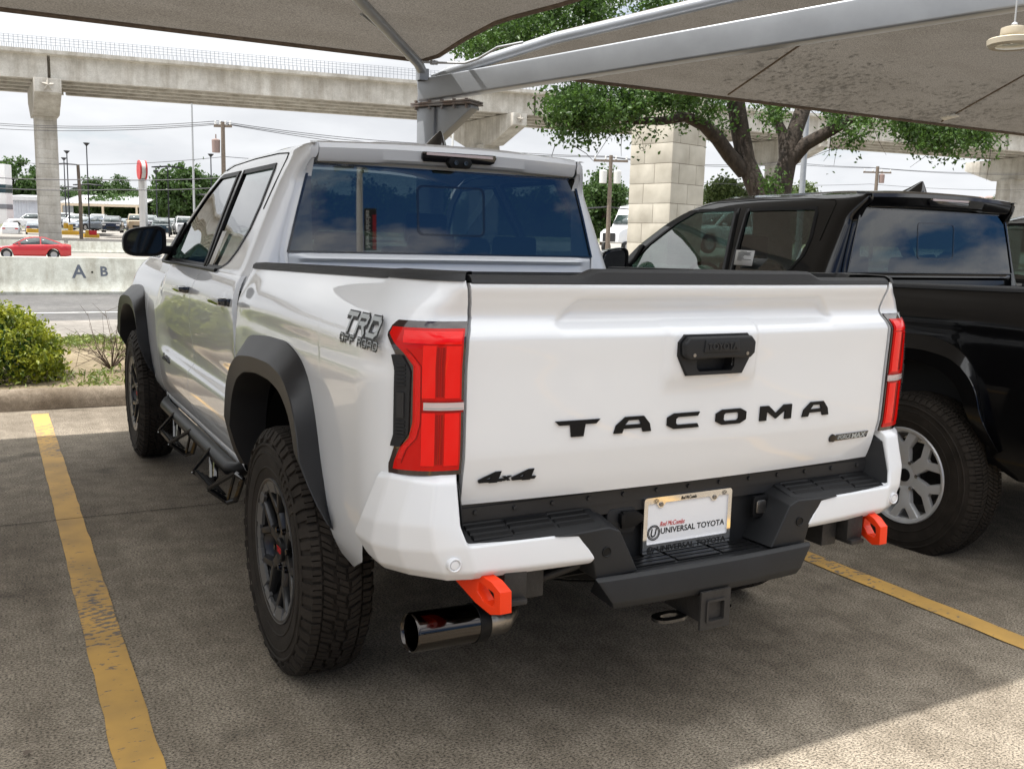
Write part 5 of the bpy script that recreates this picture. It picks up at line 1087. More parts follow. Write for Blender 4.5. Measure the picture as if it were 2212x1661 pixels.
mat('house_wall', (.48, .40, .33), .9); mat('house_roof', (.26, .19, .17), .9); mat('hill_green', (.045, .06, .04), 1, var=.4, vscale=.01); mat('spray_paint', (.11, .125, .155), .8, var=.3, vscale=25); mat('lamp_ivory', (.55, .49, .38), .5); mat('lamp_glass', (.62, .64, .52), .15, 0, .6); mat('twig', (.10, .07, .05), .9); mat('white_line', (.55, .55, .53), .8, var=.3, vscale=9); mat('banner_black', (.02, .015, .02), .6); mat('banner_red', (.4, .01, .03), .6)
# ---------------------------------------------------------------- ground, roads, pavement
def gz(x, y): return float(itp(y, [(22, 0), (40, -.3), (70, -.56), (81, -.38), (84, .2), (90, .5), (118, .83), (130, 1.35), (160, 1.5), (400, 4), (3000, 8)]))
def sheet(name, m, x0, x1, ys, z, kind='structure', hf=None, nx=2):
    g = [[(x, y, z+(hf(x, y) if hf else 0)) for x in np.linspace(x0, x1, nx)] for y in ys]
    o = MB().grid(g).build(name, m); o['kind'] = kind; return o
sheet('ground', 'far_ground', -3000, 3000, [-3000, 22, 40, 70, 81, 84, 90, 118, 130, 160, 400, 3000], -.02, hf=gz)
sheet('parking_lot', 'lot_concrete', -60, 60, [-60, 6.16], 0)
def xpoly(name, P, y0, y1, m):
    o = mesh(name, [(x, y0, z) for x, z in P]+[(x, y1, z) for x, z in P], [], m); return o
kb = MB(); rows = []
pr = [(6.13, 0.001), (6.145, .06), (6.165, .115), (6.21, .148), (6.27, .152), (6.32, .135), (6.34, .05)]
for x in np.linspace(-30, 30, 241): rows.append([(x, y+.006*math.sin(x*2.3)+.003*math.sin(x*9), z+.004*math.sin(x*3.1+y*9)) for y, z in pr])
kb.grid(rows).build('kerb', 'kerb_concrete', smooth=60)['kind'] = 'structure'
hb = lambda x, y: .02*math.sin(x*1.7+y)+.02*math.sin(x*4.1-y*2.3)
sheet('planting_bed', 'soil', -30, 30, np.linspace(6.33, 10.8, 24), .09, hf=hb, nx=180)
sheet('pavement', 'pavement_concrete', -60, 60, [10.8, 14.15], .012)
sheet('road', 'asphalt', -120, 120, [14.15, 22.2], .006)
sheet('far_road', 'road_concrete', -200, 200, [22.2, 40, 70, 81], .01, hf=gz)
sheet('far_lot', 'road_concrete', -200, 200, [83.5, 84, 90, 118, 130, 160], .012, hf=gz)
for (x, y0, y1, w_) in ((-1.437, -6, 5.95, .118), (1.518, -6, 5.95, .112), (4.47, -6, 5.95, .112), (-4.39, -6, 5.95, .112)):
    n = 120; rnd = random.Random(int(x*100)); V = []
    for k in range(n+1):
        y = y0+(y1-y0)*k/n; V += [(x-w_/2+rnd.uniform(-.003, .003), y, .004), (x+w_/2+rnd.uniform(-.003, .003), y, .004)]
    mesh('parking_line', V, [(2*k, 2*k+1, 2*k+3, 2*k+2) for k in range(n)], 'yellow_line', smooth=False)['kind'] = 'structure'
sheet('lane_line', 'white_line', -60, 60, [15.68, 15.80], .010)
mesh('yellow_kerb_island', [], [], 'bollard_yellow') if False else None
# expansion joint in the slab
for yj in (2.92,):
    jo = MB(); jo.grid([[(x, yj-.003+.004*math.sin(x*3), .0045) for x in np.linspace(-12, 12, 60)], [(x, yj+.003+.004*math.sin(x*3), .0045) for x in np.linspace(-12, 12, 60)]]); jo.build('slab_joint', 'deep_black')['kind'] = 'structure'
# ---------------------------------------------------------------- leaves
def leaves(name, pts, size, m, parent, seed=0, asp=1.8, fold=True, jit=.4, up=.0):
    "one leaf-shaped pair of faces per point"
    rng = np.random.default_rng(seed); n = len(pts); P = np.asarray(pts, float)
    a = rng.normal(size=(n, 3)); a /= np.linalg.norm(a, axis=1)[:, None]; b = rng.normal(size=(n, 3)); b[:, 2] += up; b -= a*np.sum(a*b, 1)[:, None]; b /= np.linalg.norm(b, axis=1)[:, None]; c = np.cross(a, b)
    s = size*(1+jit*rng.uniform(-1, 1, n))[:, None]
    V = np.empty((n, 4, 3)); V[:, 0] = P-a*s*.5; V[:, 1] = P+b*s*.5/asp+c*s*.12; V[:, 2] = P+a*s*.5; V[:, 3] = P-b*s*.5/asp+c*s*.12
    me = bpy.data.meshes.new(name); me.vertices.add(4*n); me.vertices.foreach_set('co', V.reshape(-1)); me.loops.add(6*n); me.polygons.add(2*n)
    base = (np.arange(n)*4)[:, None]; idx = (base+np.array([0, 1, 2, 0, 2, 3])[None]).reshape(-1)
    me.loops.foreach_set('vertex_index', idx); me.polygons.foreach_set('loop_start', np.arange(2*n)*3); me.polygons.foreach_set('loop_total', np.full(2*n, 3)); me.update(calc_edges=True); me.materials.append(MATS[m])
    return newobj(name, me, parent)
def clumps(rng, centres, n, spread):
    "n points round random clump centres"
    C = np.asarray(centres, float); i = rng.integers(0, len(C), n); d = rng.normal(size=(n, 3)); r = np.asarray(spread)[i] if np.ndim(spread) else spread
    return C[i]+d*(r[:, None] if np.ndim(r) else r)
def far_tree(x, y, z, h, w_, label, m='far_leaf', seed=0, n=2600, group='trees beyond the far car lot', name='tree', ls=None, trunk=True):
    rng = np.random.default_rng(seed); t = empty(name, (x, y, z)); tag(t, label, 'tree', group)
    tb = MB(); tb.tube([(0, 0, 0), (.1*w_*.1, 0, h*.3), (0, .1, h*.6)], [w_*.045, w_*.035, w_*.012], 7); 
    for k in range(5): a = rng.uniform(0, 6.28); tb.tube([(0, 0, h*(.25+.05*k)), (w_*.16*math.cos(a), w_*.16*math.sin(a), h*(.42+.06*k)), (w_*.32*math.cos(a), w_*.32*math.sin(a), h*(.55+.06*k))], [w_*.02, w_*.012, w_*.005], 5)
    tb.build('trunk', 'far_bark', t)
    nc = 60; n = int(n*1.9); C = []
    while len(C) < nc:
        p = rng.uniform(-1, 1, 3)
        if .25 < np.linalg.norm(p) < 1: C.append([p[0]*w_*.46, p[1]*w_*.46, h*(.53+.43*p[2])])
    pts = clumps(rng, C, n, np.array([w_*rng.uniform(.04, .085) for _ in range(nc)])); pts = pts[pts[:, 2] > h*.06]
    leaves('crown', pts, ls or w_*.058, m, t, seed+1, asp=1.3)
    return t
# ---------------------------------------------------------------- shade canopy
KS = .815; KO = (-.319, -.380, .2586)   # post stands on the line between the stalls
def kf(v): return (v[0]*KS+KO[0], v[1]*KS+KO[1], v[2]*KS+KO[2])
CX, CY = kf((2.24, 7.0, 0))[:2]
FZ0, FSL = 3.15, .177
def fz(y): return FZ0+FSL*(7.0-y)
def fabz(y): return kf((0, 0, fz((y-KO[1])/KS)))[2]
def onfab(px, py):
    d = np.array([(px-1106)/FPX, -(py-830.5)/FPX, 1.]) @ CR; t = (FZ0+FSL*(7.0-CP[1])-CP[2])/(d[2]+FSL*d[1]); return CP+t*d
canopy = empty('shade_canopy', (CX, CY, 0)); tag(canopy, 'grey steel post and beams carrying the taut taupe shade fabric over the parked pickups', 'canopy')
def cv(b):
    b.V = [(q[0]-CX, q[1]-CY, q[2]) for q in map(kf, b.V)]
def cpart(mb_, name, m, **k):
    cv(mb_); return mb_.build(name, m, canopy, **k)
def boxbeam(mb_, a, b, w0, h0, w1, h1, up=(0, 0, 1)):
    a, b = Vector(a), Vector(b); d = (b-a).normalized(); s = d.cross(Vector(up)).normalized(); u = s.cross(d)
    V = [a+s*w0/2*i+u*h0/2*j for i, j in ((-1, -1), (1, -1), (1, 1), (-1, 1))]+[b+s*w1/2*i+u*h1/2*j for i, j in ((-1, -1), (1, -1), (1, 1), (-1, 1))]
    mb_.add([tuple(v) for v in V], [(0, 1, 2, 3), (4, 5, 6, 7), (0, 1, 5, 4), (1, 2, 6, 5), (2, 3, 7, 6), (3, 0, 4, 7)])
m_ = MB(); boxbeam(m_, (2.24, 7.0, -.32), (2.24, 7.0, 2.69), .21, .21, .21, .21, up=(.53, -.85, 0)); cpart(m_, 'post', 'galvanised', bevel=.015)
DB = Vector((.56, -.83, 0)).normalized()
B0 = Vector((2.24, 7.0, 2.86)); 
m_ = MB(); e0 = B0-DB*.12; e1 = Vector((5.14, 2.68, 3.345)); e2 = e1+(e1-B0)*.22
boxbeam(m_, e0, e2, .16, .215, .20, .29); cpart(m_, 'beam', 'galvanised', bevel=.016, seg=3)
m_ = MB()
for dz in (2.700, 2.722):
    boxbeam(m_, Vector((2.24, 7.0, dz))-DB*.16, Vector((2.24, 7.0, dz+.015))+DB*.52, .27, .016, .27, .016)
pl_ = cpart(m_, 'flange_plate', 'rusty_steel')
for q in (-.11, .05, .19, .33, .47):
    for sd_ in (-.108, .108):
        c = Vector((2.24, 7.0, 0))+DB*q+Vector((DB.y, -DB.x, 0))*sd_; b_ = MB(); b_.lathe([(2.665, 0), (2.665, .017), (2.69, .017), (2.69, .011), (2.74, .011), (2.74, .019), (2.756, .019), (2.756, 0)], (c.x, c.y, .004*q), 'z', 6); cv(b_); b_.build('bolt', 'rusty_steel', pl_)
m_ = MB()
ax = DB; P = [(.10, 2.692), (.50, 2.70), (.50, 2.665), (.10, 2.36)]
sd_ = Vector((DB.y, -DB.x, 0))
m_.prism(P, lambda u, v, w_: tuple(Vector((2.24, 7, 0))+DB*u+sd_*w_+Vector((0, 0, v))), -.075, .075); cpart(m_, 'gusset', 'galvanised', bevel=.006)
m_ = MB(); m_.prism([(-.105, 2.692), (-.17, 2.692), (-.105, 2.42)], lambda u, v, w_: tuple(Vector((2.24, 7, 0))+DB*u+sd_*w_+Vector((0, 0, v))), -.012, .012); m_.prism([(-.12, 2.74), (-.17, 2.742), (-.12, 2.98)], lambda u, v, w_: tuple(Vector((2.24, 7, 0))+DB*u+sd_*w_+Vector((0, 0, v))), -.012, .012); cpart(m_, 'stiffener', 'galvanised')
# rafters
H1 = Vector(at(912, 190, 'y', 7.0)); H1t = Vector(onfab(905, 138)); H1m = Vector(at(910, 165, 'y', 7.0))
m_ = MB(); r1a = H1+Vector((0, 0, -.06)); boxbeam(m_, Vector((H1.x, 7.0, 2.95)), Vector((H1.x, 7.0, 3.06)), .10, .10, .10, .10, up=(0, 1, 0)); 
pf = Vector(onfab(785, 0)); dr = (pf-Vector((H1.x, 7.0, 3.07))); m_.tube([Vector((H1.x, 7.0, 2.95)), Vector((H1.x, 7.0, 3.03)), Vector((H1.x, 7.0, 3.07))+dr*.08, Vector((H1.x, 7, 3.07))+dr*1.0-Vector((0, 0, .04)), Vector((H1.x, 7, 3.07))+dr*3.4-Vector((0, 0, .04))], .050, 12); cpart(m_, 'rafter', 'galvanised', smooth=50)
m_ = MB(); q0 = Vector(at(940, 178, 'y', 6.95)); q1 = Vector(onfab(1200, 72)); q2 = Vector(onfab(1480, 5)); dd_ = (q2-q1)
m_.tube([q0-Vector((0, 0, .10)), q0+Vector((0, 0, .03)), q0*.85+q1*.15+Vector((0, 0, .035)), q1-Vector((0, 0, .05)), q2-Vector((0, 0, .05)), q2+dd_*2.2-Vector((0, 0, .05))], .055, 14); cpart(m_, 'rafter', 'galvanised', smooth=50)
m_ = MB(); m_.tube([Vector(onfab(780, 10))-Vector((0, 0, .08)), Vector(at(855, 90, 'y', 6.6)), Vector(at(880, 127, 'y', 6.85)), Vector(at(900, 134, 'y', 6.85)), Vector(at(940, 136, 'y', 6.85)), Vector(at(1005, 137, 'y', 6.6)), Vector(at(1032, 128, 'y', 6.4)), Vector(at(1075, 103, 'y', 6.1)), Vector(at(1130, 92, 'y', 5.9))], .012, 8)
for (px_, py_) in ((934, 136), (941, 136)): c = at(px_, py_, 'y', 6.85); m_.lathe([(c[0]-.018, .012), (c[0]-.018, .022), (c[0]+.018, .022), (c[0]+.018, .012)], (0, c[1], c[2]), 'x', 8)
cpart(m_, 'conduit', 'pole_grey', smooth=60)
# fabric sheets: grids between two edge curves on the sloping plane, slightly sagging
def fabric(name, left, right, y0, y1, label=None, sag=.05):
    g = []; ys = np.linspace(y0, y1, 36)
    for y in ys:
        a, b_ = left(y), right(y); row = []
        for k in np.linspace(0, 1, 40): row.append((a+(b_-a)*k, y, fz(y)-sag*math.sin(math.pi*k)*math.sin(math.pi*(y0-y)/(y0-y1))*0+.0))
        g.append(row)
    m_ = MB().grid(g); o = cpart(m_, name, 'shade_fabric', smooth=60)
    he = MB(); 
    for xs_ in (left, right): he.tube([(xs_(y), y, fz(y)-.012) for y in ys], .022, 6)
    he.tube([(left(y0)+(right(y0)-left(y0))*k, y0, fz(y0)-.012) for k in np.linspace(0, 1, 30)], .022, 6)
    cv(he); he.build('fabric_hem', 'fabric_hem', o); return o
ec = [onfab(*p) for p in ((928, 140), (945, 120), (1000, 84), (1080, 42), (1240, 0))]; ecy = [(p[1], p[0]) for p in ec][::-1]
ecy = [(.6, ecy[0][1]+1.3)]+ecy+[(7.02, 2.12)]
f1 = fabric('fabric_sheet', lambda y: -20.0, lambda y: float(itp(y, sorted(ecy))), 7.0, .62)
rl = sorted([(q1.y, q1.x), (q2.y, q2.x), ((q2+dd_*2.2).y, (q2+dd_*2.2).x), (.5, 7.2), (7.0, 2.55)])
f2 = fabric('fabric_sheet', lambda y: float(itp(y, rl)), lambda y: 15.0, 7.0, .62)
for (pa, pb) in (((1573, 204), (1716, 105)), ((2034, 262), (2212, 162))):
    a, b_ = Vector(onfab(*pa)), Vector(onfab(*pb)); b_ = a+(b_-a)*2.6; s_ = MB(); s_.tube([a-Vector((0, 0, .004)), b_-Vector((0, 0, .004))], .013, 5); cv(s_); s_.build('seam', 'fabric_hem', f2)
lb = MB(); P4 = [onfab(*p) for p in ((2030, 252), (2062, 243), (2074, 249), (2040, 258))]; lb.add([(p[0], p[1], p[2]-.016) for p in P4], [(0, 1, 2, 3)]); cv(lb); lb.build('fabric_label', 'label_paper', f2, solid=.002)
# ---- lamp under the beam
lc = atd(2188, 92, 5.6); lamp = empty('high_bay_lamp', tuple(lc)); lamp.scale = (.84, .84, .84); tag(lamp, 'round ivory high bay lamp hanging from the canopy beam at the upper right', 'lamp')
l_ = MB(); l_.lathe([(-.030, .115), (-.034, .150), (-.020, .165), (.015, .168), (.022, .160), (.010, .120), (-.005, .112)], (0, 0, 0), 'z', 48); hs_ = l_.build('lamp_body', 'lamp_ivory', lamp, smooth=35)
l_ = MB(); l_.lathe([(-.031, .113), (-.036, .06), (-.037, 0)], (0, 0, 0), 'z', 40); l_.build('lamp_lens', 'lamp_glass', lamp, smooth=60)
l_ = MB()
for k in range(12):
    a = k*math.pi/6; l_.box(.03, .155, -.004, .004, -.01, .018, Matrix.Rotation(a, 4, 'Z'))
l_.build('heat_fins', 'lamp_ivory', lamp)
l_ = MB(); l_.lathe([(.03, .05), (.045, .085), (.055, .088), (.095, .085), (.10, .07), (.10, 0)], (0, 0, 0), 'z', 24); l_.lathe([(.0, .045), (.035, .04)], (0, 0, 0), 'z', 16); l_.build('driver_housing', 'lamp_ivory', lamp, smooth=35)
l_ = MB(); l_.lathe([(.100, .004), (.105, .018), (.118, .022), (.13, .016), (.135, .006)], (0, 0, 0), 'z', 16); l_.tube([(0, 0, .12), (0, 0, .40)], .006, 8); l_.build('hanger', 'pole_grey', lamp)
# ---------------------------------------------------------------- live oak by the kerb
oak = empty('oak_tree', tuple(atd(1665, 470, 13.0)[:2])+(.09,)); tag(oak, 'live oak with a forked dark trunk and drooping leafy branches behind the black pickup', 'tree')
OX, OY = oak.location.x, oak.location.y
def op(px, py, d): p = atd(px, py, d); return (p[0]-OX, p[1]-OY, p[2]-.09)
tk = MB()
tk.tube([(0, 0, -.1), op(1668, 520, 13.0), op(1655, 440, 13.0), op(1632, 400, 13.0), op(1612, 350, 13.0), op(1600, 290, 13.0), op(1590, 225, 12.9), op(1575, 150, 12.8), op(1560, 60, 12.7), op(1540, -60, 12.5)], [.34, .27, .17, .14, .125, .125, .12, .10, .08, .05], 14)
tk.tube([op(1668, 520, 13.0), op(1678, 430, 13.1), op(1690, 390, 13.1), op(1703, 340, 13.1), op(1715, 290, 13.1), op(1735, 235, 13.2), op(1752, 200, 13.3), op(1790, 120, 13.4), op(1830, 20, 13.6)], [.24, .18, .145, .12, .11, .105, .095, .08, .05], 14)
tk.tube([op(1608, 372, 13.0), op(1575, 335, 12.9), op(1550, 300, 12.8), op(1520, 270, 12.6), op(1480, 252, 12.4), op(1430, 262, 12.2), op(1370, 262, 12.0), op(1300, 250, 11.8)], [.11, .10, .095, .085, .07, .055, .04, .02], 10)
tk.tube([op(1706, 350, 13.1), op(1740, 312, 13.0), op(1780, 290, 12.9), op(1830, 262, 12.8), op(1890, 244, 12.7), op(1970, 262, 12.5), op(2060, 278, 12.3)], [.10, .095, .085, .075, .055, .04, .02], 10)
tk.tube([op(1697, 345, 13.1), op(1692, 290, 13.2), op(1678, 262, 13.3), op(1664, 225, 13.4), op(1660, 170, 13.5)], [.09, .075, .065, .06, .04], 9)
tk.build('trunk', 'bark', oak, smooth=70)
rng = np.random.default_rng(7); tw = MB()
def spray(px0, px1, py0, py1, d0, d1, n, k):
    C = np.array([op(rng.uniform(px0, px1), rng.uniform(py0, py1), rng.uniform(d0, d1)) for _ in range(n)]); return clumps(rng, C, k, np.array([rng.uniform(.06, .13) for _ in range(n)]))
parts_ = [spray(1195, 1330, 195, 262, 11.2, 12.6, 34, 3000), spray(1210, 1290, 250, 300, 11.4, 12.2, 9, 420), spray(1330, 1460, 180, 250, 11.6, 12.8, 26, 2200), spray(1290, 1400, 240, 285, 11.4, 12.4, 8, 420), spray(1450, 1565, 185, 248, 11.8, 13, 18, 1300),
          spray(1640, 1700, 215, 262, 12.6, 13.4, 10, 520), spray(1770, 1830, 225, 262, 12.4, 13.2, 8, 420), spray(1785, 1850, 280, 305, 12.4, 13, 4, 190), spray(1850, 1990, 240, 272, 12.0, 12.9, 16, 1000), spray(1955, 2140, 262, 312, 11.8, 12.8, 30, 2200), spray(2000, 2090, 300, 335, 11.8, 12.6, 6, 260),
          spray(1545, 1575, 270, 300, 12.6, 13.0, 3, 130), spray(1655, 1680, 385, 412, 12.6, 12.9, 3, 150)]
# main crown, spreading over the canopy (some of it seen above the fabric edge)
C = []
while len(C) < 260:
    p = rng.uniform(-1, 1, 3)
    if .3 < np.linalg.norm(p) < 1: C.append([-.6+p[0]*5.2, -.4+p[1]*5.0, 5.6+p[2]*2.1])
C = np.array(C); C = C[(C[:, 2]+.09 > fabz(C[:, 1]+OY)+.5) & ((C[:, 1]+OY < 5.0) | (C[:, 2] > 4.1))]; C = C[C[:, 2] > 3.4]; C = C[(C[:, 1]+OY > 4.3) | (C[:, 0]+OX > 9)]
parts_.append(clumps(rng, C, 15000, .26))
for (a0, a1, b0, b1, nn, kk) in ((1010, 1150, 45, 105, 22, 2600), (1090, 1300, 5, 80, 34, 3600), (1180, 1500, -60, 30, 34, 2600), (990, 1060, 85, 112, 6, 420)): parts_.append(spray(a0, a1, b0, b1, 11.5, 13.5, nn, kk))
pts = np.concatenate(parts_); pts = np.concatenate([pts, pts[::2]+rng.normal(size=pts[::2].shape)*.05]); leaves('crown', pts, .062, 'oak_leaf', oak, 3, asp=1.9, jit=.35)
for k in range(60):
    i = rng.integers(0, len(parts_[0])); a = parts_[rng.integers(0, 12)]; p = a[rng.integers(0, len(a))]; q = p+rng.normal(size=3)*.25; tw.tube([tuple(p), tuple((p+q)/2+rng.normal(size=3)*.03), tuple(q)], [.006, .004, .002], 4)
tw.build('twigs', 'bark', oak)['kind'] = 'stuff'
# second tree behind, seen over the canopy edge is part of the same crown; small dead shrub and the clipped bush
bush = empty('bush', (-2.05, 7.55, .09)); tag(bush, 'yellow green clipped bush with spiky leaves in the planting bed', 'bush')
rng = np.random.default_rng(11)
th = rng.uniform(0, 2*math.pi, 420); ph = np.arccos(rng.uniform(-.1, 1, 420)); rr = 1+.025*rng.normal(size=420)
C = np.stack([.86*rr*np.sin(ph)*np.cos(th), .66*rr*np.sin(ph)*np.sin(th), .06+.62*rr*np.cos(ph)], 1); C = C[C[:, 2] > .02]
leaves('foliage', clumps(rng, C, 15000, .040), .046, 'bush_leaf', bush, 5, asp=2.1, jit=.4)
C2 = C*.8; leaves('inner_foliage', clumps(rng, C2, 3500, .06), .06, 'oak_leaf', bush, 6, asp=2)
s_ = MB()
for k in range(14): a = k*.45; s_.tube([(.05*math.cos(a), .05*math.sin(a), -.05), (.3*math.cos(a), .25*math.sin(a), .25), (.55*math.cos(a), .45*math.sin(a), .42)], [.014, .009, .004], 5)
s_.build('stems', 'twig', bush)
dead = empty('dead_shrub', (-.74, 7.7, .09)); tag(dead, 'leafless twiggy shrub beside the front tyre of the white pickup', 'shrub'); s_ = MB(); rng = np.random.default_rng(4)
for k in range(26):
    a = rng.uniform(0, 6.28); L = rng.uniform(.2, .5); p0 = np.array([0, 0, 0.]); d = np.array([math.cos(a)*.8, math.sin(a)*.5, rng.uniform(.5, 1.3)]); d /= np.linalg.norm(d); p1 = p0+d*L*.5; p2 = p1+(d+rng.normal(size=3)*.35)*L*.5
    s_.tube([p0, p1, p2], [.006, .004, .0015], 4)
    for j in range(3): q = p1+(p2-p1)*rng.uniform(0, 1); s_.tube([q, q+(d+rng.normal(size=3)*.8)*.14], [.0025, .001], 3)
s_.build('twigs', 'twig', dead)
rng = np.random.default_rng(21); gp = []
for k in range(90): cx_, cy_ = rng.uniform(-6, 3), rng.uniform(6.45, 10.7); n = rng.integers(40, 130); gp.append(np.stack([rng.normal(cx_, .16, n), rng.normal(cy_, .12, n), np.full(n, .12)+rng.uniform(-.02, .03, n)], 1))
for k in range(60): cx_ = rng.uniform(-6, 3); n = 90; gp.append(np.stack([rng.normal(cx_, .2, n), rng.normal(9.9, .25, n), np.full(n, .13)+rng.uniform(-.02, .04, n)], 1))
go = leaves('grass', np.concatenate(gp), .07, 'grass_blade', None, 9, asp=5, up=0); tag(go, 'patchy green grass over the bare soil of the planting bed', 'grass', kind='stuff')
lf = MB(); c = at(62, 1628, 'z', .01); lf.add([(c[0]-.012, c[1]-.008, .012), (c[0]+.004, c[1]-.012, .02), (c[0]+.014, c[1]+.006, .010), (c[0], c[1]+.012, .018), (c[0]-.012, c[1]+.004, .02)], [(0, 1, 2, 3, 4)]); o = lf.build('fallen_leaf', 'timber'); tag(o, 'small dry brown leaf lying left of the near yellow line', 'leaf')
# ---------------------------------------------------------------- barriers
def barrier(x0, x1, y, z, h, label, name='concrete_barrier', grp='concrete road barriers', lift=.0):
    k = h/.81; pr = [(-.30, 0), (-.30, .07), (-.285, .09), (-.17, .32), (-.085, .79), (-.075, .81), (.075, .81), (.085, .79), (.17, .32), (.285, .09), (.30, .07), (.30, 0)]
    m_ = MB(); m_.prism([(a*k, b_*k+lift) for a, b_ in pr], lambda u, v, w_: (w_, u, v), -(x1-x0)/2, (x1-x0)/2); o = m_.build(name, 'barrier_concrete', bevel=.008); o.location = ((x0+x1)/2, y, z); tag(o, label, 'barrier', grp); return o
bn = barrier(-5.6, 3.3, 21.08, 0, .80, 'near concrete road barrier sprayed with the dark letters A and B')
def face(u, v, w_, z0): return None
for ch, px_, sz_ in (('A', 169, .40), ('B', 227, .29)):
    c = at(px_, 586, 'y', 20.95); text('graffiti_letter', ch, sz_, 'spray_paint', bn, lambda u, v, w_, c=c: (c[0]-sz_*.33+u-bn.location.x, -.17*.9877+((c[2]-sz_*.35+v)-.32)/.47*.085*.9877-.004-w_, c[2]-sz_*.35+v), depth=.002, bold=.008)
dt = MB(); c = at(199, 588, 'y', 20.95); dt.lathe([(-.01, .022), (-.002, .022), (-.001, 0)], (c[0]-bn.location.x, -.17+((c[2])-.32)/.47*.085-.002, c[2]), 'y', 12); dt.build('drain_hole', 'deep_black', bn)
barrier(-14.6, -5.65, 21.1, 0, .80, 'near concrete road barrier at the left edge, beyond the lettered one'); barrier(3.35, 30, 21.1, 0, .80, 'near concrete road barrier hidden mostly by the white pickup, right of the lettered one')
zfb = -.36
FBX = float(at(143, 530, 'y', 81.5)[0])
for (a, b_, lb_) in ((-90, FBX-.15, 'far concrete barrier behind the red sedan'), (FBX+.15, 60, 'far concrete barrier right of the red sedan, beside the door mirror')):
    barrier(a, b_, 81.5, zfb-.02, .90, lb_)
# ---------------------------------------------------------------- overpass
A_ = atd(0, 102, 76.0); B_ = atd(2212, 284, 108.0); bd = np.array([B_[0]-A_[0], B_[1]-A_[1], 0.]); BL = np.linalg.norm(bd[:2]); bd /= BL; bn_ = np.array([-bd[1], bd[0], 0.])   # bn_ points away from the camera
if bn_[1] < 0: bn_ = -bn_
def bp_(t, o, z): "t metres along from the left picture edge, o metres away from the near face, z below (-) the deck edge"; q = A_+bd*t+bn_*o; zz = A_[2]+(B_[2]-A_[2])*t/BL+z; return (q[0], q[1], zz)
T0, T1 = -70, BL+60
def tpx(px):
    "distance along the near face where it crosses picture column px"
    ts = np.linspace(T0, T1, 2000); best = None
    for t in ts:
        p = np.array(bp_(t, 0, 0)); q = CR @ (p-CP)
        if q[2] > 5:
            x = 1106+FPX*q[0]/q[2]
            if best is None or abs(x-px) < best[0]: best = (abs(x-px), t)
    return best[1]
over = empty('overpass', bp_(0, 5, -3)); tag(over, 'long concrete flyover on girders crossing the whole background', 'overpass')
OV = np.array(over.location)
def opart(mb_, name, m, **k): mb_.V = [(v[0]-OV[0], v[1]-OV[1], v[2]-OV[2]) for v in mb_.V]; return mb_.build(name, m, over, **k)
def ext(P, t0, t1, o=0):
    m_ = MB(); n = len(P); m_.add([bp_(t0, a+o, b_) for a, b_ in P]+[bp_(t1, a+o, b_) for a, b_ in P], [tuple(range(n)), tuple(range(n, 2*n))]+[(i, (i+1) % n, n+(i+1) % n, n+i) for i in range(n)]); return m_
opart(ext([(-.55, 0), (-.55, -.28), (-.45, -.36), (11.6, -.36), (11.6, 0)], T0, T1), 'deck_slab', 'bridge_concrete')
joints = [T0, tpx(102), tpx(1157), tpx(1690), tpx(2180), T1]
gp_ = [(0, -.36), (0, -1.80), (-.04, -1.86), (-.04, -2.18), (.68, -2.18), (.68, -1.86), (.64, -1.80), (.64, -.36)]
gp_ = [(.0, -.36), (.0, -.46), (.06, -.62), (.06, -1.78), (.0, -1.96), (.0, -2.22), (.72, -2.22), (.72, -1.96), (.66, -1.78), (.66, -.62), (.72, -.46), (.72, -.36)]
for j in range(5):
    for k in range(5): opart(ext(gp_, joints[j]+.12, joints[j+1]-.12, .0+2.25*k), 'girder', 'bridge_concrete')
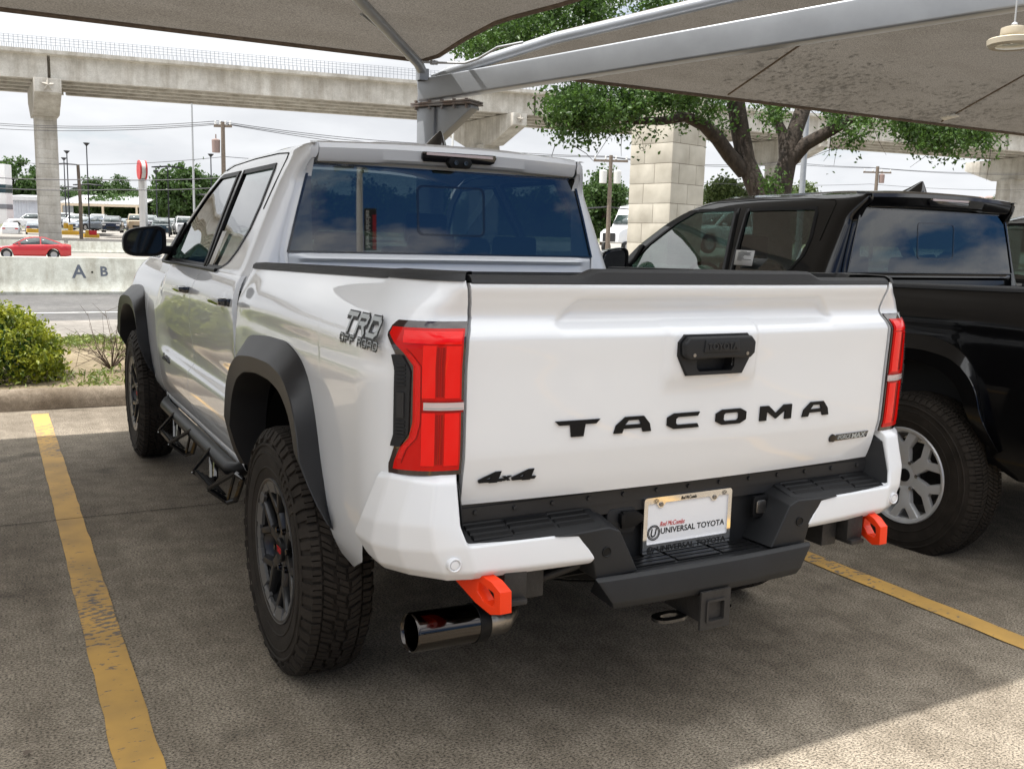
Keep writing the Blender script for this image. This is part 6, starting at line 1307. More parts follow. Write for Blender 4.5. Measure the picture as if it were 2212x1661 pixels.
# upright bars waiting for the parapet, in one part: too many to count
rb = MB()
for t in np.arange(tpx(0)-20, min(T1, tpx(2212)+10), .34):
    p = bp_(t, -.35, 0); rb.add([(p[0]-.016, p[1], p[2]), (p[0]+.016, p[1], p[2]), (p[0]+.016, p[1], p[2]+1.02), (p[0]-.016, p[1], p[2]+1.02)], [(0, 1, 2, 3)])
    p = bp_(t+.1, .15, 0); rb.add([(p[0]-.016, p[1], p[2]), (p[0]+.016, p[1], p[2]), (p[0]+.016, p[1], p[2]+.42), (p[0]-.016, p[1], p[2]+.42)], [(0, 1, 2, 3)])
for z in (.40, .62, .84, 1.0): rb.tube([bp_(tpx(0)-20, -.35, z), bp_(min(T1, tpx(2212)+10), -.35, z)], .014, 4)
ro = opart(rb, 'parapet_bars', 'rebar', smooth=False); ro['kind'] = 'stuff'
def pier(px, base_z, wcol, wcap, lcap, label, star=True, yaw=0., shift=.35, dcap=2.6, tcol=0):
    t = tpx(px); c = np.array(bp_(t, -.9, 0)); root = empty('bridge_pier', (c[0], c[1], base_z)); tag(root, label, 'bridge pier', 'piers of the flyover')
    R2 = Matrix.Rotation(yaw, 3, 'Z'); ax = R2 @ Vector(bn_); ay = R2 @ Vector(bd)
    top = bp_(t, 0, -2.24)[2]-base_z
    def Q(o, s_, z): return tuple(ax*o+ay*s_+Vector((0, 0, z)))
    m_ = MB(); w2 = wcap/2; P = [(0, top), (lcap, top), (lcap, top-dcap*.42), (lcap*(.5)+wcol*1.1, top-dcap), (lcap*.5-wcol*1.1, top-dcap), (0, top-dcap*.42)]
    m_.prism(P, lambda u, v, w_: Q(u, w_, v), -w2, w2); cap = m_.build('pier_cap', 'bridge_concrete', root, bevel=.03)
    if star:
        st = MB(); r = wcap*.30; cz = top-dcap*.21
        P = [(r*(1 if k % 2 == 0 else .42)*math.sin(k*math.pi/5), cz+r*(1 if k % 2 == 0 else .42)*math.cos(k*math.pi/5)) for k in range(10)]
        V = [Q(-.02, u, v) for u, v in P]+[Q(-.22, 0, cz)]; st.add(V, [(k, (k+1) % 10, 10) for k in range(10)]); st.build('star_emblem', 'bridge_concrete', cap, smooth=False)
    m_ = MB(); zs_ = np.arange(0, top-dcap, .78); wc = wcol/2; xc = lcap*.5
    for z0 in zs_:
        z1 = min(z0+.765, top-dcap); 
        for (sa, sb) in ((-1, 1),):
            V = [Q(xc+a*wc, b_*wc, z) for z in (z0, z1) for a, b_ in ((-1, -1), (1, -1), (1, 1), (-1, 1))]; m_.add(V, [(0, 1, 2, 3), (4, 5, 6, 7), (0, 1, 5, 4), (1, 2, 6, 5), (2, 3, 7, 6), (3, 0, 4, 7)])
    V = [Q(xc+a*wc*.97, b_*wc*.97, z) for z in (-1.5, top-dcap+.1) for a, b_ in ((-1, -1), (1, -1), (1, 1), (-1, 1))]; m_.add(V, [(0, 1, 2, 3), (4, 5, 6, 7), (0, 1, 5, 4), (1, 2, 6, 5), (2, 3, 7, 6), (3, 0, 4, 7)])
    m_.build('column', 'bridge_concrete', root, bevel=.02); return root
pier(103, .3, 1.70, 2.0, 9.5, 'slim square bridge pier at the left, rising behind the red sedan', yaw=.20)
pier(1118, .4, 2.2, 1.5, 13.5, 'hammerhead bridge pier seen over the roof of the white pickup', yaw=.22)
pier(1778, .4, 2.0, 1.3, 13.0, 'hammerhead bridge pier behind the forked oak trunk', yaw=.22)
pier(2290, .4, 2.4, 1.5, 15.0, 'hammerhead bridge pier at the right edge of the picture', yaw=-.05)
# stone-clad column of the nearer structure
sc0 = atd(1432, 560, 33.0); col_ = empty('stone_pier', (sc0[0], sc0[1], 0)); tag(col_, 'square pier of large tan stone blocks between the two pickups', 'stone pier'); col_.rotation_euler = (0, 0, R_(14))
m_ = MB(); rnd = random.Random(2); H_ = 6.6; ch = .655; W_ = .90
def blockface(z0, z1, w_, n_off, pr_=0):
    for side in range(4):
        e = [-w_]+sorted([-w_+2*w_*f for f in n_off[side % 2]])+[w_]
        for a, b_ in zip(e[:-1], e[1:]):
            g_ = .012; T_ = Matrix.Rotation(side*math.pi/2, 4, 'Z'); m_.box(a+g_/2, b_-g_/2, -w_-.001, -w_+.30, z0+g_/2, z1-g_/2, T_)
zz = -.5; k = 0
while zz < 5.55: blockface(zz, zz+ch, W_, [[.48 if k % 2 else .22, .74] if k % 2 == 0 else [.5], [.35 if k % 2 else .60]]); zz += ch; k += 1
zt_ = zz; blockface(zt_, zt_+.54, W_+.06, [[.45], []]); zz = zt_+.54
blockface(zz, zz+.8, W_-.02, [[.3, .62, .8], []]); blockface(zz+.8, zz+1.9, W_-.02, [[.3], [.5]])
m_.build('stone_courses', 'stone_blocks', col_, bevel=.012)
m_ = MB(); m_.box(-W_+.02, W_-.02, -W_+.02, W_-.02, -1, zz+1.88); m_.build('pier_core', 'fabric_hem', col_)
# ---------------------------------------------------------------- cars
def rim_wheel(root, x, y, r, w_=.20):
    t = MB(); t.lathe([(-w_/2, r*.62), (-w_/2, r*.93), (-w_*.35, r), (w_*.35, r), (w_/2, r*.93), (w_/2, r*.62)], (x, y, r), 'y', 22); ty = t.build('tyre', 'car_tyre', root, smooth=40); s = 1 if y > 0 else -1
    t = MB(); t.lathe([(s*w_*.42, r*.64), (s*w_*.50, r*.60), (s*w_*.40, r*.5), (s*w_*.46, r*.12), (s*w_*.47, 0)], (x, y, r), 'y', 22)
    t.build('rim', 'car_rim', ty, smooth=40)
PROF = {
 'sedan': dict(L=4.65, W=1.80, H=1.45, r=.325, wb=2.70, low=[(0, .38), (.02, .62), (.30, .74), (1.05, .84), (1.45, .92), (3.55, .98), (4.35, 1.02), (4.62, .96), (4.65, .55), (4.60, .32)], cab=[(1.22, .90), (2.0, 1.36), (2.5, 1.45), (3.1, 1.44), (3.95, 1.14), (4.15, 1.01)]),
 'suv': dict(L=4.95, W=1.98, H=1.75, r=.38, wb=2.90, low=[(0, .42), (.02, .85), (.15, 1.0), (1.1, 1.08), (1.5, 1.12), (4.7, 1.16), (4.90, 1.05), (4.95, .6), (4.90, .38)], cab=[(1.25, 1.10), (1.95, 1.66), (2.5, 1.74), (4.2, 1.74), (4.55, 1.62), (4.80, 1.14)]),
 'offroad': dict(L=4.6, W=1.92, H=1.85, r=.40, wb=2.85, low=[(0, .50), (.0, 1.05), (.12, 1.12), (1.35, 1.16), (4.45, 1.18), (4.55, 1.1), (4.6, .6), (4.55, .45)], cab=[(1.45, 1.14), (1.80, 1.78), (2.1, 1.85), (4.35, 1.85), (4.48, 1.17)]),
}
def make_car(kind, paint, label, cat='car', group='cars parked on the lot across the road'):
    P = PROF[kind]; r = empty('parked_car'); tag(r, label, cat, group); L, W, hw_ = P['L'], P['W'], P['W']/2; xo = -L/2
    xs_ = np.linspace(0, L, 44); zt = np.interp(xs_, [p[0] for p in P['low'][:-2]], [p[1] for p in P['low'][:-2]]); g = []
    w1, w2 = (L-P['wb'])/2*.93, (L-P['wb'])/2*.93+P['wb']
    for x, z in zip(xs_, zt):
        e = min(x, L-x); k = 1-.16*max(0, 1-e/.55)**2; zb = .22+.06*max(0, 1-e/.3)
        for wc in (w1, w2):
            d = abs(x-wc)
            if d < P['r']*1.16: zb = max(zb, P['r']+math.sqrt(max(0, (P['r']*1.16)**2-d*d)))
        zb = min(zb, z-.1); g.append([(xo+x, 0, zb)]+[(xo+x, s*hw_*k*a, zb+(z-zb)*b_) for s in (1,) for a, b_ in ((.90, 0), (.985, .12), (1., .5), (.99, .75), (.95, .93), (.88, 1.0))]+[(xo+x, 0, z+.03)])
    g = np.array(g); g2 = g.copy(); g2[..., 1] *= -1; m_ = MB(); m_.grid(g); m_.grid(g2); m_.add(list(g[0])+list(g2[0][::-1]), [tuple(range(16))]); m_.add(list(g[-1])+list(g2[-1][::-1]), [tuple(range(16))]); m_.build('body', paint, r, smooth=35)
    cab = P['cab']; bz = min(cab[0][1], cab[-1][1])-.04
    def cy(z): return hw_*(.90-.26*max(0, (z-bz))/(P['H']-bz)*.8)
    n = len(cab); V = []
    for s in (1, -1): V += [(xo+x, s*cy(z), z) for x, z in cab]+[(xo+cab[-1][0], s*cy(bz), bz), (xo+cab[0][0], s*cy(bz), bz)]
    N2 = n+2; m_ = MB(); m_.add(V, [tuple(range(N2)), tuple(range(N2, 2*N2))]+[(i, (i+1) % N2, N2+(i+1) % N2, N2+i) for i in range(N2)]); m_.build('roof', paint, r, bevel=.04, smooth=40)
    cx = sum(p[0] for p in cab)/n; wb_ = MB()
    def shr(p, kx=.92, d=.05): x, z = p; return (cx+(x-cx)*kx, max(bz+.06, z-d if z > bz+.15 else z))
    S = [shr(p) for p in cab]; m_ = None
    # side glass, windscreen and back glass as panes a little proud of the shell
    mid = cx+.05
    for s in (1, -1):
        for lo_, hi_ in ((0, mid-.04), (mid+.04, 99)):
            pts_ = [p for p in S if lo_ < p[0] < hi_]; top_ = np.interp(mid, [p[0] for p in S], [p[1] for p in S])
            pts_ = (pts_+[(mid-.04, top_)]) if lo_ == 0 else ([(mid+.04, top_)]+pts_)
            poly = pts_+([(mid-.04, bz+.06), (S[0][0], bz+.06)] if lo_ == 0 else [(S[-1][0], bz+.06), (mid+.04, bz+.06)])
            q = []; [q.append(p) for p in poly if p not in q]
            m_ = MB(); m_.add([(xo+x, s*(cy(z)+.012), z) for x, z in q], [tuple(range(len(q)))]); m_.build('side_window', 'car_glass', r, solid=.01)
    for (a, b_, nm) in ((cab[0], cab[1], 'windscreen'), (cab[-1], cab[-2], 'rear_window')):
        a = np.array(a); b_ = np.array(b_); d = (b_-a); nrm = np.array([-d[1], d[0]])/np.linalg.norm(d); nrm = nrm if nrm[0]*(a[0]-cx) > 0 else -nrm; p = a+d*.08+nrm*.012; q = a+d*.92+nrm*.012
        m_ = MB(); m_.add([(xo+p[0], cy(p[1])*.90, p[1]), (xo+p[0], -cy(p[1])*.90, p[1]), (xo+q[0], -cy(q[1])*.88, q[1]), (xo+q[0], cy(q[1])*.88, q[1])], [(0, 1, 2, 3)]); m_.build(nm, 'car_glass', r, solid=.01)
    for s in (1, -1):
        for (x, nm, mt) in ((xo+.03, 'headlight', 'lamp_clear'), (xo+L-.05, 'tail_light', 'lamp_red')):
            z = np.interp(.15 if nm == 'headlight' else L-.15, xs_, zt); m_ = MB(); m_.box(x-.03, x+.06, s*hw_*.50, s*hw_*.84, z-.26, z-.12); m_.build(nm, mt, r, bevel=.03)
        for x in (xo+w1, xo+w2): rim_wheel(r, x, s*(hw_-.12), P['r'])
        m_ = MB(); m_.box(xo+cab[0][0]+.35, xo+cab[0][0]+.50, s*(hw_*.93), s*(hw_*1.08), bz+.05, bz+.18); m_.build('door_mirror', paint, r, bevel=.03)
    m_ = MB(); m_.box(xo-.02, xo+.03, -hw_*.45, hw_*.45, .40, .62); m_.build('grille', 'car_tyre', r, bevel=.01)
    m_ = MB(); m_.box(xo+L-.03, xo+L+.015, -.26, .26, .55, .68); m_.build('number_plate', 'plate_white', r)
    return r
def put(o, px, pyb, depth, yaw, z=None):
    p = atd(px, pyb, depth); o.location = (p[0], p[1], p[2] if z is None else z); o.rotation_euler = (0, 0, R_(yaw))
MASTER = {}
def swapmat(o, mt):
    for ch in [o]+list(o.children_recursive):
        if ch.type == 'MESH' and ch.data.materials and ch.data.materials[0].name.startswith('car_') and ch.data.materials[0].name in [MATS[k].name for k in MATS if k.startswith('car_') and k not in ('car_glass', 'car_tyre', 'car_rim')]:
            ch.material_slots[0].link = 'OBJECT'; ch.material_slots[0].material = MATS[mt]
def car(kind, paint, label, px, pyb, depth, yaw, cat='car', grp='cars parked on the lot across the road', name=None):
    if kind not in MASTER: o = make_car(kind, paint, label, cat, grp); MASTER[kind] = o
    else: o = copy_tree(MASTER[kind]); swapmat(o, paint)
    o.name = name or 'parked_car'; tag(o, label, cat, grp); put(o, px, pyb, depth, yaw); return o
# yaw 0: nose points to -x (left); 90: nose to -y (towards us)
rc = car('sedan', 'car_red', 'red sedan driving left on the road behind the near barrier', 68, 560, 62, 0, grp='cars'); rc.name = 'red_sedan'; del rc['group']; rc.scale = (1.0, 1, 1)
car('sedan', 'car_white', 'white sedan seen from behind at the left edge of the far lot', 26, 510, 104, 265)
car('suv', 'car_white', 'white SUV side-on in front of the white metal shed', 66, 494, 112, 3)
car('sedan', 'car_grey', 'blue grey sedan seen from behind just left of the slim bridge pier', 75, 507, 104, 268)
car('sedan', 'car_red', 'small red car showing behind the tail of the white SUV', 76, 491, 117, 300)
car('suv', 'car_silver', 'silver car right of the bridge pier, behind the yellow drums', 146, 491, 116, 80)
car('suv', 'car_white', 'white crossover between the timber post and the first lot lamps', 167, 495, 112, 70)
car('sedan', 'car_white', 'white car directly behind the timber post', 190, 496, 110, 60)
car('sedan', 'car_grey', 'dark low car in front of the white ones, beside the red box', 193, 498, 104, 40)
car('suv', 'car_white', 'white car left of the blue one in the far lot', 213, 495, 112, 75)
car('sedan', 'car_blue', 'bright blue car partly hidden by the black SUV', 226, 499, 108, 80)
car('suv', 'car_black', 'black SUV facing the road with a yellow front plate', 244, 503, 100, 80)
car('sedan', 'car_grey', 'dark grey car right of the black SUV', 268, 500, 108, 75)
car('offroad', 'car_beige', 'beige boxy off-roader left of the white sign column', 294, 500, 104, 85)
car('suv', 'car_silver', 'silver car half hidden behind the sign column', 325, 497, 112, 80)
car('suv', 'car_green', 'dark green SUV above the door mirror of the white pickup', 350, 508, 96, 80)
car('sedan', 'car_white', 'white sedan behind the dark green SUV', 378, 499, 112, 85)
car('offroad', 'car_white', 'white boxy off-roader beside the windscreen pillar of the white pickup', 398, 508, 96, 85)
# semi tractor
st_ = empty('semi_truck'); tag(st_, 'white semi truck nose showing left of the stone pier', 'truck'); m_ = MB()
m_.prism([(0, .9), (.05, 1.7), (.5, 1.95), (1.9, 2.25), (2.0, 2.3), (2.0, .8)], lambda u, v, w_: (u-2.5, w_, v), -.95, .95); m_.build('bonnet', 'car_white', st_, bevel=.14, seg=3)
m_ = MB(); m_.prism([(1.9, .9), (1.9, 2.3), (2.5, 3.2), (2.9, 3.9), (3.9, 4.1), (5.2, 4.1), (5.2, .9)], lambda u, v, w_: (u-2.5, w_, v), -1.15, 1.15); m_.build('cab', 'car_white', st_, bevel=.12, seg=3)
m_ = MB(); m_.box(-2.56, -2.50, -.6, .6, .95, 1.65); m_.build('grille', 'car_tyre', st_)
m_ = MB(); m_.add([(-.62+1.9-1.9, -1.0, 2.42), (-.62, 1.0, 2.42), (-.04, .95, 3.18), (-.04, -.95, 3.18)], [(0, 1, 2, 3)]); o = m_.build('windscreen', 'car_glass', st_, solid=.03)
m_ = MB(); m_.box(.25, 1.3, -1.18, -1.14, 2.35, 3.1); m_.build('side_window', 'car_glass', st_)
for s in (-1, 1):
    m_ = MB(); m_.box(-2.4, -2.1, s*.65, s*.93, 1.15, 1.4); m_.build('headlight', 'lamp_clear', st_, bevel=.05)
    for x in (-1.5, 2.0): rim_wheel(st_, x, s*1.0, .50, .3)
put(st_, 1352, 548, 80, 20)
pk = car('suv', 'car_white', 'white vehicle seen through the black pickup window, right of the stone pier', 1560, 548, 40, 0, grp='x'); del pk['group']; pk.name = 'white_suv'
# ---------------------------------------------------------------- posts, lamps, signs
def polebase(px, py, depth): p = atd(px, py, depth); return p
def lot_lamp(px, ptop, pbot, depth, arms, label, m='pole_black', r=.075, crown=True):
    b_ = atd(px+ (pbot-ptop)*.0, pbot, depth); zt = None; q = CR @ (b_-CP)
    # height from the picture: same ground point, top at row ptop
    zt = b_[2]; 
    for _ in range(60):
        c = CR @ (np.array([b_[0], b_[1], zt])-CP); y = 830.5-FPX*c[1]/c[2]; zt += (y-ptop)*c[2]/FPX
    h = zt-b_[2]; o = empty('street_lamp', tuple(b_)); tag(o, label, 'street lamp', 'lamp poles on the far lot'); m_ = MB(); m_.tube([(0, 0, 0), (0, 0, h)], [r, r*.7], 8); m_.build('pole', m, o, smooth=60)
    if crown: m_ = MB(); m_.lathe([(h-.35, .03), (h-.05, .30), (h, .32), (h+.03, 0)], (0, 0, 0), 'z', 10); m_.build('lamp_head', m, o)
    for dz in arms:
        m_ = MB(); z = h-dz
        a = np.array([CR[0][0], CR[0][1]]); a /= np.linalg.norm(a)
        m_.tube([(a[0]*u, a[1]*u, z+(.0 if abs(u) < .3 else -.02)+.10*(1-abs(u)/1.6)) for u in (-1.3, -.6, 0, .6, 1.3)], .08, 6)
        for u in (-1.15, 1.15): m_.box(a[0]*u-.35, a[0]*u+.35, a[1]*u-.15, a[1]*u+.15, z-.06, z+.04)
        m_.build('lamp_arm', m, o)
    return o
lot_lamp(144, 341, 486, 112, [0.75, 6.6], 'thin black lamp pole immediately right of the bridge pier', crown=True)
lot_lamp(151, 326, 492, 104, [3.9], 'black lamp pole, second to the right of the bridge pier')
lot_lamp(194, 309, 500, 98, [4.2], 'tallest black twin-arm lamp pole, right of the timber post')
lot_lamp(340, 368, 482, 112, [], 'thin dark pole just right of the red round sign')
lot_lamp(366, 362, 512, 92, [.0], 'dark T-shaped lamp pole above the door mirror', crown=False)
lot_lamp(458, 333, 470, 100, [4.2], 'black lamp pole with twin arms near the wooden utility pole')
lot_lamp(421, 224, 520, 70, [], 'very tall thin grey pole left of the white pickup cab', m='pole_grey', r=.085, crown=False)
lot_lamp(974, 95, 560, 40, [], 'slim white pole behind the canopy post', m='pole_white', r=.055, crown=False)
gl = lot_lamp(1722, 250, 560, 36, [], 'grey galvanised lamp pole beside the right oak trunk', m='galvanised', r=.13, crown=False)
p = atd(176, 512, 84); tp_ = MB(); tp_.tube([(0, 0, -.2), (.02, 0, 3), (-.05, 0, 6.2)], [.16, .15, .13], 9); o = tp_.build('timber_post', 'timber', smooth=60); o.location = p; tag(o, 'weathered timber post standing in front of the far parked cars', 'post')
def utility(px, ptop, pbot, depth, label, cross, trans, m='timber', r=.16):
    b_ = atd(px, pbot, depth); zt = b_[2]
    for _ in range(60):
        c = CR @ (np.array([b_[0], b_[1], zt])-CP); y = 830.5-FPX*c[1]/c[2]; zt += (y-ptop)*c[2]/FPX
    h = zt-b_[2]; o = empty('utility_pole', tuple(b_)); tag(o, label, 'utility pole', 'wooden utility poles'); m_ = MB(); m_.tube([(0, 0, 0), (0, 0, h)], [r, r*.75], 9); m_.build('pole', m, o, smooth=60)
    a = Vector((CR[0][0], CR[0][1], 0)).normalized()
    for dz, L_ in cross:
        m_ = MB(); T_ = Matrix.Translation((0, 0, h-dz)) @ Matrix.Rotation(math.atan2(a.y, a.x), 4, 'Z'); m_.box(-L_/2, L_/2, -.06, .06, -.07, .07, T_); c_ = m_.build('crossarm', m, o)
        for u in np.linspace(-L_/2+.1, L_/2-.1, 4): q = a*u; i_ = MB(); i_.lathe([(0, .03), (.06, .07), (.12, .05), (.22, .06), (.26, 0)], (q.x, q.y, h-dz+.06), 'z', 8); i_.build('insulator', 'pole_white', c_)
    for dz, side, mt in trans:
        q = a*(.45*side); m_ = MB(); m_.lathe([(0, 0), (0, .24), (.75, .26), (.8, .2), (.85, 0)], (q.x, q.y, h-dz), 'z', 14); m_.tube([(q.x, q.y, h-dz+.85), (q.x, q.y, h-dz+1.1)], .04, 6); m_.build('transformer', mt, o, smooth=40)
    return o
utility(486, 264, 520, 60, 'dark wooden utility pole with an orange transformer, above the pickup roof', [(.25, 1.1)], [(1.85, -1, 'house_roof')])
utility(1311, 336, 560, 62, 'wooden utility pole with a crossarm and two white transformers', [(.35, 2.2)], [(1.75, -1, 'pole_white'), (1.75, 1, 'pole_white')])
utility(1880, 360, 560, 90, 'distant dark utility pole with a crossarm above the black pickup', [(.55, 2.6)], [(1.5, 1, 'house_roof')], r=.2)
def cable(pts, label, r=.022):
    P = [atd(*q) for q in pts]; m_ = MB(); Q = []
    for a, b_ in zip(P[:-1], P[1:]):
        for k in range(14):
            t = k/14; L_ = np.linalg.norm(b_-a); q = a+(b_-a)*t; q = q-np.array([0, 0, 4*t*(1-t)*L_*.012]); Q.append(q)
    Q.append(P[-1]); m_.tube(Q, r, 5); o = m_.build('power_line', 'cable', smooth=60); tag(o, label, 'power line', 'power lines'); return o
cable([(-40, 264, 75), (470, 262, 60), (940, 312, 70), (1310, 338, 62), (1700, 350, 90), (1878, 362, 90), (2300, 372, 100)], 'topmost power line, running from pole to pole across the picture')
cable([(-40, 268, 75), (478, 266, 60), (940, 318, 70), (1316, 340, 62), (1700, 354, 90), (1884, 363, 90), (2300, 376, 100)], 'second power line, just under the topmost one')
cable([(-40, 276, 75), (484, 268, 60), (960, 330, 70)], 'lowest of the three lines on the left utility pole')
cable([(-40, 343, 90), (486, 339, 60), (900, 352, 70)], 'faint line over the far treetops at the left', r=.018)
cable([(-40, 382, 60), (200, 388, 60), (486, 384, 60)], 'dark line crossing in front of the slim bridge pier', r=.03)
cable([(-40, 405, 60), (250, 410, 60), (486, 405, 60)], 'dark line below it, level with the far treetops', r=.03)
cable([(1240, 450, 60), (1311, 447, 62), (1420, 456, 60)], 'thick dark line at mid height of the pole with two transformers', r=.05)
cable([(1520, 395, 90), (1880, 398, 90), (2300, 408, 100)], 'thin lower line above the black pickup roof', r=.018)
# round sign on a column
b_ = atd(311, 500, 96); sg = empty('pylon_sign', tuple(b_)); tag(sg, 'round red and white sign on a tall white column', 'sign'); a = Vector((CR[0][0], CR[0][1], 0)).normalized(); ang = math.atan2(a.y, a.x)
zt = b_[2]
for _ in range(60):
    c = CR @ (np.array([b_[0], b_[1], zt])-CP); y = 830.5-FPX*c[1]/c[2]; zt += (y-388)*c[2]/FPX
h = zt-b_[2]; m_ = MB(); m_.box(-.30, .30, -.3, .3, 0, h, Matrix.Rotation(ang, 4, 'Z')); m_.box(-.012, .012, -.31, -.3, 0, h, Matrix.Rotation(ang, 4, 'Z')); m_.build('column', 'wall_white', sg)
TT = Matrix.Translation((0, 0, h+.92)) @ Matrix.Rotation(ang+R_(-58), 4, 'Z')
m_ = MB(); m_.lathe([(-.32, 0), (-.32, .90), (.32, .90), (.32, 0)], (0, 0, 0), 'y', 40); m_.V = [tuple(TT @ Vector(v)) for v in m_.V]; dr_ = m_.build('sign_drum', 'sign_white', sg, smooth=40)
for s in (-1, 1):
    m_ = MB(); m_.lathe([(s*.325, 0), (s*.35, .80), (s*.35, .95), (s*.20, .95), (s*.20, .905)], (0, 0, 0), 'y', 40); m_.V = [tuple(TT @ Vector(v)) for v in m_.V]; m_.build('sign_face', 'sign_red', sg, smooth=40)
# buildings of the far lot
def bbox(name, px0, px1, ptop, pbot, depth, dz, m, label, cat, deep=8):
    a = atd(px0, pbot, depth); b__ = atd(px1, pbot, depth); zt = atd((px0+px1)/2, ptop, depth)[2]; d = (b__-a); d[2] = 0; L_ = np.linalg.norm(d); o = empty(name, (a[0], a[1], min(a[2], b__[2])), math.atan2(d[1], d[0])); tag(o, label, cat); return o, L_, zt-min(a[2], b__[2])
o, L_, h_ = bbox('dealer_building', -60, 16, 355, 482, 116, 0, 'wall_white', 'white flat-roofed building with a dark band at the left edge', 'building')
m_ = MB(); m_.box(0, L_, 0, 1.6, 0, h_); m_.build('wall', 'wall_white', o, bevel=.03)
m_ = MB(); m_.box(0, L_+.03, -.04, 1.5, h_*.52, h_*.66); m_.build('window_band', 'car_glass', o)
m_ = MB(); m_.box(0, L_+.05, -.06, 1.4, h_*.25, h_*.33); m_.build('wall_band', 'fence_grey', o)
o2, L_, h_ = bbox('metal_shed', 17, 92, 424, 482, 124, 0, 'metal_siding', 'low white metal shed with vertical ribs behind the white SUV', 'shed')
m_ = MB(); m_.box(0, L_, 0, 9, 0, h_*.86)
for k in range(int(L_/.35)): m_.box(k*.35, k*.35+.08, -.04, 0, 0, h_*.86)
m_.build('wall', 'metal_siding', o2)
m_ = MB(); m_.prism([(-.5, h_*.84), (-.5, h_*.98), (4.5, h_*1.08), (9.5, h_*.98), (9.5, h_*.84)], lambda u, v, w_: (w_, u, v), -.3, L_+.3); m_.build('roof', 'metal_roof', o2)
o3, L_, h_ = bbox('carport', 131, 309, 432, 486, 122, 0, 'metal_roof', 'long open carport with a ribbed white roof beyond the parked cars', 'carport')
m_ = MB(); m_.prism([(0, h_*.82), (0, h_*.86), (6, h_*1.22), (6, h_*1.17)], lambda u, v, w_: (w_, u, v), 0, L_)
for k in range(int(L_/.4)): m_.prism([(0, h_*.865), (6, h_*1.225), (6, h_*1.235), (0, h_*.88)], lambda u, v, w_: (w_, u, v), k*.4, k*.4+.07)
m_.build('roof', 'metal_roof', o3)
m_ = MB(); m_.box(0, L_, -.05, .05, h_*.74, h_*.83); m_.build('beam', 'cream_paint', o3)
for f in (.02, .26, .52, .93):
    for yy in (0, 5.8): m_ = MB(); m_.box(L_*f-.12, L_*f+.12, yy-.12+.02, yy+.12, 0, h_*(.74 if yy == 0 else 1.1)); m_.build('carport_post', 'cream_paint', o3)
a = atd(95, 484, 126); b__ = atd(520, 492, 126); m_ = MB(); d = b__-a; n = 40
for k in range(n): 
    p0 = a+d*k/n; p1 = a+d*(k+.96)/n; m_.add([(p0[0], p0[1], p0[2]-.5), (p1[0], p1[1], p1[2]-.5), (p1[0], p1[1], p1[2]+1.25), (p0[0], p0[1], p0[2]+1.25)], [(0, 1, 2, 3)])
o = m_.build('fence', 'fence_grey', smooth=False, solid=.1); tag(o, 'grey board fence running behind the far parked cars', 'fence')
for px_, pt_, pb_, lb_ in ((142.5, 482, 494, 'left yellow drum beside the bridge pier'), (152.5, 486, 499, 'right yellow drum, lower than its neighbour'), (190, 498, 506, 'small yellow drum touching the red box')):
    p = atd(px_, pb_, 88); h_ = (pb_-pt_)*88/FPX; m_ = MB(); m_.lathe([(0, 0), (0, .20), (h_*.5, .225), (h_, .20), (h_, 0)], (0, 0, 0), 'z', 16); o = m_.build('yellow_drum', 'bollard_yellow', smooth=40); o.location = p; tag(o, lb_, 'drum', 'yellow drums')
p = atd(201, 508, 88); m_ = MB(); m_.box(-.32, .32, -.2, .2, 0, .40); m_.box(-.34, .34, -.22, .22, .36, .42); o = m_.build('red_box', 'drum_red', bevel=.03); o.location = p; tag(o, 'bright red box on the yellow kerb island', 'box')
for (x0_, x1_, py_) in ((133, 172, 501.5), (182, 216, 508), (58, 92, 497)):
    a = atd(x0_, py_, 90); b__ = atd(x1_, py_, 90); m_ = MB(); m_.box(a[0], b__[0], a[1]-.3, a[1]+1.4, a[2]-.25, a[2]+.12); o = m_.build('kerb_island', 'bollard_yellow', bevel=.04); o['kind'] = 'structure'
# ---------------------------------------------------------------- far trees and hills
i = 0
def T(px, pbot, ptop, wpx, depth, label, m='far_leaf', n=2600):
    global i
    p = atd(px, pbot, depth); h_ = (pbot-ptop)*depth/FPX; w_ = wpx*depth/FPX; i += 1; return far_tree(p[0], p[1], p[2], h_, w_*1.08, label, m, 100+i, n)
T(30, 478, 345, 110, 135, 'dark green tree behind the white flat-roofed building', n=4200); T(76, 478, 362, 60, 138, 'tree behind the metal shed, left of the slim bridge pier', n=3000)
T(140, 478, 404, 60, 135, 'low tree directly right of the bridge pier', n=2400); T(172, 478, 412, 60, 142, 'low tree behind the timber post', n=2400)
T(215, 480, 380, 70, 132, 'taller tree with an open top above the carport', n=3400); T(262, 480, 378, 60, 136, 'tree with a spreading top left of the round sign', n=2600)
T(240, 482, 425, 90, 126, 'dark low tree under the carport roof', n=2600); T(290, 482, 420, 70, 128, 'dark low tree behind the sign column', n=2400)
T(335, 484, 400, 60, 128, 'tree right of the sign column', n=2600); T(392, 486, 362, 110, 124, 'broad bright green tree left of the pickup cab', n=5200); T(445, 486, 372, 80, 126, 'tall tree just over the pickup door', n=3800)
T(500, 490, 385, 100, 130, 'tree mostly hidden by the white pickup cab', n=2400)
for k_, (px_, pt_, w__, lb_) in enumerate(((575, 392, 110, 'tree behind the white pickup cab, second from its door'), (680, 400, 120, 'tree hidden behind the middle of the white pickup cab'), (800, 385, 120, 'tall tree hidden behind the white pickup cab, left of the canopy post'), (930, 398, 120, 'tree hidden right behind the canopy post'), (1060, 392, 120, 'tree hidden behind the cab below the hammerhead pier'), (1170, 404, 100, 'tree hidden behind the right corner of the white pickup cab'))): T(px_, 496, pt_, w__, 128, lb_, n=1500)
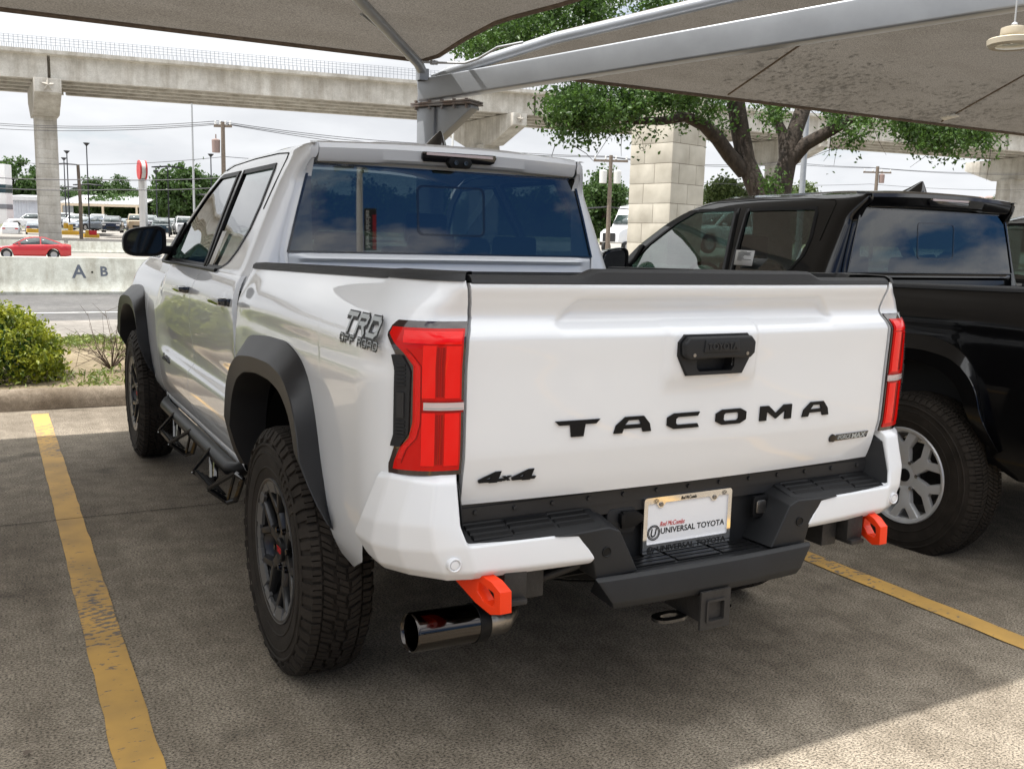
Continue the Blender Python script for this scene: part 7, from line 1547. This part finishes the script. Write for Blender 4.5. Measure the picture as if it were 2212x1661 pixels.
T(1300, 530, 368, 110, 84, 'big green tree behind the pole with two transformers', n=6000); T(1262, 530, 432, 80, 86, 'lower tree at the right edge of the white pickup roof', n=3000); T(1345, 530, 400, 60, 88, 'tree between the transformers pole and the stone pier', n=2600)
T(1560, 470, 388, 110, 110, 'pale green tree right of the stone pier', 'pale_leaf', n=4200); T(1720, 460, 406, 110, 120, 'pale low tree between the oak trunks and the lamp pole', 'pale_leaf', n=3200); T(1640, 470, 415, 80, 120, 'pale tree behind the forked oak trunk', 'pale_leaf', n=2400)
def hill(name, pts, depth, m, th=200):
    V = []; n = len(pts)
    fr = [atd(px, py, depth) for px, py in pts]; rows = [[(p[0], p[1], -5) for p in fr], [tuple(p) for p in fr]]
    bk = [atd(px, py, depth+th) for px, py in pts]; rows.append([(p[0], p[1], q[2]*.9) for p, q in zip(bk, fr)]); rows.append([(p[0], p[1], -5) for p in bk])
    o = MB().grid(rows).build(name, m, smooth=60); o['kind'] = 'structure'; return o
rng = np.random.default_rng(3)
hill('hills', [(px, 404+10*math.sin(px/47)+5*math.sin(px/17.)+(px/2212)*60) for px in range(-200, 2500, 30)], 1700, 'hill_green', 900)
hill('hillside', [(px, 560-(1-abs(px-2280)/420)*128+3*math.sin(px/14)) for px in range(1980, 2700, 20)], 420, 'hill_green', 400)
k = 0
for (px_, py_, w_) in ((2100, 430, 16), (2117, 428, 10), (2137, 427, 18), (2146, 434, 20), (2163, 432, 20), (2160, 444, 26), (2148, 452, 18)):
    k += 1; p = atd(px_, py_+5, 400); W__ = w_*400/FPX; h_ = 1.6*400/FPX*2.2; hz = empty('house', tuple(p), ang); tag(hz, ['leftmost house on the distant hill', 'small white house second from the left on the hill', 'top house with a hip roof on the hill', 'house just below the top one on the hill', 'rightmost upper house beside the pier on the hill', 'lower house with a long roof on the hill', 'lowest house of the hill cluster'][k-1], 'house', 'houses on the distant hill')
    m_ = MB(); m_.box(-W__/2, W__/2, -2, 2, -1, h_); m_.build('wall', 'house_wall', hz)
    m_ = MB(); m_.add([(-W__*.56, -2.6, h_), (W__*.56, -2.6, h_), (W__*.56, 2.6, h_), (-W__*.56, 2.6, h_), (-W__*.25, 0, h_+.9), (W__*.25, 0, h_+.9)], [(0, 1, 2, 3), (0, 1, 5, 4), (2, 3, 4, 5), (1, 2, 5), (3, 0, 4)]); m_.build('roof', 'house_roof', hz, smooth=False)
for (px_, py_) in ((2122, 437), (2155, 428), (2170, 428), (2165, 447)): p = atd(px_, py_+8, 380); far_tree(p[0], p[1], p[2], 3.2, 4.5, 'tree among the houses on the distant hill', 'far_leaf', 300+px_, 500, 'trees between the hill houses', trunk=True)
# ---------------------------------------------------------------- the pickups
truck = build_truck('white_paint', 'white_plastic', 'dark'); tag(truck, 'white double-cab pickup with black wheel arches and its tailgate facing us', 'pickup truck')
blk = build_truck('black_paint', 'black_paint', 'silver'); tag(blk, 'glossy black pickup with silver wheels parked right of the white one', 'pickup truck'); blk.location = (3.02, -.04, -.055)
g3 = copy_tree(blk); g3.location = (6.05, -.15, -.05); tag(g3, 'silver vehicle just showing beyond the black pickup at the right edge', 'pickup truck')
for ch in g3.children_recursive:
    if ch.type == 'MESH' and ch.data.materials and ch.data.materials[0].name == 'black_paint': ch.material_slots[0].link = 'OBJECT'; ch.material_slots[0].material = MATS['car_silver']
# label sheet and badge on the black pickup
lp = [at(*q, 'x', 2.19) for q in ((1594, 540), (1634, 542), (1627, 575), (1588, 572))]; m_ = MB(); m_.add([(p[0]-.012-3.02, p[1]+.04, p[2]+.055) for p in lp], [(0, 1, 2, 3)]); ws_ = m_.build('window_sticker', 'label_paper', blk, solid=.001)
lpv = [Vector((p[0]-.0145-3.02, p[1]+.04, p[2]+.055)) for p in lp]
for k in range(9):
    t = .08+k*.075; a = lpv[0].lerp(lpv[3], t).lerp(lpv[1].lerp(lpv[2], t), .15 if k else .25); b__ = lpv[0].lerp(lpv[3], t).lerp(lpv[1].lerp(lpv[2], t), (.6, .85, .8, .85, .5, .45, .5, .9, .4)[k]); m_ = MB(); m_.tube([a, b__], .0016, 3); m_.build('printed_line', 'ink_black', ws_)
text('side_badge', 'SR5', .034, 'chrome', blk, lambda u, v, w_: (-(.872+w_), 1.86-u, 1.222+v), depth=.004, w=.13, bold=.001)
# window label on the rear door of the white pickup
m_ = MB(); P4 = [(-.80, 2.33, 1.41), (-.80, 2.255, 1.41), (-.858, 2.275, 1.262), (-.858, 2.35, 1.262)]; m_.add([(x-.004, y, z) for x, y, z in P4], [(0, 1, 2, 3)]); m_.build('window_sticker', 'label_paper', truck, solid=.001)
# lot lamp behind the photographer, mirrored in the rear window
o = empty('lot_lamp', (6.35, -18, 0)); tag(o, 'white lot lamp pole with a banner standing behind the photographer', 'street lamp'); m_ = MB(); m_.tube([(0, 0, 0), (0, 0, 6.2)], [.13, .09], 14); m_.build('pole', 'pole_white', o, smooth=60)
for k in range(4): a = k*math.pi/2+.5; m_ = MB(); m_.box(.20, .85, -.14, .14, 6.18, 6.26, Matrix.Rotation(a, 4, 'Z')); m_.build('lamp_head', 'pole_black', o)
m_ = MB(); m_.box(.14, .55, -.01, .01, 4.05, 5.15); bnr = m_.build('banner', 'banner_black', o); m_ = MB(); m_.box(.42, .54, .011, .014, 4.07, 5.0); m_.build('banner_stripe', 'banner_red', bnr)
text('banner_lettering', 'New Vehicles', .20, 'label_paper', bnr, lambda u, v, w_: (.20+v, .012+w_, 4.12+u), depth=.004, w=.98, bold=.004)
ms = car('suv', 'car_white', 'white SUV parked behind the photographer', 0, 0, 1, 0); ms.location = (3.5, -16, 0); ms.rotation_euler = (0, 0, R_(95)); ms['group'] = 'cars behind the photographer'
for k, (x, cl_, lb_) in enumerate(((-.2, 'car_grey', 'grey SUV parked behind the photographer'), (-7.5, 'car_red', 'red SUV parked behind the photographer'), (7.5, 'car_black', 'black SUV parked behind the photographer'))):
    c_ = copy_tree(ms); swapmat(c_, cl_); c_.location = (x, -16.3, 0); tag(c_, lb_)
for k, x in enumerate((-30, -18, 4, 17, 30)): far_tree(x, -70-5*(k % 2), 0, 7.5, 9, 'tree on the horizon behind the photographer, number %d from the west' % (k+1) if False else 'green tree in the row behind the photographer', 'far_leaf', 500+k, 1500, 'trees behind the photographer')
